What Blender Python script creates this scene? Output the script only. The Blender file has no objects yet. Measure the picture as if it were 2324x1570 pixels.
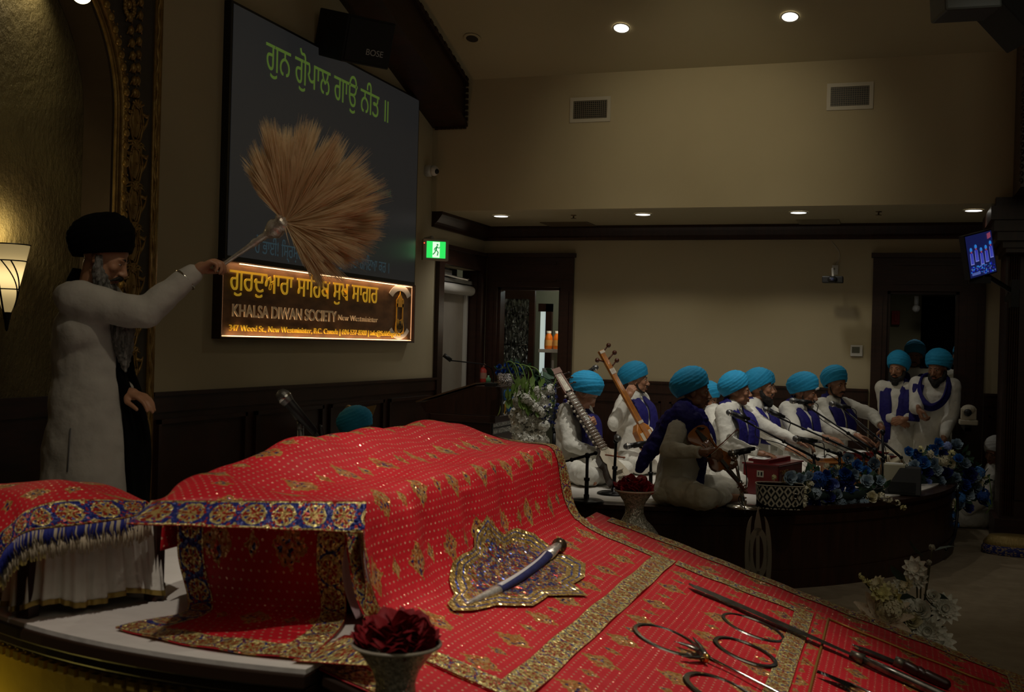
import bpy, bmesh, math, random
import numpy as np
from mathutils import Vector, Matrix, noise
random.seed(7)
R_=math.radians
SC=bpy.context.scene; COL=SC.collection
# ---------------- camera (2324x1570 frame) ----------------
FPX=2560.0; CAMZ=1.7
YAW=R_(18.93); RHO=R_(1.52); PIT=8/FPX
F0=Vector((-math.sin(YAW),math.cos(YAW),0)); R0=Vector((math.cos(YAW),math.sin(YAW),0)); Z0=Vector((0,0,1))
CF=F0*math.cos(PIT)-Z0*math.sin(PIT); U0=Z0*math.cos(PIT)+F0*math.sin(PIT)
CR=R0*math.cos(RHO)+U0*math.sin(RHO); CU=U0*math.cos(RHO)-R0*math.sin(RHO)
CAM=Vector((0,0,CAMZ))
cd=bpy.data.cameras.new('camera'); cam=bpy.data.objects.new('camera',cd); COL.objects.link(cam)
cam.matrix_world=Matrix(((CR.x,CU.x,-CF.x,0),(CR.y,CU.y,-CF.y,0),(CR.z,CU.z,-CF.z,CAMZ),(0,0,0,1)))
cd.sensor_width=36; cd.lens=FPX/2324*36; cd.clip_start=.05; cd.clip_end=100
cd.dof.use_dof=True; cd.dof.focus_distance=8.6; cd.dof.aperture_fstop=5.0
SC.camera=cam
def ray(px,py): return CF+CR*((px-1162)/FPX)-CU*((py-785)/FPX)
def P(px,py,d): return CAM+ray(px,py)*d                       # point seen at a pixel, at depth d
def onx(px,py,x): r=ray(px,py); return CAM+r*(x/r.x)
def ony(px,py,y): r=ray(px,py); return CAM+r*(y/r.y)
def onz(px,py,z): r=ray(px,py); return CAM+r*((z-CAMZ)/r.z)
# ---------------- world, exposure, main lights ----------------
SC.view_settings.view_transform='Standard'; SC.view_settings.look='None'
SC.view_settings.gamma=1; SC.view_settings.exposure=0; SC.view_settings.use_curve_mapping=False
wd=bpy.data.worlds.new('World'); SC.world=wd; wd.use_nodes=True
wd.node_tree.nodes['Background'].inputs[0].default_value=(1,.9,.68,1)
wd.node_tree.nodes['Background'].inputs[1].default_value=.004
def spot(loc,tgt,power,size=60,col=(1,.93,.8),rad=.06,blend=.6,name='ceiling_or_fill_spot'):
    l=bpy.data.lights.new(name,'SPOT'); l.energy=power; l.spot_size=R_(size); l.spot_blend=blend; l.color=col; l.shadow_soft_size=rad
    o=bpy.data.objects.new(name,l); COL.objects.link(o); o.location=loc
    o.rotation_euler=(Vector(tgt)-Vector(loc)).to_track_quat('-Z','Y').to_euler(); return o
def area(loc,tgt,power,sx,sy,col=(1,.93,.8),name='hall_fill_light'):
    l=bpy.data.lights.new(name,'AREA'); l.shape='RECTANGLE'; l.size=sx; l.size_y=sy; l.energy=power; l.color=col
    o=bpy.data.objects.new(name,l); COL.objects.link(o); o.location=loc
    o.rotation_euler=(Vector(tgt)-Vector(loc)).to_track_quat('-Z','Y').to_euler(); return o
WARM=(1,.92,.77)
# spot over the throne platform (above the frame), then an added near-side fill
spot((-.1,4.3,4.9),(-1.15,4.15,.8),330,46,WARM,.04,.8)
spot((-1.5,.9,4.7),(-2.1,3.0,.95),190,38,(1,.88,.74),.05,.8)
# stage lights, the last one an added fill for the flowers
spot((-1.2,7.6,4.9),(-1.9,9.2,.9),260,40,(1,.95,.84),.08,.9)
spot((.4,8.2,4.9),(-.95,10.0,.9),150,30,(1,.95,.84),.08,.9)
spot((.9,6.0,4.9),(.05,8.9,.85),60,40,(1,.95,.84),.08,.9)
# added fill spots: the bouquet by the lectern, then the attendant and his whisk
spot((-3.0,7.6,4.9),(-3.0,8.95,1.1),110,34,(1,.95,.84),.08,.9)
spot((-1.4,3.0,4.8),(-3.0,4.6,2.2),62,34,(1,.86,.62),.08,.9)
# added broad fill light over the hall, out of view
area((2.2,2.0,5.2),(-1.2,8.5,.5),26,5,5,(1,.9,.66))
# wash on the upper wall
spot((-1.5,7.9,4.6),(-1.8,11,3.25),75,70,(1,.88,.6),.2,1.0)
# ---------------- materials ----------------
MATS={}
def mat(name,col=(.5,.5,.5),rough=.6,metal=0,emis=None,estr=0,**kw):
    if name in MATS: return MATS[name]
    m=bpy.data.materials.new(name); m.use_nodes=True; b=m.node_tree.nodes['Principled BSDF']
    b.inputs['Base Color'].default_value=(*col,1); b.inputs['Roughness'].default_value=rough; b.inputs['Metallic'].default_value=metal
    if emis: b.inputs['Emission Color'].default_value=(*emis,1); b.inputs['Emission Strength'].default_value=estr
    for k,v in kw.items(): b.inputs[k.replace('_',' ')].default_value=v
    MATS[name]=m; return m
class NT:
    def __init__(s,m): s.m=m; s.t=m.node_tree; s.b=s.t.nodes['Principled BSDF']
    def n(s,ty,**p):
        x=s.t.nodes.new(ty)
        for k,v in p.items(): setattr(x,k,v)
        return x
    def link(s,a,b): s.t.links.new(a,b)
    def m_(s,op,a,b=None,c=None,clamp=False):
        x=s.n('ShaderNodeMath',operation=op); x.use_clamp=clamp
        for i,v in enumerate((a,b,c)):
            if v is None: continue
            if isinstance(v,(int,float)): x.inputs[i].default_value=v
            else: s.link(v,x.inputs[i])
        return x.outputs[0]
    def mix(s,f,a,b):
        x=s.n('ShaderNodeMix',data_type='RGBA')
        for sock,v in ((x.inputs[0],f),(x.inputs[6],a),(x.inputs[7],b)):
            if isinstance(v,(int,float)): sock.default_value=v
            elif isinstance(v,tuple): sock.default_value=(*v,1)
            else: s.link(v,sock)
        return x.outputs[2]
    def noise(s,scale,detail=3,vec=None,rough=.5):
        x=s.n('ShaderNodeTexNoise'); x.inputs['Scale'].default_value=scale; x.inputs['Detail'].default_value=detail; x.inputs['Roughness'].default_value=rough
        if vec is not None: s.link(vec,x.inputs['Vector'])
        return x.outputs['Fac']
    def coord(s,k='Object'): return s.n('ShaderNodeTexCoord').outputs[k]
    def scalev(s,v,sc):
        x=s.n('ShaderNodeMapping'); s.link(v,x.inputs['Vector']); x.inputs['Scale'].default_value=sc; return x.outputs[0]
    def ramp(s,f,stops,interp='LINEAR'):
        x=s.n('ShaderNodeValToRGB'); x.color_ramp.interpolation=interp; e=x.color_ramp.elements
        while len(e)<len(stops): e.new(.5)
        for i,(p,c) in enumerate(stops): e[i].position=p; e[i].color=(*c,1)
        s.link(f,x.inputs[0]); return x.outputs[0]
    def bump(s,h,st,dist=.01):
        x=s.n('ShaderNodeBump'); x.inputs['Strength'].default_value=st; x.inputs['Distance'].default_value=dist; s.link(h,x.inputs['Height'])
        s.link(x.outputs[0],s.b.inputs['Normal']); return x
    def base(s,c): s.link(c,s.b.inputs['Base Color'])
def noisy(name,c1,c2,scale=6,rough=.6,metal=0,bump=.3,bscale=None,stretch=(1,1,1),bdist=.01,**kw):
    if name in MATS: return MATS[name]
    m=mat(name,c1,rough,metal,**kw); t=NT(m); v=t.scalev(t.coord(),stretch)
    f=t.noise(scale,4,v); t.base(t.ramp(f,[(.3,c1),(.7,c2)]))
    if bump: t.bump(t.noise(bscale or scale*4,3,v),bump,bdist)
    return m
WALL=noisy('wall_paint',(.46,.385,.245),(.49,.415,.265),1.5,.85,0,.15,120,bdist=.002)
CEILM=noisy('ceiling_paint',(.44,.38,.23),(.47,.40,.25),1.2,.9,0,.1,90,bdist=.002)
WOOD=noisy('dark_mahogany',(.019,.0065,.0035),(.038,.012,.006),4,.42,0,.15,30,(1,1,8),bdist=.003)
WOODH=noisy('dark_mahogany_rail',(.020,.007,.0035),(.040,.0125,.006),4,.38,0,.15,30,(8,1,1),bdist=.003)
CARPET=noisy('beige_carpet',(.24,.185,.115),(.31,.245,.16),9,1,0,.8,260,bdist=.006)
SHEET=noisy('white_sheet_cloth',(.62,.59,.55),(.70,.67,.63),3,.9,0,.5,9,bdist=.02)
WHITE=noisy('white_cotton',(.66,.64,.57),(.76,.74,.67),8,.9,0,.5,16,bdist=.02)
OFFW=noisy('off_white_cotton',(.55,.52,.44),(.62,.59,.51),8,.9,0,.5,16,bdist=.02)
NAVY=noisy('navy_cloth',(.004,.001,.105),(.006,.002,.155),10,.75,0,.6,20,bdist=.02)
TURQ=noisy('turquoise_turban_cloth',(.011,.27,.52),(.015,.34,.64),7,.8,0,.4,40,bdist=.008)
BLACKC=noisy('black_cloth',(.002,.002,.0025),(.004,.004,.005),8,1,0,.4,20,bdist=.01,Specular_IOR_Level=.1)
BLACK=mat('black_plastic',(.008,.008,.009),.45)
BLACKM=mat('black_metal',(.012,.012,.013),.35,.6)
CHROME=mat('chrome',(.75,.73,.70),.18,1)
STEEL=noisy('polished_steel',(.40,.39,.36),(.62,.60,.56),14,.2,1,.1,60,bdist=.002)
GOLD=noisy('gilt_carving',(.24,.14,.035),(.42,.27,.08),14,.38,.45,.5,60,bdist=.006)
SKIN=[noisy('skin_tone_%d'%i,tuple(c*.88 for c in col),col,9,.5,0,.12,160,bdist=.002,Subsurface_Weight=.0) for i,col in enumerate([(.42,.20,.11),(.33,.155,.085),(.25,.115,.06),(.46,.235,.14)])]
HAIR=noisy('black_hair',(.006,.005,.004),(.014,.011,.009),30,.7,0,.8,120,(1,1,.2),bdist=.006)
GREYHAIR=noisy('grey_beard_hair',(.05,.05,.048),(.34,.33,.32),26,.7,0,.9,90,(3,3,.25),bdist=.01)
LIPM=mat('lips',(.28,.09,.07),.5)
EYEW=mat('eye_white',(.55,.52,.48),.3); EYED=mat('eye_iris',(.01,.007,.005),.2)
LEAF=noisy('green_leaf',(.10,.19,.03),(.19,.31,.06),8,.6,0,.2); LEAFD=noisy('dark_green_leaf',(.02,.06,.03),(.04,.10,.05),8,.6,0,.2)
# ---------------- mesh building ----------------
def frame_from(d,up=Vector((0,0,1))):
    d=Vector(d).normalized(); s=d.cross(up)
    if s.length<1e-4: s=d.cross(Vector((0,1,0)))
    s.normalize(); u=s.cross(d).normalized(); return d,s,u
class G:
    def __init__(s): s.v=[]; s.f=[]; s.mi=[]; s.cur=0; s.uv=None
    def add(s,vs,fs):
        o=len(s.v); s.v+= [tuple(x) for x in vs]; s.f+=[tuple(i+o for i in f) for f in fs]; s.mi+=[s.cur]*len(fs)
    def box(s,c,size,rot=None):
        c=Vector(c); hx,hy,hz=[a/2 for a in size]; vs=[]
        for x in (-hx,hx):
            for y in (-hy,hy):
                for z in (-hz,hz):
                    p=Vector((x,y,z)); p=(rot@p if rot is not None else p)+c; vs.append(p)
        s.add(vs,[(0,1,3,2),(4,6,7,5),(0,4,5,1),(2,3,7,6),(0,2,6,4),(1,5,7,3)]); return s
    def bx(s,a,b): return s.box([(x+y)/2 for x,y in zip(a,b)],[abs(x-y) for x,y in zip(a,b)])
    def tube(s,pts,rad,n=10,cap=True,flat=1.0,up=Vector((0,0,1))):
        pts=[Vector(p) for p in pts]; 
        if isinstance(rad,(int,float)): rad=[rad]*len(pts)
        rings=[]; prev=None
        for i,p in enumerate(pts):
            d=(pts[min(i+1,len(pts)-1)]-pts[max(i-1,0)])
            if d.length<1e-9: d=Vector((0,0,1))
            d.normalize()
            if prev is None: _,a,b=frame_from(d,up)
            else:
                a=prev-d*prev.dot(d)
                if a.length<1e-6: _,a,b=frame_from(d,up)
                a.normalize(); b=a.cross(d).normalized()
            prev=a
            rings.append([p+(a*math.cos(t)+b*math.sin(t)*flat)*rad[i] for t in (2*math.pi*k/n for k in range(n))])
        vs=[q for r in rings for q in r]; fs=[]
        for i in range(len(pts)-1):
            for k in range(n): fs.append((i*n+k,i*n+(k+1)%n,(i+1)*n+(k+1)%n,(i+1)*n+k))
        if cap: fs.append(tuple(range(n-1,-1,-1))); fs.append(tuple((len(pts)-1)*n+k for k in range(n)))
        s.add(vs,fs); return s
    def caps(s,a,b,r0,r1,n=10):           # tapered limb with rounded ends
        a=Vector(a); b=Vector(b); d=b-a; L=d.length
        if L<1e-6: return s.ell(a,(r0,r0,r0))
        d/=L; pts=[];rs=[]
        for t in (-1,-.85,-.5,0): pts.append(a+d*r0*t*.98); rs.append(r0*math.sqrt(max(.02,1-t*t)))
        for t in (.33,.66): pts.append(a+d*L*t); rs.append(r0+(r1-r0)*t)
        for t in (0,.5,.85,1): pts.append(b+d*r1*t*.98); rs.append(r1*math.sqrt(max(.02,1-t*t)))
        return s.tube(pts,rs,n)
    def ell(s,c,r,rot=None,nu=14,nv=9):
        c=Vector(c); vs=[]
        def tr(p): return (rot@p if rot is not None else p)+c
        vs.append(tr(Vector((0,0,-r[2]))))
        for j in range(1,nv):
            ph=-math.pi/2+math.pi*j/nv
            for i in range(nu):
                t=2*math.pi*i/nu; vs.append(tr(Vector((r[0]*math.cos(ph)*math.cos(t),r[1]*math.cos(ph)*math.sin(t),r[2]*math.sin(ph)))))
        vs.append(tr(Vector((0,0,r[2])))); fs=[]
        for i in range(nu): fs.append((0,1+(i+1)%nu,1+i))
        for j in range(nv-2):
            for i in range(nu):
                a=1+j*nu+i; b=1+j*nu+(i+1)%nu; fs.append((a,b,b+nu,a+nu))
        l=len(vs)-1; o=1+(nv-2)*nu
        for i in range(nu): fs.append((o+i,o+(i+1)%nu,l))
        s.add(vs,fs); return s
    def lathe(s,prof,c=(0,0,0),n=32,axis=None,sx=1,sy=1):   # prof: [(r,z)]
        c=Vector(c); rot=axis; vs=[]
        for r,z in prof:
            for k in range(n):
                t=2*math.pi*k/n; p=Vector((r*math.cos(t)*sx,r*math.sin(t)*sy,z)); vs.append((rot@p if rot is not None else p)+c)
        fs=[(i*n+k,i*n+(k+1)%n,(i+1)*n+(k+1)%n,(i+1)*n+k) for i in range(len(prof)-1) for k in range(n)]
        s.add(vs,fs); return s
    def grid(s,fn,nu,nv,closeu=False):
        vs=[fn(i/(nu if closeu else nu-1),j/(nv-1)) for j in range(nv) for i in range(nu)]
        fs=[]
        for j in range(nv-1):
            for i in range(nu if closeu else nu-1):
                a=j*nu+i; b=j*nu+(i+1)%nu; fs.append((a,b,b+nu,a+nu))
        s.add(vs,fs); return s
    def prism(s,poly,d):                  # poly: 3D points, extruded by vector d
        n=len(poly); d=Vector(d); vs=[Vector(p) for p in poly]+[Vector(p)+d for p in poly]
        s.add(vs,[tuple(range(n-1,-1,-1)),tuple(range(n,2*n))]+[(i,(i+1)%n,n+(i+1)%n,n+i) for i in range(n)]); return s
    def sweep(s,pts,wid,thk,nrm,n=14,rip=0,ripf=5,seed=0):   # flattened strip
        pts=[Vector(p) for p in pts]; L=len(pts); rings=[]
        for i,p in enumerate(pts):
            d=(pts[min(i+1,L-1)]-pts[max(i-1,0)]).normalized(); nn=Vector(nrm[i]); nn=(nn-d*nn.dot(d)).normalized(); sd=d.cross(nn)
            w=wid[i] if hasattr(wid,'__len__') else wid; t=thk[i] if hasattr(thk,'__len__') else thk
            ring=[]
            for k in range(n):
                a=2*math.pi*k/n; q=math.cos(a); h=math.sin(a)
                r=rip*math.sin(q*ripf+seed+i*.35)+rip*.5*math.sin(q*ripf*2.3+seed*2-i*.2)
                ring.append(p+sd*q*w/2+nn*(h*t/2+r))
            rings.append(ring)
        vs=[q for r in rings for q in r]; fs=[(i*n+k,i*n+(k+1)%n,(i+1)*n+(k+1)%n,(i+1)*n+k) for i in range(L-1) for k in range(n)]
        fs+= [tuple(range(n-1,-1,-1)),tuple((L-1)*n+k for k in range(n))]; s.add(vs,fs); return s
    def tf(s,M):
        s.v=[tuple(M@Vector(p)) for p in s.v]; return s
    def build(s,name,m,parent=None,smooth=True,origin=None,bevel=0,label=None,solid=0,subd=0,remesh=0,sm=0,disp=None):
        me=bpy.data.meshes.new(name); o=bpy.data.objects.new(name,me); COL.objects.link(o)
        og=Vector(origin) if origin is not None else (parent_world(parent) if parent else (Vector(np.mean(np.array(s.v),axis=0)) if s.v else Vector((0,0,0))))
        me.from_pydata([tuple(Vector(p)-og) for p in s.v],[],s.f); me.validate(clean_customdata=False)
        ms=m if isinstance(m,(list,tuple)) else [m]
        for q in ms: me.materials.append(q)
        if len(ms)>1 and len(me.polygons)==len(s.mi): me.polygons.foreach_set('material_index',s.mi)
        if smooth: me.polygons.foreach_set('use_smooth',[True]*len(me.polygons))
        if parent is not None: o.parent=parent; o.location=og-parent_world(parent)
        else: o.location=og
        if s.uv is not None:
            l=me.uv_layers.new(name='UVMap'); vi=np.zeros(len(me.loops),int); me.loops.foreach_get('vertex_index',vi)
            l.data.foreach_set('uv',np.array(s.uv)[vi].ravel())
        if remesh:
            r=o.modifiers.new('r','REMESH'); r.mode='VOXEL'; r.voxel_size=remesh; r.use_smooth_shade=True
        if sm: r=o.modifiers.new('s','SMOOTH'); r.iterations=sm; r.factor=.5
        if disp:
            tx=bpy.data.textures.new(name,'CLOUDS'); tx.noise_scale=disp[1]; tx.noise_depth=2
            r=o.modifiers.new('d','DISPLACE'); r.texture=tx; r.strength=disp[0]; r.mid_level=.5
            r.texture_coords='GLOBAL'
        if solid: r=o.modifiers.new('t','SOLIDIFY'); r.thickness=solid; r.offset=-1
        if bevel: r=o.modifiers.new('b','BEVEL'); r.width=bevel; r.segments=2; r.limit_method='ANGLE'; r.angle_limit=R_(40); me.polygons.foreach_set('use_smooth',[False]*len(me.polygons))
        if subd: r=o.modifiers.new('u','SUBSURF'); r.levels=subd; r.render_levels=subd
        if not smooth and not bevel: pass
        if label: o['label']=label
        return o
def parent_world(p):
    v=Vector((0,0,0))
    while p is not None: v+=p.location; p=p.parent
    return v
def thing(name,label,cat,loc,group=None):
    o=bpy.data.objects.new(name,None); COL.objects.link(o); o.location=loc; o.empty_display_size=.1
    o['label']=label; o['category']=cat
    if group: o['group']=group
    return o
def tag(o,label,cat,group=None,kind=None):
    o['label']=label; o['category']=cat
    if group: o['group']=group
    if kind: o['kind']=kind
    return o
def struct(o): o['kind']='structure'; return o
def smoothpts(pts,n=8):
    pts=[Vector(p) for p in pts]; out=[]
    for i in range(len(pts)-1):
        p0=pts[max(i-1,0)];p1=pts[i];p2=pts[i+1];p3=pts[min(i+2,len(pts)-1)]
        for k in range(n):
            t=k/n; out.append(.5*((2*p1)+(p2-p0)*t+(2*p0-5*p1+4*p2-p3)*t*t+(3*p1-p0-3*p2+p3)*t**3))
    out.append(pts[-1]); return out
def text(body,size,mtx,m,name,parent,extr=.002,off=0,align='LEFT',label=None,sx=1):
    c=bpy.data.curves.new(name,'FONT'); c.body=body; c.size=size; c.extrude=extr; c.offset=off; c.align_x=align
    tmp=bpy.data.objects.new('tmp',c); COL.objects.link(tmp)
    dg=bpy.context.evaluated_depsgraph_get(); dg.update(); me=bpy.data.meshes.new_from_object(tmp.evaluated_get(dg))
    bpy.data.objects.remove(tmp)
    me.transform(Matrix.Diagonal((sx,1,1,1))); me.transform(Matrix.Translation(-parent_world(parent))@mtx)
    me.materials.clear(); me.materials.append(m)
    o=bpy.data.objects.new(name,me); COL.objects.link(o); o.parent=parent
    if label: o['label']=label
    return o
# ================= the room =================
def poly_wall(name,poly,d,m,holes=False): 
    g=G(); g.prism(poly,d); o=g.build(name,m,smooth=False); return struct(o)
g=G(); g.bx((-5.2,-3,-.1),(6,19,0)); struct(g.build('floor',CARPET,smooth=False))
XW=-4.7; YU=10.95; YB=12.6; ZS=3.06
NC=(4.83,3.05); NR=1.0
arc=[(NC[0]-NR*math.cos(math.pi*i/28),NC[1]+NR*math.sin(math.pi*i/28)) for i in range(29)]
pw=[(-3,0),(3.83,0)]+arc+[(5.83,0),(11.26,0),(11.26,2.53),(12.40,2.53),(12.40,0),(12.75,0),(12.75,7.4),(-3,7.4)]
poly_wall('wall_left',[(XW,y,z) for y,z in pw],(-.18,0,0),WALL)
# textured niche back
GPL=mat('textured_gold_plaster',(.15,.115,.045),.55,.25); t=NT(GPL); v=t.coord()
t.base(t.ramp(t.noise(2.2,5,v),[(.3,(.09,.065,.028)),(.7,(.20,.16,.07))]))
vv=t.scalev(v,(1,1,.55)); h=t.m_('ADD',t.noise(34,5,vv,.7),t.m_('MULTIPLY',t.noise(9,3,vv),.8)); t.bump(h,1,.02)
g=G(); g.bx((-4.98,3.6,1.3),(-4.88,6.05,4.3)); struct(g.build('wall_niche',GPL,smooth=False))
g=G(); g.bx((-4.98,3.6,0),(-4.86,6.05,1.28)); g.bx((-4.86,3.83,1.18),(-4.84,5.83,1.30)); struct(g.build('baseboard_niche',WOOD,smooth=False))
pb=[(-4.9,0),(-4.51,0),(-4.51,2.35),(-3.73,2.35),(-3.73,0),(-.13,0),(-.13,2.35),(.58,2.35),(.58,0),(3,0),(3,ZS),(-4.9,ZS)]
poly_wall('wall_back',[(x,YB,z) for x,z in pb],(0,.14,0),WALL)
g=G(); g.bx((-4.9,YU,ZS),(3,YU+.12,4.44)); struct(g.build('wall_upper',WALL,smooth=False))
g=G(); g.bx((-4.9,YU+.12,ZS),(3,YB+.2,ZS+.08)); struct(g.build('ceiling_soffit',CEILM,smooth=False))
SL=.335
def cz(y): return 4.42+SL*(YU-y)
g=G(); g.prism([(-4.9,YU+.12,cz(YU+.12)),(-4.9,3.5,cz(3.5)),(-4.9,3.5,cz(3.5)+.1),(-4.9,YU+.12,cz(YU+.12)+.1)],(10.9,0,0))
g.prism([(-4.9,3.5,cz(3.5)),(-4.9,-3,cz(3.5)-1.9),(-4.9,-3,cz(3.5)-1.8),(-4.9,3.5,cz(3.5)+.1)],(10.9,0,0)); struct(g.build('ceiling',CEILM,smooth=False))
# sloping timber on the left wall
g=G(); y1=3.5
def tim(a,b,zt,zb,x0,x1,g=g): g.prism([(x0,a,cz(a)-zb),(x0,b,cz(b)-zb),(x0,b,cz(b)-zt),(x0,a,cz(a)-zt)],(x1-x0,0,0))
tim(YU,y1,0,.49,XW,-4.34); tim(YU-.01,y1,.0,.05,-4.34,-4.31); tim(YU-.01,y1,.44,.49,-4.34,-4.31)
for i in range(46):
    y=YU-.05-i*.12
    g.box((-4.315,y,cz(y)-.006),(.03,.06,.035)); 
for i in range(8): g.box((-4.32,YU-.02,cz(YU)-.05-i*.06),(.035,.03,.035)); g.box((-4.65+i*.045,YU-.02,cz(YU)-.495),(.03,.03,.03))
struct(g.build('trim_1',WOOD,smooth=False))
# crown moulding under the soffit
g=G(); pr=[(0,0),(.03,0),(.035,.03),(.06,.05),(.10,.10),(.12,.13),(.12,.16),(0,.16)]
g.prism([(XW+a,YU+.03,ZS-.16+b) for a,b in pr],(0,YB-YU,0)); g.prism([(-4.9,YB-a,ZS-.16+b) for a,b in pr][::-1],(6.5,0,0))
struct(g.build('trim_2',WOODH,smooth=False))
# wainscot
def wains_left(y0,y1,name):
    g=G(); x=XW; g.bx((x,y0,0),(x+.02,y1,1.30)); g.bx((x,y0,1.17),(x+.035,y1,1.30)); g.bx((x,y0,1.28),(x+.05,y1,1.305)); g.bx((x,y0,0),(x+.04,y1,.14))
    n=max(1,round((y1-y0)/1.35)); w=(y1-y0)/n
    for i in range(n):
        a=y0+i*w+.06; b=y0+(i+1)*w-.06
        for p,q in (((x,a,1.09),(x+.045,b,1.12)),((x,a,.2),(x+.045,b,.23)),((x,a,.2),(x+.045,a+.03,1.12)),((x,b-.03,.2),(x+.045,b,1.12))): g.bx(p,q)
    return struct(g.build(name,WOODH,smooth=False))
wains_left(6.30,11.12,'baseboard_left')
def wains_back(x0,x1,name):
    g=G(); y=YB; g.bx((x0,y-.02,0),(x1,y,1.30)); g.bx((x0,y-.035,1.17),(x1,y,1.30)); g.bx((x0,y-.05,1.28),(x1,y,1.305)); g.bx((x0,y-.04,0),(x1,y,.14))
    n=max(1,round((x1-x0)/1.1)); w=(x1-x0)/n
    for i in range(n):
        a=x0+i*w+.05; b=x0+(i+1)*w-.05
        for z in (1.06,.2): g.bx((a,y-.04,z),(b,y,z+.025))
        for q in (a,b-.025): g.bx((q,y-.04,.2),(q+.025,y,1.08))
    return struct(g.build(name,WOODH,smooth=False))
wains_back(-3.56,-.30,'baseboard_back'); wains_back(.84,3,'baseboard_back_right')
# doors ------------------------------------------------
def frame_back(name,xo0,xo1,xi0,xi1,zi,zo):
    g=G(); y=YB
    for a,b in ((xo0,xi0),(xi1,xo1)): g.bx((a,y-.05,0),(b,y+.02,zi)); g.bx((a+(b-a)*.3,y-.065,.1),(b-(b-a)*.3,y-.04,zi-.05))
    g.bx((xo0,y-.05,zi),(xo1,y+.02,zo)); g.bx((xo0-.02,y-.08,zo-.05),(xo1+.02,y,zo)); g.bx((xi0+.05,y-.065,zi+.07),(xi1-.05,y-.04,zi+.09)); g.bx((xi0+.05,y-.065,zo-.13),(xi1-.05,y-.04,zo-.11))
    for q in (xi0,xi1-.03): g.bx((q,y,0),(q+.03,y+.16,zi))
    g.bx((xi0,y,zi-.03),(xi1,y+.16,zi)); return struct(g.build(name,WOOD,smooth=False))
d2=frame_back('door_2',-4.64,-3.58,-4.51,-3.73,2.35,2.75); d3=frame_back('door_3',-.28,.83,-.13,.58,2.35,2.75)
g=G(); x=XW
for a,b in ((11.12,11.26),(12.40,12.55)): g.bx((x-.02,a,0),(x+.05,b,2.53))
g.bx((x-.02,11.12,2.53),(x+.05,12.55,2.74)); g.bx((x-.02,11.1,2.70),(x+.08,12.57,2.74))
for q in (11.26,12.37): g.bx((x-.18,q,0),(x,q+.03,2.53))
d1=struct(g.build('door_1',WOOD,smooth=False))
g=G(); g.bx((x-.17,11.29,0),(x-.12,12.37,2.36)); LEAFM=noisy('grey_brown_door_leaf',(.26,.22,.18),(.31,.27,.22),3,.8); g.build('door_leaf',LEAFM,d1,smooth=False)
g=G(); g.bx((x-.12,12.27,.4),(x-.09,12.34,2.3)); g.build('edge_strip',mat('white_plastic',(.62,.60,.56),.5),d1,smooth=False,label='white vertical strip on the door edge')
g=G(); g.tube([(x-.07,11.29,2.29),(x-.07,12.36,2.29)],.06,16); g.build('blind_roll',mat('white_plastic'),d1,label='white rolled blind across the door top')
g=G(); g.box((x-.08,11.55,2.45),(.08,.28,.07)); g.tube([(x-.05,11.5,2.43),(x+.02,12.0,2.40)],.012,8); g.tube([(x+.02,12.0,2.40),(x-.06,12.25,2.42)],.012,8); g.bx((x-.12,11.3,2.36),(x-.05,12.36,2.40)); g.build('door_closer',mat('brushed_metal',(.45,.44,.42),.4,.8),d1,smooth=False)
# back rooms
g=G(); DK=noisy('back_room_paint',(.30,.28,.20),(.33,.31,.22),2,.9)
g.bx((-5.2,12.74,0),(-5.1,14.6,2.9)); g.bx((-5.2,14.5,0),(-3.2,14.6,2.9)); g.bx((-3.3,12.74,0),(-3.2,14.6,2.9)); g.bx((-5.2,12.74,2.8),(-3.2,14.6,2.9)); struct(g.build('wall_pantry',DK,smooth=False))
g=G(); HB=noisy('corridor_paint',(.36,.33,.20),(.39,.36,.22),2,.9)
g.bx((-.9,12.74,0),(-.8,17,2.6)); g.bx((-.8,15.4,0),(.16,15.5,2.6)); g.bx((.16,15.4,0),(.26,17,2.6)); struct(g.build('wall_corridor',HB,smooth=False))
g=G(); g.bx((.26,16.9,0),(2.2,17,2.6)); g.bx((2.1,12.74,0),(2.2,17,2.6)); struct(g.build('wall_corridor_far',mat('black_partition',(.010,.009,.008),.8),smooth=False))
g=G(); g.bx((-.9,12.74,2.5),(2.2,17,2.6)); struct(g.build('ceiling_corridor',CEILM,smooth=False))
# leaded glass inner door seen through door 2
o=thing('inner_door','dark wooden door with a tall leaded glass pane in the room behind the left doorway','door',(-4.45,13.2,0))
g=G()
for a,b in (((-4.78,13.18,0),(-4.63,13.23,2.35)),((-4.31,13.18,0),(-4.24,13.23,2.35)),((-4.63,13.18,2.24),(-4.31,13.23,2.35)),((-4.63,13.18,0),(-4.31,13.23,1.1))): g.bx(a,b)
g.build('door_frame',WOOD,o,smooth=False)
LG=mat('leaded_glass',(.10,.11,.11),.12,.5); t=NT(LG); vo=t.n('ShaderNodeTexVoronoi'); vo.feature='F1'; vo.inputs['Scale'].default_value=26; t.link(t.scalev(t.coord(),(1,1,.55)),vo.inputs['Vector'])
t.base(t.ramp(vo.outputs['Distance'],[(.2,(.02,.02,.02)),(.5,(.16,.18,.18))])); t.bump(vo.outputs['Distance'],1,.03)
g=G(); g.bx((-4.63,13.2,1.1),(-4.31,13.21,2.24)); g.build('glass_pane',LG,o,smooth=False,label='leaded bevelled glass pane')
g=G()
for z in (1.3,1.67,2.05): g.bx((-4.63,13.19,z),(-4.31,13.2,z+.012))
for i in range(9):
    c=(-4.47,13.19,1.2+i*.12); pts=[(c[0]+.13*math.cos(a)*(1 if i%2 else .5),13.19,c[2]+.11*math.sin(a)) for a in [k*math.pi/8 for k in range(17)]]; g.tube(pts,.004,6)
g.build('lead_lines',mat('lead',(.10,.10,.10),.3,.9),o)
LS=mat('window_daylight',(.8,.85,.8),.5,emis=(.75,.9,.85),estr=.45)
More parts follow.
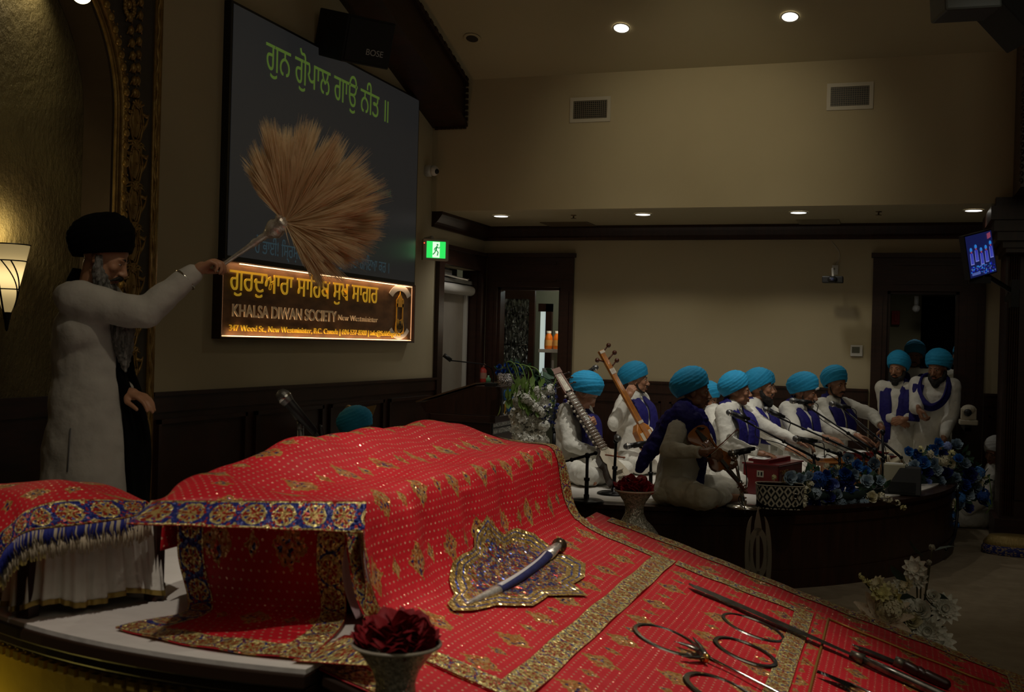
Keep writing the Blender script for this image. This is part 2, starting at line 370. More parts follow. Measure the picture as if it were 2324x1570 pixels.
o=thing('narrow_window','tall narrow lit window with a wooden frame in the room behind the left doorway','window',(-4.2,13.6,0))
g=G(); g.bx((-4.30,13.62,1.28),(-4.22,13.64,2.1)); g.build('pane',LS,o,smooth=False)
g=G(); g.bx((-4.22,13.58,1.2),(-4.14,13.64,2.2)); g.bx((-4.32,13.58,2.1),(-4.14,13.64,2.2)); g.bx((-4.32,13.58,1.2),(-4.14,13.64,1.27)); g.build('frame',WOODH,o,smooth=False)
g=G(); g.lathe([(.001,0),(.05,0),(.055,.02),(.06,.11),(.055,.11),(.05,.02),(.001,.02)],(-4.16,13.5,1.28)); o=tag(g.build('white_pot',mat('white_ceramic',(.6,.6,.58),.3),origin=(-4.16,13.5,1.28)),'small white pot standing by the narrow window behind the left doorway','pot')
g=G(); g.bx((-4.20,13.3,1.2),(-4.08,13.6,1.275)); tag(g.build('window_ledge',WOOD,smooth=False),'dark ledge below the narrow window behind the left doorway','ledge')
o=thing('wall_shelf','white wall shelf holding orange jars behind the left doorway','shelf',(-3.93,13.1,1.6))
g=G(); g.bx((-4.12,13.0,1.59),(-3.5,13.3,1.63)); g.build('shelf_board',mat('white_plastic'),o,smooth=False)
g=G(); g.bx((-3.98,13.1,1.35),(-3.95,13.3,1.59)); g.build('bracket',mat('white_plastic'),o,smooth=False)
jm=mat('orange_honey',(.80,.20,.015),.25)
for i,(x,lab) in enumerate(((-4.03,'orange honey jar with a pale cap, leftmost on the shelf'),(-3.92,'orange honey jar in the middle of the shelf'),(-3.81,'orange honey jar at the right end of the shelf'))):
    o=thing('honey_jar',lab+' behind the left doorway','jar',(x,13.12,1.632),'honey jars on the shelf')
    g=G(); g.lathe([(.001,0),(.048,0),(.052,.02),(.05,.10),(.045,.15),(.028,.185),(.028,.20),(.001,.20)],(x,13.12,1.632),20); g.build('jar_body',jm,o)
    g=G(); g.lathe([(.03,.19),(.03,.22),(.001,.22)],(x,13.12,1.632),16); g.build('jar_cap',mat('white_plastic'),o)
    g=G(); g.lathe([(.0525,.04),(.0515,.11)],(x,13.12,1.632),20); g.build('jar_label',mat('jar_label_paper',(.80,.42,.12),.6),o)
l=bpy.data.lights.new('pantry_lamp','POINT'); l.energy=5; l.color=(.85,1,.95); l.shadow_soft_size=.1; o=bpy.data.objects.new('pantry_lamp',l); COL.objects.link(o); o.location=(-3.9,13.6,2.5)
l=bpy.data.lights.new('jar_fill_light','POINT'); l.energy=2.2; l.color=(1,.85,.6); l.shadow_soft_size=.04; o=bpy.data.objects.new('jar_fill_light',l); COL.objects.link(o); o.location=(-3.85,12.98,2.0)  # added point light that brightens the honey jars; no fixture at the shelf
# corridor contents
def disc_light(name,lab,x,y,z,rx,ry,st,grp,nrm=None,power=0,col=(1,.95,.85),szang=100):
    o=thing(name,lab,'light',(x,y,z),grp); rot=None
    if nrm is not None: rot=Vector(nrm).to_track_quat('Z','Y').to_matrix()
    g=G(); g.lathe([(1.0,-.004),(1.18,-.006),(1.2,.0),(1.18,.004),(1.0,.0)],(0,0,0),28); g.v=[(a*rx,b*ry,c) for a,b,c in g.v]
    if rot: g.v=[tuple(rot@Vector(p)) for p in g.v]
    g.v=[(a+x,b+y,c+z) for a,b,c in g.v]; g.build('trim_ring',mat('white_enamel',(.6,.57,.5),.5),o)
    g=G(); g.lathe([(1.0,0),(.5,0.002),(.001,.003)],(0,0,0),28); g.v=[(a*rx,b*ry,c-.004) for a,b,c in g.v]
    if rot: g.v=[tuple(rot@Vector(p)) for p in g.v]
    g.v=[(a+x,b+y,c+z) for a,b,c in g.v]; g.build('lamp_lens',mat('lamp_lens_%g'%st,(1,1,1),.5,emis=col,estr=st),o)
    if power: 
        d=Vector(nrm) if nrm is not None else Vector((0,0,-1)); d=d if d.z<0 else -d
        spot((x,y,z-.03),Vector((x,y,z))+d,power,szang,col,.05,.7)
    return o
disc_light('ceiling_light','large round lit ceiling lamp in the corridor behind the right doorway',.13,14.2,2.49,.13,.13,2.5,'corridor lamps',power=2.0,szang=150)
disc_light('ceiling_light','small lit ceiling lamp deeper in the corridor behind the right doorway',.47,15.6,2.49,.055,.055,2,'corridor lamps')
g=G(); g.bx((-.10,15.32,2.06),(.0,15.4,2.24)); g.bx((-.07,15.31,2.1),(-.03,15.33,2.2)); tag(g.build('fire_alarm',mat('red_plastic',(.45,.03,.02),.5),smooth=False,bevel=.006),'red fire alarm box on the corridor wall behind the right doorway','alarm')
g=G(); g.bx((-.33,15.05,0),(-.15,15.38,1.83)); g.bx((-.34,15.04,1.80),(-.14,15.38,1.84)); tag(g.build('locker',mat('grey_steel_paint',(.06,.07,.065),.5),smooth=False,bevel=.008),'tall dark grey cabinet at the left of the corridor behind the right doorway','cabinet')
g=G(); g.bx((-.14,15.1,0),(-.01,15.38,1.66)); tag(g.build('locker',mat('grey_steel_paint'),smooth=False,bevel=.008),'shorter dark grey cabinet beside the tall one in the corridor','cabinet')
g=G(); g.box((.19,14.9,2.35),(.05,.05,.12)); g.ell((.19,14.85,2.25),(.05,.06,.05)); tag(g.build('corridor_camera',mat('white_plastic')),'small pale camera under the corridor ceiling behind the right doorway','camera')
# ornate arch panel -------------------------------------
PAN=noisy('arch_panel_paint',(.055,.045,.032),(.07,.058,.04),3,.7)
pp=[(5.83,0)]+[(NC[0]+NR*math.cos(math.pi*i/28),NC[1]+NR*math.sin(math.pi*i/28)) for i in range(15)][0:15]+[(NC[0],5.0),(6.26,5.0),(6.26,0)]
o=thing('ornate_arch_frame','carved gilt arch frame with a column of shell cartouches around the wall niche','frame',(XW+.001,6.0,0))
g=G(); g.prism([(XW+.001,y,z) for y,z in pp],(.045,0,0)); g.build('panel',PAN,o,smooth=False)
X0=XW+.05
def archpath(r,z0=0,n=40):
    pts=[(X0,NC[0]+r,z0+(NC[1]-z0)*i/14) for i in range(14)]
    return pts+[(X0,NC[0]+r*math.cos(math.pi/2*i/22),NC[1]+r*math.sin(math.pi/2*i/22)) for i in range(23)]
g=G()
for r,w in ((1.01,.012),(1.035,.008),(1.115,.009)): g.tube(archpath(r),w,8)
g.build('arch_moulding',GOLD,o)
g=G(); ap=smoothpts(archpath(1.075),6); 
g.tube(archpath(1.075),.03,8)
L=0; last=Vector(ap[0])
for p in ap:
    L+=(p-last).length; last=p
    if L>.075: L=0; g.ell(p+Vector((.03,0,0)),(.018,.026,.026),nu=10,nv=6); [g.ell(p+Vector((.03,.02*math.cos(a),.03+.02*math.sin(a))),(.006,.008,.008),nu=6,nv=4) for a in (0.4,2.7)]
g.build('beaded_band',GOLD,o,label='gilt band of round beads along the arch')
g=G(); n=120
pts=[(X0+.008*math.sin(i*1.3),6.235+.008*math.cos(i*1.3),i*.042) for i in range(n)]; g.tube(pts,.016,8); g.bx((X0-.01,6.20,0),(X0+.012,6.215,5)); g.bx((X0-.01,6.255,0),(X0+.006,6.28,5)); g.build('rope_border',GOLD,o,label='twisted gilt rope along the outer edge')
def cartouche(zc,yc=6.025):
    g=G(); k=.105
    def ringpts(ry,rz,w,amp=.0,ph=0): return [Vector((X0+.012,yc+ry*math.cos(a)*(1+amp*math.cos(6*a+ph)),zc+rz*math.sin(a)*(1+amp*math.cos(6*a+ph)))) for a in [2*math.pi*i/40 for i in range(41)]]
    g.ell((X0+.0,yc,zc),(.022,.048,.105)); g.tube(ringpts(.062,.125,0,.04),.010,6,flat=.8); g.tube(ringpts(.045,.10,0,.08,1),.005,6); g.ell((X0+.024,yc,zc),(.008,.009,.009),nu=8,nv=5)
    for s in (-1,1):
        # pointed side leaves
        g.tube([(X0+.01,yc+s*.05,zc+.06),(X0+.022,yc+s*.085,zc+.05),(X0+.012,yc+s*.125,zc+.075)],[.016,.012,.002],6); g.tube([(X0+.01,yc+s*.125,zc+.072),(X0+.015,yc+s*.09,zc-.0),(X0+.01,yc+s*.06,zc-.05)],[.004,.010,.008],6)
        for q in range(3): 
            a=.5+q*.5; g.tube([(X0+.01,yc+s*.02,zc-.155),(X0+.018,yc+s*.055*math.cos(a),zc-.155+.06*math.sin(a)-.02),(X0+.01,yc+s*(.10-.01*q),zc-.165+.05*math.sin(a)*1.3-.03)],[.010,.009,.003],6)
        g.tube([(X0+.01,yc,zc-.14),(X0+.02,yc+s*.04,zc-.15),(X0+.015,yc+s*.05,zc-.18),(X0+.01,yc+s*.03,zc-.19)],[.008,.009,.007,.004],6)
    for q in range(5): a=math.pi*(.25+.125*q); g.tube([(X0+.015,yc,zc+.09),(X0+.02,yc+.075*math.cos(a),zc+.07+.075*math.sin(a))],[.006,.009],6)
    return g.build('cartouche',GOLD,o)
for i in range(11): cartouche(3.04-.262*i+.0)
g=G()
for s,(p0,p1) in enumerate((((6.02,3.22),(6.05,4.4)),((6.0,3.22),(5.80,4.3)))):
    for i in range(15):
        t=i/14; y=p0[0]+(p1[0]-p0[0])*t+(.02*math.sin(t*3) if s else 0); z=p0[1]+(p1[1]-p0[1])*t; g.ell((X0+.01,y,z),(.022,.022,.03),nu=8,nv=6)
        g.tube([(X0+.005,y-.03,z-.03),(X0+.015,y,z+.03),(X0+.005,y+.03,z-.03)],.006,5)
for i in range(16): a=math.pi*2*i/16; g.ell((X0+.01,5.93+.045*math.cos(a),3.75+.06*math.sin(a)),(.014,.018,.018),nu=8,nv=5)
g.build('scroll_garland',GOLD,o)
g=G(); g.prism([(-4.875,y,z) for y,z in [(5.80,0)]+[(NC[0]+.985*math.cos(math.pi*i/28),NC[1]+.985*math.sin(math.pi*i/28)) for i in range(29)]+[(3.86,0),(3.80,0)]+[(NC[0]-1.02*math.cos(math.pi*i/28),NC[1]+1.02*math.sin(math.pi*i/28)) for i in range(29)]+[(5.86,0)]],(.215,0,0)); struct(g.build('trim_3',noisy('arch_reveal_brown',(.045,.028,.014),(.06,.038,.02),3,.7),smooth=False))
spot((-4.73,5.30,3.84),(-4.90,5.22,3.55),9,115,(1,.86,.50),.03,.8,'niche_spot')
# ---- niche accent lamp peeking at the frame top
o=thing('accent_lamp','small lit accent lamp at the top left in the wall niche','lamp',P(186,0,6.45))
g=G(); c=P(186,-8,6.3); g.ell(c,(.05,.05,.04)); g.build('lamp_lens',mat('accent_lens',(1,1,1),.4,emis=(1,.95,.6),estr=3),o)
g=G(); g.lathe([(.055,0),(.06,.02),(.06,.10),(.001,.10)],c,20); g.build('lamp_can',mat('brass_can',(.25,.17,.07),.4,.8),o)
# ---- wall sconce
c=onx(18,628,-4.79)
o=thing('wall_sconce','tapered glowing glass wall sconce with black metal bands at the left edge','lamp',c)
SG=mat('sconce_glass',(.9,.8,.5),.4); t=NT(SG); t.b.inputs['Emission Color'].default_value=(1,.72,.30,1); zz=t.n('ShaderNodeSeparateXYZ'); t.link(t.coord('Generated'),zz.inputs[0])
t.link(t.m_('ADD',.22,t.m_('MULTIPLY',1.0,t.m_('POWER',2.718,t.m_('MULTIPLY',-22,t.m_('POWER',t.m_('SUBTRACT',zz.outputs[2],.52),2))))),t.b.inputs['Emission Strength'])
H=.5
def prof(r,z0=-.32,z1=.27): return 
g=G(); pr=[]
for i in range(14):
    t_=i/13; pr.append((.022+.092*t_**.85,-.20+.385*t_))
g.lathe([(.001,-.212),(.014,-.210)]+pr,c,32); g.build('glass_shade',SG,o)
g=G()
for zt in (-.07,.09,.182): 
    rr=.024+.092*((zt+.20)/.385)**.85; g.tube([c+Vector((rr*math.cos(a),rr*math.sin(a),zt)) for a in [2*math.pi*k/32 for k in range(33)]],.004,6)
for sg in (0,1):
    pts=[]
    for k in range(20):
        u=k/19; z=.09-.26*u; rr=.026+.092*((z+.20)/.385)**.85; a=R_(-70+120*u*(1 if sg else .9)) if sg else R_(60-100*(1-u)); pts.append(c+Vector((rr*math.cos(a),rr*math.sin(a),z)))
    g.tube(pts,.004,6)
for s in (-1,1): g.tube([c+Vector((.0,s*.116,.185)),c+Vector((0,s*.068,-.03)),c+Vector((.0,s*.018,-.24))],.006,6)
g.lathe([(.001,-.31),(.008,-.30),(.019,-.22),(.022,-.20)],c,16); g.build('metal_cage',BLACKM,o)
l=bpy.data.lights.new('sconce_glow','POINT'); l.energy=3.0; l.color=(1,.8,.42); l.shadow_soft_size=.05; q=bpy.data.objects.new('sconce_glow',l); COL.objects.link(q); q.location=c+Vector((0.03,0,.27))
# ---- video wall
SCR=mat('video_wall_surface',(.006,.006,.007),.35,emis=(.0115,.0113,.0110),estr=1.0)
o=thing('video_wall','large dark video wall showing green prayer text on the left wall','screen',(XW,8.7,3.2))
g=G(); g.bx((XW+.001,7.06,2.25),(XW+.06,10.45,4.13)); g.build('screen_body',BLACK,o,smooth=False)
g=G(); g.bx((XW+.06,7.09,2.28),(XW+.064,10.43,4.11)); g.build('display_surface',SCR,o,smooth=False)
WM=lambda y,z,x=XW+.068: Matrix(((0,0,1,x),(1,0,0,y),(0,1,0,z),(0,0,0,1)))
GT=mat('green_screen_text',(.01,.02,.005),.6,emis=(.050,.085,.014),estr=1.0); BT=mat('dim_blue_screen_text',(.005,.01,.01),.6,emis=(.018,.032,.038),estr=1.0)
def walltext(body,xl,xr,yt,yb,frac,xp,m,name,par,extr=.001,off=0,label=None):
    p0=onx(xl,yb,xp); p1=onx(xl,yt,xp); p2=onx(xr,yb,xp); size=(p1.z-p0.z)/frac
    o=text(body,size,Matrix.Identity(4),m,name,par,extr,off,label=label); me=o.data
    me.transform(Matrix.Translation(parent_world(par)))
    xs=[v.co.x for v in me.vertices]; k=(p2.y-p0.y)/(max(xs)-min(xs)); me.transform(Matrix.Translation((-min(xs),0,0))); me.transform(Matrix.Diagonal((k,1,1,1)))
    me.transform(Matrix.Translation(-parent_world(par))@WM(p0.y,p0.z,xp)); return o
walltext('ਗੁਨ ਗੋੁਪਾਲ ਗਾਉ ਨੀਤ ॥',603,884,96,154,.60,XW+.068,GT,'lyric_line',o,.001,.0)
walltext('ਹੇ ਭਾਈ! ਿਸ੍ਰਸ਼ਟੀ ਦੇ ਮਾਲਕ ਦੇ ਗੁਣ ਸਦਾ ਗਾਇਆ ਕਰ ।',578,884,545,573,.60,XW+.068,BT,'meaning_line',o,.001,.0)
walltext('Sing the Praises of the Lord of the World.',578,892,333,354,.70,XW+.068,mat('dimmer_screen_text',(.005,.01,.005),.6,emis=(.020,.026,.016),estr=1),'translation_line',o,.001)
# ---- lit sign
SB=noisy('sign_wood',(.08,.038,.015),(.19,.10,.042),5,.6,0,.25,90,(1,1,3),bdist=.003)
o=thing('temple_sign','edge lit wooden name sign with yellow lettering mounted below the video wall','sign',(XW,8.7,1.95))
SY0,SY1,SZ0,SZ1=7.02,10.43,1.685,2.24
g=G(); g.bx((XW+.001,SY0,SZ0),(XW+.045,SY1,SZ1)); g.build('sign_panel',SB,o,smooth=False)
g=G()
for a,b in (((XW,SY0-.015,SZ0-.015),(XW+.075,SY0,SZ1+.01)),((XW,SY1,SZ0-.015),(XW+.075,SY1+.015,SZ1+.01)),((XW,SY0,SZ0-.015),(XW+.075,SY1,SZ0)),((XW,SY0,SZ1),(XW+.07,SY1,SZ1+.012))): g.bx(a,b)
g.build('sign_frame',WOOD,o,smooth=False)
LED=mat('warm_led_strip',(1,1,1),.5,emis=(1,.62,.30),estr=1.3)
g=G(); e=.012
g.bx((XW+.046,SY0+.25,SZ1-.014),(XW+.054,SY1-.02,SZ1-.006)); g.bx((XW+.046,SY0+.02,SZ0+.004),(XW+.054,SY1-.02,SZ0+.012)); g.build('led_strip',LED,o,smooth=False,label='warm glowing strip along the sign edges')
LEDD=mat('dim_led_strip',(1,1,1),.5,emis=(1,.42,.16),estr=.6); g=G(); g.bx((XW+.046,SY0+.03,SZ0+.02),(XW+.052,SY0+.036,SZ1-.02)); g.bx((XW+.046,SY1-.022,SZ0+.02),(XW+.052,SY1-.016,SZ1-.02)); g.build('led_strip',LEDD,o,smooth=False)
YT=mat('yellow_lettering',(.85,.52,.04),.5,emis=(1,.66,.04),estr=.16); WT=mat('cream_lettering',(.85,.76,.58),.55)  # small emission put into the yellow letters so they read brightly lit
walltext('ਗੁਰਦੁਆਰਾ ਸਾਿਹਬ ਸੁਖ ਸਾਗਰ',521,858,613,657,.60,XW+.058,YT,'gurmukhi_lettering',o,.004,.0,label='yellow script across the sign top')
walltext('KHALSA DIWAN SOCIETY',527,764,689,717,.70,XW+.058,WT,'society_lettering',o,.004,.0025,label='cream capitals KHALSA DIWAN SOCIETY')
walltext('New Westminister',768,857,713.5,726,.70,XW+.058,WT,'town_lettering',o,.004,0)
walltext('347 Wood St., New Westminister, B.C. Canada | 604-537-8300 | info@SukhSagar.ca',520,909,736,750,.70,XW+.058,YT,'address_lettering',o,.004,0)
for zz_,tz in ((SZ1-.004,SZ1-.25),(SZ0+.004,SZ0+.25)):
    l=area((XW+.075,(SY0+SY1)/2,zz_),(XW+.045,(SY0+SY1)/2,tz),2.6,3.2,.012,(1,.55,.26),'sign_led')
    if zz_>2: l.rotation_euler=Matrix(((0,0,.14),(1,0,0),(0,1,.99))).to_euler() if False else l.rotation_euler
# emblem on the sign
EB=mat('emblem_white',(.55,.58,.60),.5); EY=mat('emblem_gold',(.85,.48,.04),.5); EK=mat('emblem_black',(.01,.01,.01),.5)
def emblem(parent,M,s):   # M maps local x,y to the surface; s = height scale
    def tr(poly,z=0): return [M@Vector((a*s,b*s,z)) for a,b in poly]
    nrm=(M.to_3x3()@Vector((0,0,1)))*.006
    def band(cy,r0,r1,a0,a1,up): 
        A=[R_(a0+(a1-a0)*i/16) for i in range(17)]
        return [(r1*math.cos(a),cy+r1*math.sin(a)*up) for a in A]+[(r0*math.cos(a),cy+r0*math.sin(a)*up) for a in reversed(A)]
    g=G(); g.prism(tr(band(.16,.30,.44,30,150,.8)),nrm); g.prism(tr([(x,y) for x,y in band(-.12,.33,.42,215,325,.9)]),nrm); g.build('emblem_banners',EB,parent,smooth=False,label='pale curved banners of the emblem')
    g=G()
    g.prism(tr([(-.16,-.40),(.16,-.40),(.14,-.22),(.12,-.14),(.06,-.12),(0,-.15),(-.06,-.12),(-.12,-.14),(-.14,-.22)]),nrm)
    for q in (-1,1): g.prism(tr([(q*.09,-.15),(q*.12,-.15),(q*.12,.14),(q*.09,.14)]),nrm); g.prism(tr([(q*.12,.10),(q*.13,.22),(q*.10,.26),(q*.07,.22),(q*.08,.10)]),nrm)
    g.prism(tr([(-.13,.10),(.13,.10),(.13,.16),(-.13,.16)]),nrm)
    g.prism(tr([(-.07,.16),(.07,.16),(.09,.22),(.07,.28),(.02,.33),(0,.40),(-.02,.33),(-.07,.28),(-.09,.22)]),nrm); g.build('emblem_shrine',EY,parent,smooth=False,label='golden domed shrine of the emblem')
    g=G(); c=[Vector((.055*math.cos(a),-.26+.055*math.sin(a))) for a in [2*math.pi*i/24 for i in range(25)]]
    g.tube([M@Vector((p.x*s,p.y*s,.008)) for p in c],.008*s*1.2,6); g.tube([M@Vector((0,-.37*s,.008)),M@Vector((0,-.16*s,.008))],[.004*s*2,.010*s*2],6)
    for q in (-1,1): g.tube([M@Vector((q*a*s,b*s,.008)) for a,b in ((.02,-.38),(.075,-.34),(.095,-.27),(.08,-.19))],[.010*s,.014*s,.014*s,.004*s],6)
    g.build('khanda_mark',EK,parent)
emblem(o,WM(10.12,1.965,XW+.052)@Matrix.Diagonal((1.25,1,1,1)),.53)
# ---- speaker, camera, exit sign, vents, lights
def rotbox(g,c,size,yaw=0,pitch=0,roll=0):
    g.box(c,size,(Matrix.Rotation(yaw,3,'Z')@Matrix.Rotation(pitch,3,'Y')@Matrix.Rotation(roll,3,'X')))
c=Vector((-4.35,8.5,4.20)); o=thing('hanging_speaker','black angled loudspeaker hanging above the video wall','speaker',c)
g=G(); r_=Matrix.Rotation(R_(-35),3,'Z')@Matrix.Rotation(R_(18),3,'Y')
poly=[(-.18,-.30),(.20,-.22),(.20,.22),(-.18,.30)]; g.prism([r_@Vector((x,y,-.19))+c for x,y in poly],r_@Vector((0,0,.38))); g.build('cabinet',mat('speaker_black',(.006,.006,.006),.7),o,smooth=False,bevel=.01)
g=G(); g.prism([r_@Vector((.202,y,z))+c for y,z in ((-.20,-.17),(.20,-.17),(.20,.17),(-.20,.17))],r_@Vector((.008,0,0))); g.build('grille',mat('speaker_grille',(.012,.012,.012),.8),o,smooth=False)
mt=Matrix.Translation(c)@r_.to_4x4()@Matrix.Translation((.213,-.02,-.10))@Matrix(((0,0,1,0),(1,0,0,0),(0,1,0,0),(0,0,0,1)))
text('BOSE',.07,mt,mat('badge_silver',(.5,.5,.5),.4),'maker_badge',o,.001)
g=G(); g.tube([c+Vector((-.1,0,.1)),c+Vector((-.33,0,.25))],.025,8); g.build('bracket',BLACKM,o)
c=Vector((XW+.07,10.80,3.46)); o=thing('dome_camera','white dome security camera high on the left wall near the corner','camera',c)
g=G(); g.lathe([(.001,-.07),(.06,-.07),(.06,-.02),(.055,0)],c,24,Matrix.Rotation(R_(90),3,'Y')); g.ell(c+Vector((.02,0,0)),(.05,.055,.055)); g.build('housing',mat('white_plastic'),o)
g=G(); g.ell(c+Vector((.06,-.02,-.012)),(.022,.028,.028)); g.build('lens',BLACK,o)
c=Vector((-4.62,10.72,2.63)); o=thing('exit_sign','green running man exit sign box on the left wall beside the door frame','sign',c)
rz=Matrix.Rotation(R_(-52),3,'Z'); 
def er(p): return c+Vector((.08,0,0))+rz@Vector(p)
g=G(); g.box(c+Vector((.08,0,0)),(.07,.27,.22),rz); g.tube([c+Vector((-.05,.02,.1)),c+Vector((.05,0,.12))],.03,10); g.build('sign_case',mat('grey_white_plastic',(.34,.32,.27),.5),o,smooth=False,bevel=.006)
g=G(); g.box(er((.036,0,0)),(.004,.20,.17),rz); g.build('lit_face',mat('exit_green',(.02,.5,.1),.5,emis=(.03,.80,.12),estr=1.0),o,smooth=False)
g=G(); g.box(er((.039,0.0,0)),(.002,.075,.16),rz); g.build('white_doorway',mat('exit_white',(.8,.9,.8),.5,emis=(.75,.95,.75),estr=1.0),o,smooth=False)
g=G()
gm=lambda y,z: er((.042,y,z))
g.ell(gm(.012,.05),(.010,.010,.010),nu=8,nv=6); g.tube([gm(.008,.036),gm(-.004,.0)],.009,6); g.tube([gm(-.004,0),gm(.02,-.025),gm(.012,-.06)],.006,6); g.tube([gm(-.004,0),gm(-.015,-.03),gm(-.035,-.05)],.006,6); g.tube([gm(.008,.03),gm(.03,.015),gm(.035,.03)],.0045,6); g.tube([gm(.006,.03),gm(-.018,.012),gm(-.02,-.008)],.0045,6); g.build('running_figure',mat('exit_dark',(.0,.25,.04),.5,emis=(.01,.22,.04),estr=1),o)
g=G(); g.ell(c+Vector((.02,-.145,.06)),(.006,.006,.006),nu=8,nv=6); g.build('indicator',mat('red_led',(.8,0,0),.5,emis=(1,.05,.02),estr=4),o,label='tiny red indicator light')
# vents on the upper wall
for lab,x0,x1,z0,z1 in (('white framed air grille on the upper wall nearer the timber',-3.2,-2.78,3.93,4.18),('white framed air grille on the upper wall farther right',-.70,-.285,3.95,4.20)):
    cx,cz_=(x0+x1)/2,(z0+z1)/2; o=thing('air_grille',lab,'vent',(cx,YU,cz_),'upper wall grilles')
    g=G(); f=.035; y0,y1=YU-.015,YU
    for a,b in (((x0,y0,z0),(x1,y1,z0+f)),((x0,y0,z1-f),(x1,y1,z1)),((x0,y0,z0+f),(x0+f,y1,z1-f)),((x1-f,y0,z0+f),(x1,y1,z1-f))): g.bx(a,b)
    g.build('frame',mat('grille_white',(.55,.50,.40),.5),o,smooth=False)
    g=G(); g.bx((x0+f,YU-.004,z0+f),(x1-f,YU,z1-f)); g.build('backing',BLACK,o,smooth=False)
    g=G()
    for i in range(17): q=x0+f+(x1-x0-2*f)*(i+.5)/17; g.bx((q-.002,YU-.011,z0+f),(q+.003,YU-.005,z1-f))
    for i in range(9): q=z0+f+(z1-z0-2*f)*(i+.5)/9; g.bx((x0+f,YU-.010,q-.0025),(x1-f,YU-.006,q+.0025))
    g.build('bars',mat('grille_bar',(.20,.17,.12),.5),o,smooth=False)
nr=Vector((0,-SL,-1)).normalized()
disc_light('recessed_light','bright recessed light in the sloped ceiling, left of the two',-2.52,10.24,cz(10.24)-.012,.07,.07,4,'sloped ceiling lights',nr,22,(1,.93,.75))
disc_light('recessed_light','bright recessed light in the sloped ceiling, right of the two',-.99,10.24,cz(10.24)-.012,.07,.07,4,'sloped ceiling lights',nr,22,(1,.93,.75))
o=thing('unlit_recessed_light','unlit recessed light in the sloped ceiling beside the timber','light',(-4.01,10.25,cz(10.25)))
rt=nr.to_track_quat('Z','Y').to_matrix(); cc=Vector((-4.01,10.25,cz(10.25)-.006))
g=G(); g.lathe([(.06,.004),(.085,.006),(.09,0)],cc,28,rt); g.build('trim_ring',CEILM,o)
g=G(); g.lathe([(.06,.003),(.03,.002),(.001,.002)],cc,28,rt); g.build('dark_baffle',mat('dark_baffle',(.03,.022,.012),.6),o)
for i,(x,lab) in enumerate(((-4.08,'lit downlight in the soffit above the left doorways'),(-2.53,'lit downlight in the soffit, second from the left'),(-.97,'lit downlight in the soffit, third from the left'),(.63,'lit downlight in the soffit nearest the right column'))):
    disc_light('soffit_downlight',lab,x,11.42,ZS-.006,.075,.075,3,'soffit downlights',power=(15 if x<0 else 2.5),szang=125)
for lab,x in (('brass sprinkler head in the soffit between the first two downlights',-3.28),('dark sprinkler head in the soffit right of the third downlight',-.22)):
    g=G(); g.lathe([(.03,0),(.03,-.006),(.008,-.008),(.008,-.03),(.03,-.034),(.03,-.037),(.001,-.037)],(x,11.45,ZS-.001),16); tag(g.build('sprinkler_head',mat('sprinkler_brass',(.16,.11,.05),.4,.7),origin=(x,11.45,ZS)),lab,'sprinkler','soffit sprinklers')
for lab,x0,x1 in (('dark square air grille in the soffit near the crown moulding, left one',-3.85,-3.3),('pale slatted air grille in the soffit near the crown moulding, right one',-1.05,-.62)):
    o=thing('soffit_grille',lab,'vent',((x0+x1)/2,12.3,ZS),'soffit grilles'); mm=mat('soffit_grille_brown',(.16,.12,.07),.7) if x0<-2 else mat('soffit_grille_pale',(.30,.26,.17),.7)
    g=G(); g.bx((x0,12.08,ZS-.01),(x1,12.46,ZS-.001)); g.build('grille_plate',mm,o,smooth=False)
    g=G(); [g.bx((x0+.03,12.11+i*.035,ZS-.014),(x1-.03,12.12+i*.035,ZS-.01)) for i in range(10)]; g.build('slats',mm,o,smooth=False)
# thermostat and ceiling projector, ptz camera
o=thing('thermostat','white thermostat on the back wall left of the right doorway','thermostat',(-.43,YB,1.71)); g=G(); g.bx((-.49,YB-.03,1.65),(-.365,YB,1.77)); g.build('case',mat('white_plastic'),o,smooth=False,bevel=.005)
g=G(); g.bx((-.475,YB-.033,1.685),(-.395,YB-.03,1.75)); g.build('display',mat('lcd_grey',(.12,.12,.09),.3),o,smooth=False)
c=Vector((-.66,12.0,2.43)); o=thing('wall_camera','black conference camera hanging on a white bracket on the back wall','camera',c)
g=G(); rotbox(g,c,(.21,.10,.07)); g.ell(c+Vector((0,-.05,0)),(.05,.04,.035)); g.build('camera_body',BLACK,o,bevel=.01)
g=G(); g.ell(c+Vector((0,-.085,0)),(.018,.012,.018)); g.build('lens',mat('glass_lens',(.05,.06,.12),.1),o)
g=G(); g.bx((c.x-.04,YB-.03,2.52),(c.x+.02,YB,2.62)); g.tube([(c.x-.02,YB-.02,2.58),(c.x-.01,12.1,2.55),c+Vector((0,.04,.03))],.012,8); g.build('bracket',mat('white_plastic'),o,smooth=False)
g=G(); g.tube(smoothpts([(c.x+.0,YB-.006,2.62),(c.x+.03,YB-.006,2.75),(c.x-.06,YB-.006,2.88)],6),.003,6); g.build('cable',mat('white_plastic'),o)
c=Vector((.65,11.7,1.10)); o=thing('ptz_camera','white round headed video camera on a wall bracket right of the right doorway','camera',c+Vector((0,0,-.06)))
g=G(); g.box(c+Vector((0,0,-.05)),(.17,.14,.05)); g.build('base',mat('warm_white_plastic',(.50,.46,.36),.5),o,bevel=.012)
g=G(); g.box(c+Vector((0,0,.03)),(.14,.10,.11)); g.ell(c+Vector((0,-.02,.07)),(.07,.06,.05)); g.build('head',mat('warm_white_plastic'),o,bevel=.01)
g=G(); g.ell(c+Vector((-.01,-.07,.045)),(.036,.03,.036)); g.build('lens',BLACK,o)
g=G(); g.bx((c.x-.03,11.68,.96),(c.x+.03,YB-.05,1.0)); g.bx((c.x-.03,11.68,.96),(c.x+.03,11.72,1.03)); g.build('bracket',BLACKM,o,smooth=False)
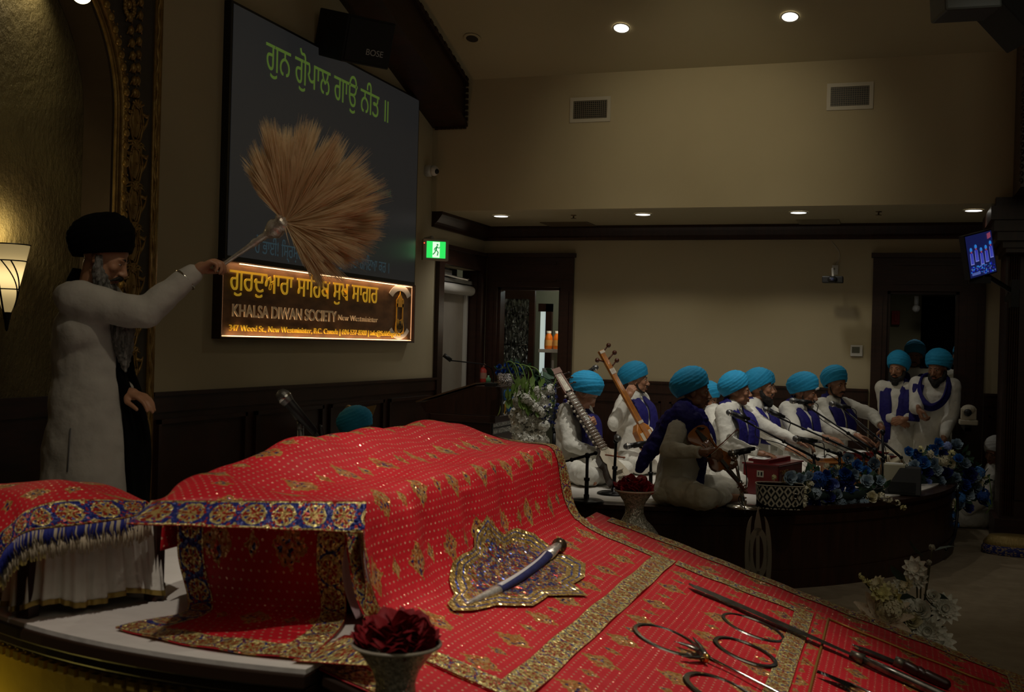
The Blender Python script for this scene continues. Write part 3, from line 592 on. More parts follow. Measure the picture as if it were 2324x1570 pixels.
# right hand dark column with arch
o=thing('wood_column','tall dark carved wooden column with capital at the right edge','column',(1.5,11.3,0))
g=G(); XC0=.90
g.bx((XC0,11.15,0),(2.4,11.7,2.62)); g.bx((XC0-.04,11.11,0),(2.44,11.74,.22)); g.bx((XC0+.12,11.12,.4),(2.3,11.15,2.3)); 
for i in range(5): g.tube([(XC0+.03+.02*i,11.15,.25),(XC0+.03+.02*i,11.15,2.6)],.010,8)
g.build('shaft',WOOD,o,smooth=False)
g=G()
for i,(e,z0,z1) in enumerate(((.02,2.62,2.66),(.05,2.66,2.72),(.10,2.72,2.80),(.13,2.80,2.9),(.16,2.90,3.02),(.12,3.02,3.1))): g.bx((XC0-e,10.96-e,z0),(2.4+e,11.74+e,z1))
g.build('capital',WOODH,o,smooth=False)
g=G(); g.bx((XC0+.02,10.2,3.1),(2.4,10.9,6)); g.build('upper_shaft',WOOD,o,smooth=False)
g=G(); [g.ell((XC0+.02,10.2,3.15+i*.06),(.02,.02,.025),nu=8,nv=5) for i in range(26)]; g.build('bead_moulding',WOODH,o)
A=[(XC0+1.0-.85*math.cos(a),2.9+1.9*math.sin(a)) for a in [math.pi/2*i/16 for i in range(17)]]
g=G(); g.tube([(x,10.16,z) for x,z in A],.03,8); g.build('arch_moulding',WOODH,o)
# TV on bracket
c=P(2227,577,8.9); right_=(P(2262,520,9.0)-P(2177,542,8.8)).normalized(); upv=(P(2177,542,8.8)-P(2195,632,8.85)).normalized(); nn=right_.cross(upv).normalized()
upv=nn.cross(right_).normalized(); W2=.165; H2=.16
o=thing('television','tilted television showing the singers, mounted beside the right column','television',c); MT=Matrix(((right_.x,upv.x,nn.x,0),(right_.y,upv.y,nn.y,0),(right_.z,upv.z,nn.z,0),(0,0,0,1)))
MT3=MT.to_3x3()
W2=.150; H2=.165
g=G(); g.box(c-nn*.03,(W2*2+.02,H2*2+.02,.05),MT3); g.build('tv_case',BLACK,o,smooth=False)
TVM=mat('tv_background',(.005,.005,.02),.3,emis=(.006,.008,.05),estr=1)
g=G(); g.box(c-nn*.003,(W2*2,H2*2,.004),MT3); g.build('tv_screen',TVM,o,smooth=False)
g=G(); rr=random.Random(3)
def tvp(x,y,z=.002): return c+MT3@Vector((x*W2,y*H2,z))
for i in range(5):
    x=-.75+i*.38; y=.15+.12*math.sin(i*2); 
    g.cur=0; g.prism([tvp(x-.13,y-.55),tvp(x+.13,y-.55),tvp(x+.10,y+.0),tvp(x-.10,y+.0)],nn*.0015)
    g.cur=1; g.prism([tvp(x-.08,y-.5),tvp(x-.02,y-.5),tvp(x-.01,y+.02),tvp(x-.07,y+.02)],nn*.003); g.prism([tvp(x+.03,y-.5),tvp(x+.08,y-.5),tvp(x+.06,y+.02),tvp(x+.01,y+.02)],nn*.003)
    g.cur=2; g.prism([tvp(x+.09*math.cos(a),y+.17+.11*math.sin(a)) for a in [k*math.pi/5 for k in range(10)]],nn*.002)
    g.cur=3; g.prism([tvp(x+.05*math.cos(a),y+.06+.06*math.sin(a)) for a in [k*math.pi/4 for k in range(8)]],nn*.003)
for i in range(80):
    g.cur=rr.choice([1,2,4]); x=rr.uniform(-.95,.9); y=rr.uniform(-.92,-.5); q=rr.uniform(.02,.05); g.prism([tvp(x-q,y),tvp(x,y-q),tvp(x+q,y),tvp(x,y+q)],nn*.004)
g.cur=4; g.prism([tvp(-.9,-.78),tvp(-.3,-.78),tvp(-.3,-.9),tvp(-.9,-.9)],nn*.006); g.cur=3; g.prism([tvp(.6,.65),tvp(.85,.7),tvp(.85,.95),tvp(.6,.9)],nn*.004)
E_=lambda n,c_: mat(n,(.01,.01,.01),.4,emis=c_,estr=1)
g.build('screen_picture',[E_('tv_white',(.13,.15,.42)),E_('tv_navy',(.008,.012,.30)),E_('tv_turban',(.02,.16,.50)),E_('tv_skin',(.20,.04,.08)),E_('tv_pale',(.06,.09,.28))],o,smooth=False)
g=G(); g.tube([c-nn*.05,c-nn*.12+Vector((.12,.1,-.14)),(XC0-.02,9.9,2.2)],.02,8); g.box(c-nn*.07+Vector((.05,.03,-.2)),(.16,.06,.05)); g.box((XC0-.03,9.95,2.2),(.06,.2,.22)); g.tube([(XC0-.03,9.95,2.2),(XC0,10.9,2.2)],.03,8); g.build('mount_arm',BLACKM,o,smooth=False)
# projector + speaker top right
c=P(2190,5,7.0); o=thing('ceiling_projector','pale grey ceiling projector at the upper right of the hall','projector',c)
g=G(); rz=Matrix.Rotation(R_(16),3,'Z')@Matrix.Rotation(R_(-4),3,'Y'); g.box(c,(.34,.30,.17),rz); g.build('projector_body',mat('projector_grey',(.075,.085,.075),.5),o,smooth=False,bevel=.015)
g=G(); g.tube([c+Vector((-.17,-.10,.04)),c+Vector((-.2,-.12,.04))],.035,14); g.build('lens',mat('glass_lens'),o)
g=G(); g.tube([c+Vector((0,0,.08)),c+Vector((0,0,1.8))],.025,10); g.build('ceiling_pole',mat('white_plastic'),o)
c=P(2300,10,7.3); o=thing('hanging_speaker','black loudspeaker hanging at the top right corner beside the projector','speaker',c)
g=G(); rr_=Matrix.Rotation(R_(20),3,'Z')@Matrix.Rotation(R_(45),3,'Y'); g.box(c,(.46,.4,.30),rr_); g.build('cabinet',mat('speaker_black'),o,smooth=False,bevel=.01); g=G(); g.tube([c,c+Vector((0,0,1.5))],.02,8); g.build('hanger',BLACKM,o)
# ================= people =================
def turban(c,Rm,s,m,parent,style='round',name='turban',seed=0,w=1.0,h=1.0):
    # c: head centre, Rm: head rotation; a wrapped dome tilted so its rim runs from the brow down to the nape
    rr=random.Random(seed); tilt=Matrix.Rotation(R_(-29+rr.uniform(-3,3)),3,'Y'); w*=rr.uniform(1.03,1.09); h*=rr.uniform(1.04,1.13)
    def fn(u,v):
        th=2*math.pi*u; ct,st=math.cos(th),math.sin(th); t=v
        z=-.052+.172*h*math.sin(t*math.pi/2)**1.0
        if t<.30: k=.84+.16*math.sin(t/.30*math.pi/2)
        else: q=(z-(-.052+.172*h*math.sin(.30*math.pi/2)))/(.172*h*(1-math.sin(.30*math.pi/2))); k=(max(0,1-min(1,q)**1.85))**(1/2.0)
        x=(.126 if ct>0 else .140)*ct*k; y=.112*st*k
        if style=='peak': z+=.012*max(0,ct)**2*math.sin(math.pi*t)
        ph=t*8.5+.35*math.sin(t*9+seed)+1.9*abs(math.sin(th/2))**1.3*(1 if st<0 else -1)*(1-.3*t)+.2*math.sin(2*th+seed)
        saw=ph%1; f=(.0050+.0022*math.sin(3.1*int(ph)+seed))*(saw-.5)*(1-.8*max(0,t-.8)/.2)*(1 if .04<t else .3)
        n=Vector((ct*k,st*k,.35)).normalized(); p=Vector((x*w,y*w,z))+n*f+Vector((-.004,0,.052))
        if v==0: p=Vector((x*.90,y*.90,z+.012))+Vector((-.004,0,.052))
        return c+Rm@(tilt@(p*s))
    g=G(); g.grid(fn,80,40,closeu=True); return g.build(name,m,parent)
def headgeo(g,c,Rm,s,beard=False):
    def e(p,r,rot=None,nu=14,nv=9):
        R2=Rm@(rot if rot is not None else Matrix.Identity(3)); g.ell(c+Rm@(Vector(p)*s),tuple(q*s for q in r),R2,nu,nv)
    def t(ps,rs): g.tube([c+Rm@(Vector(p)*s) for p in ps],[r*s for r in rs],8)
    e((-.012,0,.030),(.098,.077,.092),nu=22,nv=14); e((.028,0,-.045),(.058,.060,.070),nu=18,nv=12); e((.045,0,-.005),(.050,.062,.060),nu=16,nv=10)
    e((.058,0,-.098),(.026,.028,.020)); e((.076,.026,.020),(.016,.028,.010)); e((.076,-.026,.020),(.016,.028,.010))
    t([(.086,0,.012),(.098,0,-.010),(.113,0,-.033),(.106,0,-.044)],[.010,.010,.013,.011]); 
    for q in (-1,1):
        e((.099,q*.013,-.038),(.011,.008,.008)); e((.062,q*.042,-.022),(.022,.020,.020)); e((-.008,q*.077,-.012),(.020,.008,.032),Matrix.Rotation(q*.25,3,'Z')); e((.068,q*.031,.002),(.017,.017,.012))
        e((.02,q*.052,-.070),(.038,.012,.022))
    e((.086,0,-.062),(.016,.024,.009)); e((.085,0,-.076),(.015,.020,.009))
def facebits(c,Rm,s,parent,mouth=0,lids=False,glasses=False):
    def w(p): return c+Rm@(Vector(p)*s)
    for q in (-1,1):
        g=G(); g.ell(w((.0755,q*.031,.001)),(.0125*s,.0135*s,(.0035 if lids else .0068)*s),Rm,12,8); e=g.build('eye',EYEW,parent)
        g=G(); g.ell(w((.0855,q*.0315,.001)),(.0035*s,.0058*s,(.003 if lids else .0060)*s),Rm,10,6); g.build('iris',EYED,e)
        g=G(); g.tube([w(p) for p in ((.089,q*.012,.020),(.089,q*.028,.0275),(.079,q*.050,.021))],[.0045*s,.0055*s,.002*s],6,flat=.6); g.build('eyebrow',HAIR,parent)
    g=G(); g.ell(w((.094,0,-.0625)),(.010*s,.021*s,.0045*s),Rm,12,6); g.ell(w((.092,0,-.075-mouth*.012)),(.010*s,.018*s,.0055*s),Rm,12,6)
    if mouth: g.ell(w((.094,0,-.069-mouth*.006)),(.006*s,.015*s,.006*s),Rm,10,6)
    g.build('lips',LIPM,parent)
def beardgeo(c,Rm,s,parent,kind,m=None):
    m=m or HAIR; def_=lambda p: c+Rm@(Vector(p)*s); g=G()
    if kind=='none': return
    def e(p,r): g.ell(def_(p),tuple(q*s for q in r),Rm,12,8)
    if kind in('full','long'):
        for q in (-1,1):
            g.tube([def_(p) for p in ((.0,q*.076,-.02),(.018,q*.070,-.06),(.045,q*.052,-.095),(.07,q*.02,-.112))],[.014*s,.022*s,.030*s,.030*s],10)
        e((.066,0,-.112),(.040,.042,.030))
    if kind in('full','long','stubble','moustache'):
        for q in (-1,1): g.tube([def_(p) for p in ((.104,0,-.052),(.099,q*.018,-.055),(.086,q*.034,-.068))],[.0055*s,.0065*s,.003*s],8)
    if kind=='stubble':
        for q in (-1,1): g.tube([def_(p) for p in ((.0,q*.0775,-.02),(.02,q*.067,-.07),(.05,q*.045,-.104),(.078,0,-.112))],[.008*s,.008*s,.009*s,.008*s],8)
    if kind=='full': e((.075,0,-.135),(.035,.04,.038))
    if kind=='stubble': g.build('beard',m,parent,remesh=.004*s)
    else: g.build('beard',m,parent,remesh=.006*s,disp=(.012,.02) if kind!='moustache' else None)
def handgeo(g,wr,fd,pn,s=1.0,curl=.4,side=1,spread=.0,thumbin=.5):
    # wr wrist, fd finger direction, pn palm normal (palm faces pn); side=+1: thumb on fd x pn side
    fd=Vector(fd).normalized(); pn=Vector(pn); pn=(pn-fd*pn.dot(fd)).normalized(); sd=fd.cross(pn)*side
    W=lambda a,b,c_: wr+fd*a*s+sd*b*s+pn*c_*s
    g.caps(W(-.02,0,0),W(.03,0,0),.024*s,.028*s,10)
    for b,l in ((.028,.086),(.010,.090),(-.009,.086),(-.027,.078)): g.caps(W(.018,b*.6,0),W(l,b,0),.0165*s,.0115*s,8)
    cur=curl if hasattr(curl,'__len__') else [curl]*4
    for i,(b,l,ln,r) in enumerate(((.030,.086,.078,.0098),(.010,.091,.086,.0100),(-.010,.087,.080,.0096),(-.029,.078,.064,.0085))):
        a=0; p=W(l,b,0); r0=r
        for k,(fr,r1) in enumerate(((.45,.95),(.31,.88),(.24,.78))):
            a+=cur[i]*(1.0,1.15,.8)[k]; d=fd*math.cos(a)+pn*math.sin(a)+sd*spread*(1.5-i)*.1; q=p+d.normalized()*ln*fr*s; g.caps(p,q,r0*s,r*r1*s,8); p=q; r0=r*r1
    p0=W(.022,.026,.008); p1=W(.050,.050,.018+.012*thumbin); d=(fd*.9+pn*(.5*thumbin)+sd*(.35-.7*thumbin)).normalized(); p2=p1+d*.034*s; p3=p2+(d+pn*.25*thumbin).normalized()*.027*s
    g.caps(p0,p1,.015*s,.0125*s,8); g.caps(p1,p2,.012*s,.0105*s,8); g.caps(p2,p3,.0102*s,.0085*s,8)
def rotm(yaw,pitch=0,roll=0): return Matrix.Rotation(yaw,3,'Z')@Matrix.Rotation(pitch,3,'Y')@Matrix.Rotation(roll,3,'X')
def ik(sh,wr,l1,l2,hint):
    d=wr-sh; L=min(d.length,(l1+l2)*.995); dn=d.normalized(); a=(l1*l1-l2*l2+L*L)/(2*L); h=math.sqrt(max(0,l1*l1-a*a)); hv=Vector(hint); hv=(hv-dn*hv.dot(dn)).normalized(); return sh+dn*a+hv*h, sh+dn*L
def seated(label,pelvis,neck,yaw,head,hyaw,hpitch=0,hroll=0,skin=0,s=1.0,R=None,L=None,beard='none',mouth=0,scarf='both',cloth=None,tw='round',tcol=None,legs=True,feet=True,twist=0,lids=False,grp='seated musicians on the stage',tseed=0,cat='person'):
    """pelvis: seat point, neck: base of neck, head: head centre; yaw = heading of the body (0 faces +X)."""
    cloth=cloth or WHITE; pelvis=Vector(pelvis); neck=Vector(neck); head=Vector(head)
    o=thing('person',label,cat,(pelvis.x,pelvis.y,pelvis.z)); 
    if grp: o['group']=grp
    B=rotm(yaw); fw=B@Vector((1,0,0)); lf=B@Vector((0,1,0)); up=Vector((0,0,1)); B2=rotm(yaw+twist); fw2=B2@Vector((1,0,0)); lf2=B2@Vector((0,1,0))
    hp=pelvis+up*.11*s; ch=hp.lerp(neck,.66); shc=hp.lerp(neck,.90); Hm=rotm(hyaw,hpitch,hroll); sk=SKIN[skin]
    shl={-1:shc-lf2*.165*s-fw2*.005,1:shc+lf2*.165*s-fw2*.005}
    knee={q:pelvis+fw*.30*s+lf*q*.30*s+up*.085*s for q in (-1,1)}
    ank={q:pelvis+fw*(.27 if q>0 else .33)*s-lf*q*.12*s+up*.055*s for q in (-1,1)}
    g=G(); headgeo(g,head,Hm,s)
    g.caps(neck-up*.03,head+Hm@Vector((-.02,0,-.05)),.056*s,.052*s,14)
    g.caps(hp,ch,.115*s,.12*s,16); g.caps(ch-lf2*.07,ch+lf2*.07,.10*s,.10*s,14); g.caps(shc-lf2*.13*s,shc+lf2*.13*s,.055*s,.055*s,12); g.caps(shc-lf2*.04*s,neck,.07*s,.055*s)
    arms={}
    for q,A in ((-1,R),(1,L)):
        if A is None:
            wr=knee[q]+up*.05*s-fw*.06*s; A=dict(w=wr,f=fw*1-lf*q*.3-up*.2,p=-up,c=.35)
        hint=A.get('h',lf*q*.5-up*1-fw*.2); e,wr=ik(shl[q],Vector(A['w']),.285*s,.255*s,hint); arms[q]=(e,wr,A)
        g.caps(shl[q],e,.046*s,.038*s,12); g.caps(e,wr,.038*s,.025*s,12); handgeo(g,wr+Vector(A['f']).normalized()*.012*s,A['f'],A['p'],s,A.get('c',.4),q*A.get('sd',-1),A.get('sp',0),A.get('t',.5))
    if legs:
        for q in (-1,1):
            g.caps(hp+lf*q*.08*s,knee[q],.075*s,.05*s,14); g.caps(knee[q],ank[q],.05*s,.033*s,12)
            if feet: ft=ank[q]-lf*q*.12*s+fw*.07*s-up*.018*s; g.caps(ank[q]-lf*q*.0-up*.012*s,ft,.034*s,.027*s,10); [g.caps(ft+fw*(.014*i-.02)*s-lf*q*.01*s,ft+fw*(.014*i-.012)*s-lf*q*.032*s,.009*s,.007*s,6) for i in range(4)]
    g.build('body',sk,o,remesh=.0055*s,sm=1)
    # shirt
    g=G(); g.caps(hp-up*.02,ch,.150*s,.150*s,20); g.caps(ch-lf2*.08*s,ch+lf2*.08*s,.125*s,.125*s,16); g.caps(shc-lf2*.125*s+up*.0,shc+lf2*.125*s,.072*s,.072*s,16); g.caps(shc-lf2*.05*s+up*.005,neck-up*.015*s,.085*s,.072*s,14)
    g.ell(hp-up*.03*s+fw*.02,(.18*s,.21*s,.10*s),B,18,10)
    for q in (-1,1):
        e,wr,A=arms[q]; cut=A.get('cut',.86); g.caps(shl[q]-lf2*q*.02,e,.074*s,.062*s,16); g.caps(e,e.lerp(wr,cut),.062*s,.042*s,16)
    g.build('shirt',cloth,o,remesh=.010*s,sm=3,disp=(.024*s,.085*s))
    for q in (-1,1):
        e,wr,A=arms[q]; cut=A.get('cut',.86); d=(wr-e).normalized(); p=e.lerp(wr,cut); g=G(); g.tube([p-d*.0,p+d*.035*s],.041*s,18); g.build('cuff',cloth,o,remesh=.006*s,sm=2)
    g=G()
    for q in (-1,1): g.sweep([neck+B2@(Vector(p)*s) for p in ((-.055,0,.035),(-.03,q*.055,.03),(.04,q*.052,.005),(.075,q*.014,-.045))],.034*s,.012*s,[B2@Vector(p) for p in ((-1,0,.3),(-.3,q,.2),(.5,q,.3),(1,q*.3,.3))],10)
    g.build('collar',cloth,o)
    # trousers / lap cloth
    if legs:
        g=G(); g.ell(hp-up*.045*s,(.17*s,.20*s,.095*s),B,18,10)
        for q in (-1,1):
            kk=knee[q]; g.caps(hp+lf*q*.08*s-up*.01*s,kk+up*.0*s,.108*s,.083*s,18); g.caps(kk,ank[q]+lf*q*.03*s,.080*s,.050*s,16)
        g.ell(pelvis+fw*.20*s+up*.055*s,(.17*s,.20*s,.055*s),B,16,8)
        g.build('trousers',cloth,o,remesh=.012*s,sm=3,disp=(.030*s,.085*s))
    facebits(head,Hm,s,o,mouth,lids); beardgeo(head,Hm,s,o,beard)
    turban(head,Hm,s,tcol or TURQ,o,tw,seed=tseed)
    # scarf
    def T(x,y,z): return neck+(B2@Vector((x,y,0)))*s+ (hp-neck)*(-z/ (neck-hp).length) *s if z<0 else neck+B2@(Vector((x,y,z))*s)
    if scarf in ('both','shawl','right'):
        for q in (-1,1):
            if scarf=='shawl' and q==-1: continue
            z1=-.36 if q==-1 else -.34
            pts=smoothpts([T(-.075,q*.01,.035),T(-.045,q*.075,.022),T(.03,q*.102,-.030),T(.135,q*.090,-.11),T(.172,q*.084,-.22),T(.172,q*.082,z1)],5)
            n=len(pts); nr=[B2@Vector((-1+2.0*min(1,i/(n*.35)),q*.9*math.sin(math.pi*min(1,i/(n*.5))),.5)) for i in range(n)]
            g=G(); g.sweep(pts,[.080*s+.060*s*min(1,i/(n*.5)) for i in range(n)],.028*s,nr,18,.007*s,5,q+tseed); g.build('scarf',NAVY,o,sm=1)
    o['_neck']=0; del o['_neck']
    return o,dict(fw=fw,lf=lf,up=up,arms=arms,shc=shc,sh=shl,hp=hp,B=B,T=T,head=head,Hm=Hm,knee=knee)
def pd(px,py,d): return P(px,py,d)
X_=Vector((1,0,0)); Y_=Vector((0,1,0)); U_=Vector((0,0,1))
STZ=.592
# ---- musician 1: bowed lute player, looking down
D=9.25
sar,i1=seated('young man in turquoise turban bowing a fretted wooden lute, head bowed',onz(1300,1090,STZ),pd(1306,918,D),R_(-16),pd(1330,893,D-.02),R_(14),R_(42),0,0,1.0,
 R=dict(w=pd(1362,1033,D-.32),f=Vector((.9,-.2,-.1)),p=Vector((.3,.9,-.2)),c=.75,h=Vector((-.3,-.5,-1))),
 L=dict(w=pd(1338,958,D-.18),f=Vector((.6,-.7,.2)),p=Vector((-.5,-.5,-.3)),c=.7),lids=True,tseed=1)
g=G(); c_=i1['arms'][-1][1]; g.tube([c_+Vector((.012+.034*math.cos(a),0.03*math.sin(a)*.3,.034*math.sin(a))) for a in [k*math.pi/10 for k in range(21)]],.005,8); g.build('bracelet',mat('brass_bangle',(.8,.5,.12),.25,1),sar)
# ---- musician 2
D=10.15
p2,i2=seated('young man in turquoise turban holding a long necked instrument upright by his chin',onz(1432,1066,STZ),pd(1440,893,D),R_(-20),pd(1445,862,D),R_(10),R_(2),0,0,.98,
 R=dict(w=pd(1424,905,D-.30),f=Vector((.35,.15,.9)),p=Vector((.2,1,.2)),c=.75,h=Vector((-.4,-.3,-1))),
 L=dict(w=pd(1475,1015,D-.25),f=Vector((.9,-.4,-.2)),p=Vector((-.3,-.6,-.3)),c=.6),beard='stubble',mouth=.6,tseed=2)
# ---- musician 3: violinist
D=8.15
p3,i3=seated('young man in turquoise turban playing a violin at the front of the stage',onz(1532,1140,STZ),pd(1566,932,D),R_(-6),pd(1577,888,D),R_(8),R_(4),0,2,1.03,
 R=dict(w=pd(1590,1026,D-.52),f=Vector((1,.0,-.05)),p=Vector((.0,.8,-.5)),c=.65,h=Vector((-.7,-.5,-.8)),t=.9),
 L=dict(w=pd(1640,1078,D-.46),f=Vector((.9,-.2,-.35)),p=Vector((.1,-.5,.8)),c=.6,h=Vector((0,.4,-1))),beard='moustache',mouth=.8,scarf='shawl',tseed=3,cloth=OFFW)
T=i3['T']; Bz=i3['B']; sR=i3['sh'][-1]; g=G(); up=U_; fw=i3['fw']; lf=i3['lf']
g.caps(T(-.03,-.03,.01),sR+up*.035,.080,.085,16); g.caps(sR+up*.02,sR+fw*.02-up*.10,.088,.075,14); g.caps(sR+fw*.07+up*.0,T(.10,-.06,-.18),.085,.085,14); g.caps(T(.10,-.06,-.18),T(.12,-.0,-.36),.085,.065,14); g.caps(T(.06,-.02,-.06),T(.10,.02,-.2),.085,.085,14)
g.caps(sR-fw*.05+up*.0,T(-.11,-.12,-.14),.085,.085,14); g.caps(T(-.11,-.12,-.14),T(-.20,-.15,-.32),.080,.055,14); g.caps(T(-.20,-.15,-.32),T(-.235,-.15,-.42),.055,.035,12)
g.build('shawl',NAVY,p3,remesh=.009,sm=3,disp=(.030,.05),label='navy shawl thrown over the shoulder')
g=G(); g.tube(smoothpts([T(-.07,.03,.04),T(-.055,-.05,.045),T(.0,-.085,.03),T(.07,-.06,-.01),T(.12,.0,-.08),T(.13,.04,-.2)],5),[.034]*26,14); g.build('scarf',NAVY,p3,remesh=.008,sm=1,disp=(.012,.03))
g=G(); e3=i3['arms'][1][0]; g.caps(T(.12,.05,-.30),T(.14,.02,-.50),.06,.05,12); g.build('scarf_end',NAVY,p3,remesh=.008,sm=2,disp=(.02,.05))
# ---- musicians 4-7
D=9.1
p4,i4=seated('boy in turquoise turban at the nearest red harmonium, behind the violinist',onz(1652,1103,STZ),pd(1664,918,D),R_(-24),pd(1675,887,D),R_(6),R_(2),0,1,.94,
 R=dict(w=pd(1720,1027,D-.30),f=Vector((1,.0,-.12)),p=Vector((0,.1,-1)),c=.28,h=Vector((-.2,-.6,-1))),
 L=dict(w=pd(1812,1002,D-.10),f=Vector((1,-.25,-.25)),p=Vector((0,-.5,-1)),c=.3,h=Vector((-.2,.4,-1))),mouth=.8,tseed=4)
D=9.85
p5,i5=seated('bearded young man in turquoise turban singing, second singer behind the red harmonium',onz(1706,1082,STZ),pd(1714,912,D),R_(-24),pd(1728,880,D),R_(0),R_(0),0,0,.98,
 R=dict(w=pd(1790,1020,D-.45),f=Vector((1,-.1,-.2)),p=Vector((0,0,-1)),c=.3),
 L=dict(w=pd(1872,1002,D-.15),f=Vector((1,-.1,-.15)),p=Vector((0,-.3,-1)),c=.25,h=Vector((-.2,.4,-1))),beard='full',mouth=1.2,tseed=5)
D=9.95
p6,i6=seated('young man in turquoise turban with a white band, leaning over the brown harmonium',onz(1800,1078,STZ),pd(1812,915,D),R_(-32),pd(1828,890,D-.03),R_(-12),R_(14),0,1,1.0,
 R=dict(w=pd(1868,992,D-.45),f=Vector((1,-.1,-.1)),p=Vector((0,.1,-1)),c=.3),
 L=dict(w=pd(1940,988,D-.25),f=Vector((1,-.2,-.2)),p=Vector((0,-.4,-1)),c=.25,h=Vector((-.2,.4,-1))),beard='stubble',mouth=.6,tseed=6)
g=G(); g.sweep([i6['head']+i6['Hm']@Vector(p) for p in ((.088,-.035,.052),(.098,-.012,.063),(.100,.012,.066),(.092,.035,.060))],.022,.012,[i6['Hm']@Vector((1,0,.3))]*4,10); g.build('white_band',WHITE,p6)
D=10.6
p7,i7=seated('young man in turquoise turban playing the drum at the far end of the stage',onz(1884,1062,STZ),pd(1890,905,D),R_(-38),pd(1898,872,D-.03),R_(-44),R_(8),0,1,1.0,
 R=dict(w=pd(1950,992,D-.35),f=Vector((1,-.3,-.25)),p=Vector((0,-.3,-1)),c=.25),
 L=dict(w=pd(2003,972,D-.30),f=Vector((-.1,-.3,-1)),p=Vector((-.9,.2,-.2)),c=.2,h=Vector((.8,.6,.2)),cut=.62),beard='stubble',tseed=7,scarf='both')
# mostly hidden person between the violinist and the harmonium
p8,i8=seated('bearded person in white, mostly hidden behind the violinist',onz(1612,1078,STZ),pd(1618,925,10.1),R_(6),pd(1606,905,10.1),R_(-20),R_(25),0,1,.92,beard='full',tseed=8,scarf='none')
p9,i9=seated('person whose turquoise turban edge shows behind the bearded singer',onz(1742,1066,STZ),pd(1732,905,10.5),R_(6),pd(1736,878,10.5),R_(15),R_(5),0,1,.95,tseed=9,scarf='none')
# seated on the floor by the left wall; only the turban shows
p10,i10=seated('person by the left wall, only a turquoise turban showing above the red cloth',Vector((P(815,1170,8.5).x,P(815,1170,8.5).y,.16)),P(812,1000,8.5),R_(0),P(814,975,8.5),R_(10),R_(10),0,1,1.0,scarf='none',grp=None,tseed=10)
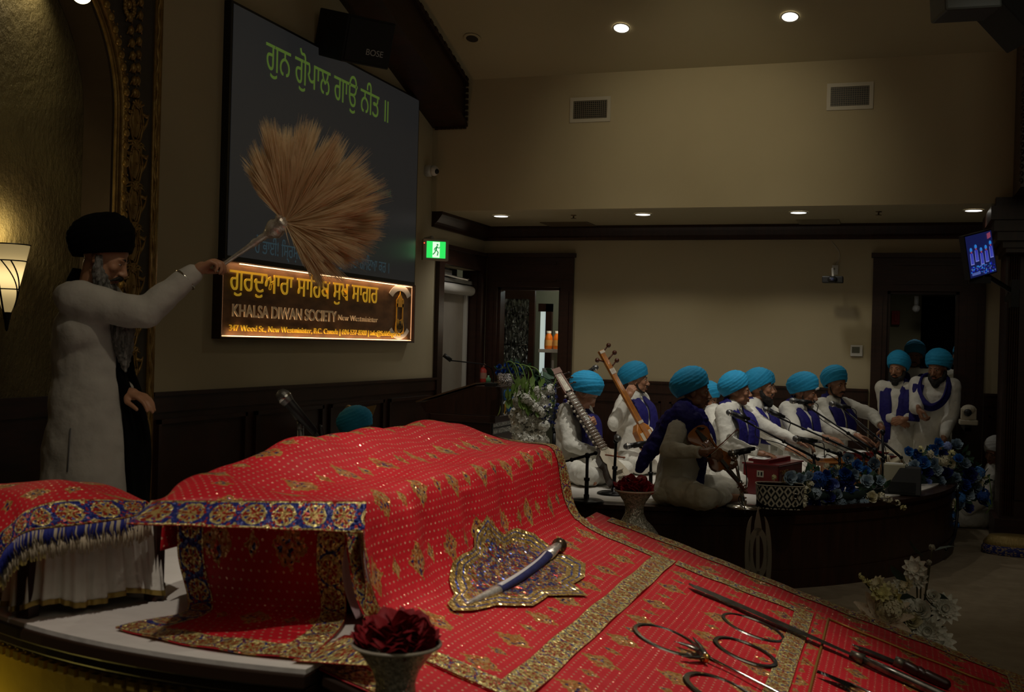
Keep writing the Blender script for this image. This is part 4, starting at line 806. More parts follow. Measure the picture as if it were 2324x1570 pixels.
# ---- standing people
def standing(label,foot,hd,hyaw,hpitch,yaw,skin,s,R,L,beard='full',scarf='both',tcol=None,bmat=None,lids=False,cloth=None,grp='people in the doorway',nk=None,tseed=0,skirt=.55,cut=.9,hem=.55):
    cloth=cloth or WHITE; foot=Vector(foot); hd=Vector(hd); up=U_; H=hd.z-foot.z
    o=thing('person',label,'person',foot); 
    if grp: o['group']=grp
    B=rotm(yaw); fw=B@X_; lf=B@Y_; Hm=rotm(hyaw,hpitch); neck=nk if nk is not None else hd-up*.155*s-fw*.03; k=H/1.60
    hp=Vector((foot.x,foot.y,foot.z+.86*k)); ch=hp.lerp(neck,.66); shc=hp.lerp(neck,.91); g=G(); headgeo(g,hd,Hm,s); g.caps(neck-up*.04,hd+Hm@Vector((-.02,0,-.05)),.058*s,.054*s,14)
    g.caps(hp,ch,.12*s,.125*s,16); g.caps(ch-lf*.07,ch+lf*.07,.10*s,.10*s); g.caps(shc-lf*.14*s,shc+lf*.14*s,.055*s,.055*s)
    sh={q:shc+lf*q*.175*s for q in (-1,1)}; arms={}
    for q in (-1,1):
        kn=Vector((foot.x,foot.y,0))+lf*q*.10+fw*.02+up*(foot.z+.47*k); an=Vector((foot.x,foot.y,0))+lf*q*.11+up*(foot.z+.08); g.caps(hp+lf*q*.09,kn,.08*s,.055*s,14); g.caps(kn,an,.055*s,.038*s,12); g.caps(an-up*.035,an+fw*.16-up*.045,.038*s,.03*s)
    for q,A in ((-1,R),(1,L)):
        e,wr=ik(sh[q],Vector(A['w']),.30*s,.27*s,A.get('h',-up-fw*.3)); arms[q]=(e,wr,A)
        g.caps(sh[q],e,.046*s,.040*s,12); g.caps(e,wr,.040*s,.027*s,12); handgeo(g,wr+Vector(A['f']).normalized()*.012,A['f'],A['p'],s,A.get('c',.4),q*A.get('sd',-1),A.get('sp',0),A.get('t',.5))
    g.build('body',SKIN[skin],o,remesh=.0055*s,sm=1)
    g=G(); g.caps(hp,ch,.155*s,.155*s,20); g.caps(ch-lf*.08,ch+lf*.08,.125*s,.125*s,16); g.caps(shc-lf*.13*s,shc+lf*.13*s,.074*s,.074*s,16); g.caps(shc,neck-up*.02,.085*s,.075*s)
    zt=hp.z; zb=foot.z+hem*k
    g.tube([hp+up*.15,hp,Vector((hp.x,hp.y,(zt+zb)/2)),Vector((hp.x,hp.y,zb))],[.16*s,.18*s,.20*s,.225*s],24)
    for q in (-1,1): e,wr,A=arms[q]; c2=A.get('cut',cut); g.caps(sh[q]-lf*q*.02,e,.080*s,.070*s,16); g.caps(e,e.lerp(wr,c2),.070*s,.046*s,16)
    g.build('robe',cloth,o,remesh=.011*s,sm=3,disp=(.030*s,.15*s))
    g=G()
    for q in (-1,1): g.tube([Vector((foot.x,foot.y,0))+lf*q*.10+up*z for z in (zb+.1,foot.z+.3,foot.z+.05)],[.10*s,.095*s,.085*s],16)
    g.build('trousers',cloth,o,remesh=.014,sm=2,disp=(.02,.08))
    facebits(hd,Hm,s,o,0,lids); beardgeo(hd,Hm,s,o,beard,bmat); turban(hd,Hm,s,tcol or TURQ,o,'peak' if tseed%2 else 'round',seed=tseed)
    if scarf=='both':
        for q in (-1,1):
            T=lambda x,y,z: neck+B@(Vector((x,y,z))*s)
            pts=smoothpts([T(-.08,q*.01,.035),T(-.045,q*.085,.02),T(.04,q*.105,-.045),T(.14,q*.09,-.15),T(.175,q*.085,-.32),T(.18,q*.09,-.62 if q<0 else -.35)],6); n=len(pts)
            nr=[B@Vector((-1+2.0*min(1,i/(n*.35)),q*.9*math.sin(math.pi*min(1,i/(n*.5))),.5)) for i in range(n)]
            g=G(); g.sweep(pts,[.09*s+.035*s*min(1,i/(n*.5)) for i in range(n)],.024*s,nr,18,.008*s,5,q+tseed); g.build('scarf',NAVY,o,sm=1)
    return o,dict(neck=neck,arms=arms,B=B,fw=fw,lf=lf,hp=hp,sh=sh,Hm=Hm,hd=hd)
# doorway people
D=11.6
def fl(px,d,z=0.0): p=P(px,900,d); return Vector((p.x,p.y,z))
q1,j1=standing('bearded man in turquoise turban and long navy scarf, left in the right doorway',fl(2042,D),pd(2037,836,D),R_(-112),R_(8),R_(-100),0,.98,
 dict(w=pd(2030,952,D-.2),f=Vector((.8,-.2,-.3)),p=Vector((0,1,-.3)),c=.5),dict(w=pd(2058,950,D-.25),f=Vector((-.8,-.2,-.3)),p=Vector((0,1,-.2)),c=.5),tseed=11)
q2,j2=standing('bearded man leaning forward in the doorway with a navy scarf looped on his chest',fl(2115,11.5),pd(2128,835,11.35),R_(-118),R_(16),R_(-100),1,1.08,
 dict(w=pd(2084,925,11.0),f=Vector((.3,-.2,-.9)),p=Vector((0.9,.2,0)),c=.8),dict(w=pd(2142,990,11.1),f=Vector((.1,-.1,-1)),p=Vector((-.9,0,0)),c=.3),scarf='none',tseed=12,nk=P(2122,862,11.4))
nk=j2['neck']; Bq=j2['B']; T=lambda x,y,z: nk+Bq@Vector((x,y,z))
g=G(); pts=smoothpts([T(-.08,0,.05),T(-.03,.11,.03),T(.07,.15,-.06),T(.16,.11,-.20),T(.20,.0,-.27),T(.18,-.10,-.20),T(.09,-.14,-.06),T(-.02,-.11,.03),T(-.08,0,.05)],6); n=len(pts)
g.sweep(pts,.10,.035,[(p-(nk+Vector((0,0,-.1)))).normalized() for p in pts],18,.008,5,3); g.build('scarf',NAVY,q2,sm=1)
g=G(); pts=smoothpts([T(.10,-.14,-.05),T(.17,-.15,-.2),T(.20,-.16,-.42)],6); g.sweep(pts,.11,.03,[Bq@X_]*len(pts),18,.007,5,4); g.build('scarf_end',NAVY,q2,sm=1)
q3,j3=standing('man in turquoise turban standing behind between the two front men in the doorway',fl(2074,13.0),pd(2076,808,13.0),R_(-95),R_(10),R_(-95),1,1.0,
 dict(w=fl(2050,13.0,.8),f=-U_,p=Y_,c=.4),dict(w=fl(2100,13.0,.8),f=-U_,p=Y_,c=.4),scarf='both',beard='stubble',tseed=13)
q4,j4=standing('man in turquoise turban half hidden by the right jamb of the doorway',fl(2182,12.95),pd(2181,812,12.95),R_(-150),0,R_(-120),1,1.0,
 dict(w=fl(2170,12.9,.8),f=-U_,p=Y_,c=.4),dict(w=fl(2200,12.9,.8),f=-U_,p=Y_,c=.4),scarf='none',beard='none',tseed=14)
WT2=noisy('white_headcloth',(.5,.5,.48),(.6,.6,.57),9,.8,0,.3)
p11,i11=seated('person in white with a white head covering seated behind the flowers beside the right column',Vector((P(2252,1150,11.2).x,P(2252,1150,11.2).y,.0)),P(2254,1058,11.2),R_(172),P(2258,1030,11.2),R_(-130),R_(8),0,1,1.0,scarf='none',tcol=WT2,grp=None,tseed=15)
# ---- attendant with the whisk
D=5.4
hd=P(238,582,D)
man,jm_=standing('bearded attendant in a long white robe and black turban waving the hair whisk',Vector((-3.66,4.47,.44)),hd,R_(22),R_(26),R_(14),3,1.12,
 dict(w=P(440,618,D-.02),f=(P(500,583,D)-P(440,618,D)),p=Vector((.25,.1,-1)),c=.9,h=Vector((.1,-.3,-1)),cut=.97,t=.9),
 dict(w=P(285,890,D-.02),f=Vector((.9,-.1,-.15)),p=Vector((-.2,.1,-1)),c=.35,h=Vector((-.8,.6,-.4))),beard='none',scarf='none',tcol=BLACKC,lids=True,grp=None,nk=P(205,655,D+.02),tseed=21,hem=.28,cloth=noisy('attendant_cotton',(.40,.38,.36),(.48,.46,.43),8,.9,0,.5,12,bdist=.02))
Hm=jm_['Hm']; W=lambda x,y,z: hd+Hm@(Vector((x,y,z))*1.12)
g=G()
for q in (-1,1): g.tube([W(.0,q*.078,-.0),W(.018,q*.074,-.05),W(.045,q*.058,-.09),W(.07,q*.03,-.12),W(.08,q*.012,-.17)],[.014,.026,.036,.040,.034],12)
g.tube([W(.055,0,-.10),W(.07,0,-.17),hd+Vector((.10,-.0,-.26)),hd+Vector((.13,-.02,-.37)),hd+Vector((.14,-.02,-.47)),hd+Vector((.15,-.02,-.55))],[.05,.060,.062,.055,.036,.006],14)
g.build('beard',GREYHAIR,man,remesh=.006,sm=1,disp=(.022,.018),label='long grey beard')
g=G(); 
for q in (-1,1): g.tube([W(.106,0,-.050),W(.100,q*.022,-.056),W(.080,q*.046,-.078)],[.009,.011,.004],8)
g.build('moustache',HAIR,man,remesh=.004,disp=(.006,.012))
g=G(); nk=jm_['neck']; g.tube([nk+Vector((-.03,0,-.02)),nk+Vector((-.07,.02,.04)),nk+Vector((-.06,.02,.10))],[.075,.075,.05],16); g.build('neck_scarf',BLACKC,man,sm=1)
# black scarf falling down the far front side
f_,l_=jm_['fw'],jm_['lf']; hp=jm_['hp']
g=G(); pts=smoothpts([nk+f_*.02-U_*.0,nk+f_*.10+l_*.04-U_*.12,nk+f_*.155+l_*.03-U_*.35,hp+f_*.21+l_*.02-U_*.02,hp+f_*.235+l_*.02-U_*.35,Vector((hp.x,hp.y,.62))+f_*.27],8)
g.sweep(pts,[.12+.10*min(1,i/20) for i in range(len(pts))],.06,[f_]*len(pts),22,.012,6,3); g.build('black_shawl',BLACKC,man,sm=1,label='black cloth hanging down the front of the robe')
g=G(); c2=jm_['arms'][-1][0].lerp(jm_['arms'][-1][1],.92); dd=(jm_['arms'][-1][1]-jm_['arms'][-1][0]).normalized(); _,a_,b_=frame_from(dd)
g.tube([c2-dd*.03+(a_*math.cos(t)+b_*math.sin(t))*.056 for t in [k*math.pi/12 for k in range(25)]],.006,8); g.build('steel_bangle',CHROME,man)
g=G(); 
for z in (1.15,.66): g.tube([Vector((hp.x,hp.y,z+.10))-l_*.205*1.0-f_*.0,Vector((hp.x,hp.y,z-.1))-l_*.225],.0035,6)
g.build('side_seam',mat('seam_thread',(.12,.12,.13),.9),man)  # thin dark lines down the side of the robe
# the whisk
c0=P(492,610,D-.0); c1=P(640,508,D-.05); ax=(c1-c0).normalized(); wk=thing('ceremonial_whisk','silver handled whisk with a large fan of cream yak hair in the attendant\'s raised hand','whisk',c0)
rt=ax.to_track_quat('Z','Y').to_matrix(); Lh=(c1-c0).length
g=G(); g.lathe([(.001,-.018),(.014,-.012),(.018,.0),(.014,.012),(.008,.018)],c0,18,rt); g.build('end_knob',CHROME,wk)
SIL=noisy('chased_silver',(.50,.45,.40),(.90,.86,.80),60,.25,.6,.6,120,bdist=.004)
g=G(); pr=[(.009,.01),(.011,Lh*.35),(.013,Lh*.5),(.020,Lh*.60),(.014,Lh*.64),(.018,Lh*.68),(.016,Lh*.74),(.030,Lh*.80),(.046,Lh*.87),(.048,Lh*.92),(.038,Lh*.97),(.050,Lh*1.0),(.050,Lh*1.04),(.03,Lh*1.08),(.001,Lh*1.09)]
g.lathe(pr,c0,28,rt); g.build('handle',SIL,wk)
HM=mat('cream_yak_hair',(.62,.43,.24),.75); t=NT(HM); t.base(t.ramp(t.noise(40,2,t.scalev(t.coord(),(1,1,1))),[(.3,(.72,.57,.38)),(.7,(.92,.76,.54))])); t.b.inputs['Subsurface Weight'].default_value=0
tr=t.n('ShaderNodeBsdfTranslucent'); tr.inputs[0].default_value=(.90,.72,.48,1); mx=t.n('ShaderNodeMixShader'); mx.inputs[0].default_value=.45; t.link(t.b.outputs[0],mx.inputs[1]); t.link(tr.outputs[0],mx.inputs[2]); t.link(mx.outputs[0],[q for q in t.t.nodes if q.type=='OUTPUT_MATERIAL'][0].inputs[0])
rr=random.Random(5); base=P(645,505,D-.05); n_=(CF*-1).normalized(); A0=math.atan2(1,1)
RX=CR; UY=CU
def hairdir(a,el): return (RX*math.cos(a)+UY*math.sin(a))*math.cos(el)+CF*math.sin(el)
g=G(); hv=[];hf=[]; k2=D/FPX
def outl(a):    # length of the fan (px) by direction
    d=math.degrees(a)
    tab=[(-62,150),(-50,150),(-35,185),(-20,185),(0,215),(20,235),(35,238),(50,225),(65,228),(80,232),(95,222),(105,205),(118,185),(128,120),(140,60)]
    for (x0,y0),(x1,y1) in zip(tab,tab[1:]):
        if x0<=d<=x1: return y0+(y1-y0)*(d-x0)/(x1-x0)
    return 60
clumps=[(rr.uniform(-1.05,2.25),rr.uniform(-.35,.35),rr.uniform(-.9,.9),rr.uniform(.78,1.12)) for _ in range(120)]
strands=[]
for i in range(13000):
    if i%3: ca,ce,cb,cl=clumps[rr.randrange(120)]; a=ca+rr.gauss(0,.035); el=ce+rr.gauss(0,.04); bend=cb+rr.gauss(0,.08)
    else: a=rr.uniform(-1.08,2.25); el=rr.gauss(0,.28); bend=rr.gauss(0,.3)
    L=outl(a)*k2*(rr.uniform(.62,.86) if i%3==0 else rr.uniform(.86,1.04)*cl)
    # arcs: right side hairs curl upward, lower ones droop right
    d0=hairdir(a*.82+.10,el); side=hairdir(a+math.pi/2,0)
    curl=(.30 if -.2<a<1.0 else (.10 if a>=1.0 else -.10))+.25*bend
    pts=[base]; 
    for s_ in (.25,.5,.75,1.0):
        q=base+hairdir(a,el)*L*s_+side*curl*L*.42*(s_**2-s_)*(-1)*-1+Vector((0,0,-.05*L*s_*s_)); pts.append(q)
    strands.append(pts)
for pts in strands:
    w0=.0020; o0=len(hv); sdv=CF.cross((pts[-1]-pts[0]).normalized()).normalized(); 
    rv=(sdv+CF*rr.uniform(-1,1)).normalized()
    for j,p in enumerate(pts):
        w=w0*(1,1.1,1,.7,.12)[j]; hv.append(p+rv*w); hv.append(p-rv*w)
    for j in range(4): hf.append((o0+2*j,o0+2*j+1,o0+2*j+3,o0+2*j+2))
g.add(hv,hf); h=g.build('yak_hair',HM,wk,label='fan of cream yak hair'); h['kind']='stuff'
# ================= stage and its things =================
EC=(-2.3,10.9); EA,EB_=2.80,3.22
def spt(a,k=0): return (EC[0]+(EA+k)*math.cos(a),EC[1]+(EB_+k)*math.sin(a))
angs=[R_(-150+ (180)*i/60) for i in range(61)]
o=thing('stage','low curved stage of dark wood in front of the back wall','stage',(EC[0],EC[1],0))
def stpoly(k,z): 
    pts=[spt(a,k) for a in angs if -2.7<a]; pts=[p for p in pts if p[0]>-4.0]; return [(x,y,z) for x,y in pts]+[(spt(angs[-1],k)[0]-.05,11.78,z),(-4.0,11.78,z)]
g=G(); g.prism(stpoly(0,0),(0,0,.56)); g.prism(stpoly(.012,.0),(0,0,.13)); g.prism(stpoly(.012,.46),(0,0,.06)); g.build('stage_body',WOODH,o,smooth=False)
g=G(); g.prism(stpoly(.03,.555),(0,0,.028)); g.build('stage_top',WOODH,o,smooth=False)
g=G(); vs=stpoly(-.10,.583)
def shf(x,y): return .586+.004*math.sin(x*9+y*4)+.003*math.sin(y*13-x*5)
g.prism([(x-.0,y,.583) for x,y,z in vs],(0,0,.008)); tag(g.build('stage_sheet',SHEET,smooth=False),'white sheet spread over the stage floor','sheet')
g=G(); g.tube(smoothpts([(*spt(R_(-10),.045),.55),(*spt(R_(-9),.045),.35),(*spt(R_(-12),.045),.16),(*spt(R_(-18),.045),.10)],10),.012,8); tag(g.build('stage_cable',BLACK),'black cable running down the right side of the stage','cable')
# ---- harmoniums
def harmonium(label,c,yaw,col,size=(.27,.50,.25),face=True,deco=1,txt=None):
    B=Matrix.Rotation(yaw,3,'Z'); w,l,h=size; c=Vector(c)
    o=thing('harmonium',label,'harmonium',c,'harmoniums in front of the singers')
    body=noisy('varnish_%s'%col[0],tuple(a*.7 for a in col[1]),col[1],6,.22,0,.05); F=lambda x,y,z: c+B@Vector((x,y,z))
    g=G(); g.box(F(0,0,h*.43),(w,l,h*.86),B); g.box(F(0,0,h*.865),(w+.02,l+.02,.012),B); g.build('case',body,o,smooth=False,bevel=.004)
    g=G(); g.box(F(-.03,0,h*.93),(w*.6,l*.9,h*.13),B); g.build('top_box',body,o,smooth=False,bevel=.004)
    g=G(); [g.box(F(-w*.36,-l*.44+l*.88*i/21,h*.885),(w*.22,l*.036,.018),B) for i in range(22)]; g.build('keys',mat('ivory_keys',(.7,.67,.58),.4),o,smooth=False)
    # end panel facing the camera: latches
    for z in (.60,.22):
        g=G(); y=-l/2-.003; g.box(F(-.0,y,h*z),(.055,.006,.05),B); g.cur=1; g.box(F(-.0,y-.004,h*z),(.032,.004,.028),B); g.cur=0; g.box(F(-.0,y-.006,h*z),(.012,.006,.03),B); g.build('latch',[CHROME,BLACKM],o,smooth=False)
    # front panel
    x=w/2+.001; g=G(); g.box(F(x,0,h*.36),(.004,l*.92,h*.62),B); g.build('front_panel',noisy('varnish_dark_%s'%col[0],tuple(a*.35 for a in col[1]),tuple(a*.6 for a in col[1]),20,.3,0,.1),o,smooth=False)
    def oval(ry,rz,x0): return [F(x0,ry*max(-1,min(1,1.25*math.cos(a))),h*.34+rz*max(-1,min(1,1.25*math.sin(a)))) for a in [2*math.pi*i/28 for i in range(28)]]
    g=G(); xx=B@Vector((.003,0,0)); g.cur=0; g.prism(oval(l*.34,h*.24,w/2+.004),xx); g.cur=1; g.prism(oval(l*.315,h*.215,w/2+.006),xx); g.cur=0; g.prism(oval(l*.29,h*.165,w/2+.009),xx*.5); g.cur=2; g.prism(oval(l*.28,h*.15,w/2+.010),xx)
    g.build('fretwork_plate',[mat('gilt_plate',(.65,.42,.12),.35,.9),BLACKM,mat('silver_plate',(.55,.55,.52),.3,.6)],o,smooth=False,label='silver oval plate with gold and black rim')
    g=G(); [g.ell(F(w/2+.010,l*.30*math.cos(a),h*.34+h*.19*math.sin(a)),(.004,.006,.005),nu=6,nv=4) for a in [2*math.pi*i/26 for i in range(26)]]; g.build('plate_studs',mat('gilt_plate'),o)
    if txt:
        M=Matrix.Translation(F(w/2+.008,-l*.38,h*.60))@B.to_4x4()@Matrix(((0,0,1,0),(1,0,0,0),(0,1,0,0),(0,0,0,1))); text(txt,.05,M,mat('gilt_plate'),'maker_lettering',o,.001,0)
    g=G(); g.box(F(-w*.30,-l*.12,h*1.0),(.10,.16,.003),B); g.box(F(-w*.1,-l*.33,h*1.0),(.10,.12,.003),B); g.build('music_sheet',mat('paper',(.75,.75,.72),.8),o,smooth=False)
    return o
c=P(1786,1111,8.5); hY=Vector((-.14,.30,0))
harmonium('large red harmonium with chrome latches, nearest the violinist',Vector((c.x-.13,c.y+.24,STZ)),R_(-16),('red',(.13,.007,.009)),(.28,.50,.27),txt='NAGI')
harmonium('orange brown harmonium in the middle of the three',P(1893,1064,9.35)*1+Vector((0,0,0)) - Vector((0,0,P(1893,1064,9.35).z-STZ)) + Vector((.02,.1,0)),R_(-42),('orange',(.30,.11,.025)),(.24,.42,.22),txt='NAGI')
harmonium('red harmonium with blue lettering plate, farthest of the three',Vector((P(1965,1052,9.8).x+.02,P(1965,1052,9.8).y+.12,STZ)),R_(-48),('redder',(.16,.010,.010)),(.24,.44,.23))
# ---- tabla
def drum(label,c,ax,r0,r1,h,body,lab):
    rt=Vector(ax).to_track_quat('Z','Y').to_matrix(); c=Vector(c)
    o=thing('tabla_drum',label,'drum',c,'tabla pair'); g=G(); g.lathe([(.001,0),(r0*.7,.005),(r0,h*.25),(r0*1.02,h*.5),(r1*1.02,h*.93),(r1,h)],c,32,rt); g.build('shell',body,o)
    g=G(); g.lathe([(r1*1.03,h*.93),(r1*1.04,h*1.0),(r1*.9,h*1.012),(.001,h*1.014)],c,32,rt); g.build('skin',mat('drum_skin',(.52,.45,.30),.6),o)
    g=G(); g.lathe([(r1*.42,h*1.018),(.001,h*1.022)],c,24,rt); g.build('black_spot',mat('drum_spot',(.02,.02,.02),.5),o)
    g=G()
    for i in range(16):
        a=2*math.pi*i/16; b=a+math.pi/16; g.tube([c+rt@Vector((r1*1.05*math.cos(a),r1*1.05*math.sin(a),h*.95)),c+rt@Vector((r0*1.05*math.cos(b),r0*1.05*math.sin(b),h*.5)),c+rt@Vector((r0*.8*math.cos(b),r0*.8*math.sin(b),h*.06))],.004,5)
    g.build('straps',mat('drum_strap',(.50,.42,.28),.7),o); return o
tb=Vector((P(2026,1048,10.0).x,P(2026,1048,10.0).y,STZ))
drum('larger drum with a cream skin tilted to the camera beside the red harmonium',tb+Vector((0,0,.0)),Vector((-.12,-.50,.85)),.115,.10,.23,mat('drum_wood',(.30,.17,.08),.4),0)
tb2=Vector((P(2001,1050,9.75).x,P(2001,1050,9.75).y,STZ)); drum('smaller upright drum just left of the larger tilted drum',tb2,Vector((0,-.1,1)),.075,.062,.22,mat('drum_wood'),0)
# ---- microphones
FOAM=noisy('mic_grille',(.10,.10,.10),(.28,.28,.28),200,.35,.8,.6,300,bdist=.002)
def mic(parent,a,b,s=1.0):     # a: head centre, b: tail
    a=Vector(a); b=Vector(b); d=(b-a).normalized(); rt=d.to_track_quat('Z','Y').to_matrix(); L=.165*s
    g=G(); g.lathe([(.001,-.026*s),(.016*s,-.021*s),(.025*s,-.004*s),(.0255*s,.012*s),(.020*s,.030*s)],a,20,rt); g.build('mic_grille',FOAM,parent)
    g=G(); g.lathe([(.0265*s,.004*s),(.0268*s,.010*s),(.0262*s,.012*s)],a,20,rt); g.build('mic_band',CHROME,parent)
    g=G(); g.lathe([(.020*s,.028*s),(.0185*s,.05*s),(.0125*s,L),(.001,L)],a,18,rt); g.build('mic_body',BLACK,parent); return a+d*L,d
def boomstand(label,hp,tail,piv,base,lower=None,tripod=False,cable=True,group='microphone stands on the stage',col=None,clipd=.1):
    base=Vector(base); o=thing('microphone_stand',label,'microphone stand',base,group); m=col or BLACKM
    hp=Vector(hp); tail=Vector(tail); piv=Vector(piv); e,d=mic(o,hp,tail)
    clip=hp+d*clipd-Vector((0,0,.022)); end=lower if lower is not None else piv
    g=G(); g.tube([hp+d*.05-U_*.004,hp+d*.13-U_*.004],.0215,12); g.tube([hp+d*.09-U_*.0,clip],.010,8); g.build('clip',BLACK,o)
    if lower is not None or (piv-clip).length>.12:
        g=G(); g.tube([clip,Vector(end)],.0075,10); mid=clip.lerp(Vector(end),.55); g.tube([mid,Vector(end)],.0105,10); g.ell(mid,(.016,.016,.016),nu=8,nv=6); g.ell(Vector(end),(.016,.016,.016),nu=8,nv=6); g.build('boom_arm',m,o)
    g=G(); g.tube([piv,Vector((base.x,base.y,base.z+.02))],.011,12); g.tube([piv.lerp(base,.5),Vector((base.x,base.y,base.z+.02))],.015,12); g.ell(piv,(.022,.022,.022),nu=10,nv=8); g.tube([piv.lerp(base,.48),piv.lerp(base,.54)],.021,12); g.build('pole',m,o)
    if tripod:
        for k in range(3): g=G(); a=2*math.pi*k/3+.5; g.tube([Vector((base.x,base.y,base.z+.09)),Vector((base.x+.17*math.cos(a),base.y+.17*math.sin(a),base.z+.008))],.008,8); g.build('leg',m,o)
    else: g=G(); g.lathe([(.001,.0),(.125,0),(.125,.008),(.11,.016),(.02,.022),(.02,.05),(.001,.05)],base,32); g.build('round_base',m,o)
    if cable:
        g=G(); q=Vector((base.x+.03,base.y,base.z+.006)); p0=e; g.tube(smoothpts([p0,p0+d*.05-U_*.02,p0+d*.06-U_*.12,clip.lerp(Vector(end),.55)-U_*.03,piv.lerp(base,.3)+Vector((.02,-.02,0)),q],6),.0035,6); g.build('cable',BLACK,o)
    return o
def sb(px,py,d): p=P(px,py,d); return Vector((p.x,p.y,STZ+.001))
boomstand('boom microphone stand in front of the boy singing beside the violinist',P(1655,936,8.75),P(1705,952,8.72),P(1846,1036,8.75),sb(1858,1085,8.75),lower=P(1856,1042,8.75))
boomstand('boom microphone stand reaching to the bearded singer',P(1738,929,9.1),P(1785,948,9.1),P(1960,1032,8.95),sb(1962,1078,8.95),lower=P(1972,1038,8.95))
boomstand('boom microphone stand held level at the mouth of the leaning singer',P(1798,909,9.35),P(1850,913,9.35),P(1985,1022,9.15),sb(1990,1078,9.15),lower=P(2008,1038,9.15))
boomstand('boom microphone stand in front of the drum player',P(1888,916,9.8),P(1930,925,9.8),P(2003,980,9.35),sb(2006,1060,9.35),lower=P(2045,1038,9.3),col=BLACKM)
boomstand('low boom microphone aimed over the red harmonium',P(1806,995,8.6),P(1850,1000,8.6),P(1905,1030,8.7),sb(1908,1085,8.7),lower=P(1915,1036,8.7))
boomstand('short chrome microphone stand with a black base beside the violin',P(1660,1028,7.75),P(1700,1020,7.75),P(1668,1036,7.76),sb(1688,1143,7.86),col=CHROME,cable=False,clipd=.05)
g=G(); g.tube(smoothpts([P(1682,1021,7.78),P(1690,1040,7.76),P(1694,1100,7.8),P(1676,1132,7.85),P(1690,1150,7.75),P(1690,1165,7.7)],8),.0035,6); tag(g.build('microphone_cable',BLACK),'black cable curling down from the short chrome microphone stand','cable')
boomstand('round based boom stand at the left front edge of the stage',P(1262,1046,8.0),P(1240,1052,8.0),P(1333,1034,7.95),sb(1331,1126,7.95),lower=P(1352,1028,7.95),cable=False)
boomstand('short round based stand with a microphone facing the camera',P(1402,995,8.35),P(1398,985,8.6),P(1398,1000,8.37),sb(1393,1110,8.40),cable=False,clipd=.03)
boomstand('boom stand with a microphone aimed at the lute player, left of the violinist',P(1422,1013,8.6),P(1460,1005,8.6),P(1477,1030,8.6),sb(1477,1095,8.6),lower=P(1479,1028,8.6),cable=False)
boomstand('black pole microphone stand behind the bowed lute player',P(1352,834,9.75),P(1332,846,9.75),P(1262,872,9.7),Vector((P(1255,1050,9.7).x,P(1255,1050,9.7).y,STZ)),lower=P(1245,868,9.7),cable=False)
# ---- violin
VW=noisy('violin_varnish',(.30,.09,.018),(.42,.15,.035),10,.18,0,.05); EBONY=mat('ebony',(.008,.007,.006),.25); VWD=mat('violin_side',(.16,.045,.012),.25)
a=P(1574,972,7.84); b=P(1684,1104,7.72); ux=(b-a).normalized(); nn=(Vector((.10,-.62,.55))); nn=(nn-ux*nn.dot(ux)).normalized(); wx=nn.cross(ux).normalized()
V=lambda x,y,z=0: a+ux*x+wx*y+nn*z
o=thing('violin','glossy orange brown violin in the hands of the front musician','violin',V(.17,0))
half=[(0,0),(.004,.04),(.02,.070),(.05,.083),(.08,.080),(.11,.064),(.125,.066),(.128,.058),(.15,.052),(.18,.050),(.205,.055),(.215,.064),(.22,.060),(.24,.064),(.28,.083),(.31,.088),(.335,.075),(.352,.045),(.357,.0)]
sc_=.97; hh=[(.357-x if False else x,y) for x,y in half]
outl_=[(x*sc_,y) for x,y in hh]+[(x*sc_,-y) for x,y in reversed(hh[1:-1])]
# lower (wider) bout sits at the shoulder end
outl_=[(.357*sc_-x,y) for x,y in outl_]
g=G(); g.prism([V(x,y,-.035) for x,y in outl_],nn*.035); g.build('ribs',VWD,o,smooth=False)
g=G()
def vtop(u,v):
    i=u*(len(outl_)); i0=int(i)%len(outl_); p=outl_[i0]; cx=.175; q=1-v; return V(cx+(p[0]-cx)*q,p[1]*q,.0+.012*(1-q**3)+(.002))
g.grid(vtop,len(outl_),8,closeu=True); g.build('belly',VW,o)
g=G(); g.prism([V(.19,-.011,.020),V(.48,-.010,.014),V(.48,.010,.014),V(.19,.013,.020)],nn*.006); g.build('fingerboard',EBONY,o,smooth=False)
g=G(); g.prism([V(.02,-.008,.016),V(.02,.008,.016),V(.115,.020,.024),V(.115,-.020,.024)],nn*.006); g.ell(V(.03,.035,.02),(.03,.025,.008)); g.build('tailpiece',EBONY,o,smooth=False,label='black tailpiece and chin rest')
g=G(); g.prism([V(.157,-.02,.014),V(.157,.02,.014),V(.157,.014,.040),V(.157,-.014,.040)],ux*.004); g.build('bridge',mat('maple',(.5,.32,.14),.5),o,smooth=False)
g=G(); [g.tube([V(.115,y*1.1,.028),V(.158,y,.041),V(.48,y*.6,.022)],.0007,4) for y in (-.011,-.004,.004,.011)]; g.build('strings',CHROME,o)
g=G()
for q in (-1,1): g.tube([V(.125+.0,q*.034,.0155),V(.145,q*.028,.0165),V(.165,q*.030,.0165),V(.185,q*.024,.0155)],[.003,.0018,.0018,.003],6)
g.build('sound_holes',EBONY,o)
g=G(); g.tube([V(.35,0,-.01),V(.48,0,-.002),V(.54,0,-.01)],[.014,.011,.012],10); g.tube([V(.54,0,-.01),V(.56,0,-.02),V(.565,0,-.005),V(.55,0,.0)],[.012,.012,.010,.006],10); [g.tube([V(.50+.02*i,-.03,-.006),V(.50+.02*i,.03,-.006)],.004,6) for i in range(3)]; g.build('neck_and_scroll',VWD,o)
bA=P(1604,1037,7.55); bB=P(1675,976,7.72); o=thing('violin_bow','thin wooden violin bow held in the front musician\'s right hand','bow',bA); bd=(bB-bA).normalized(); bu=(CU-bd*CU.dot(bd)).normalized()
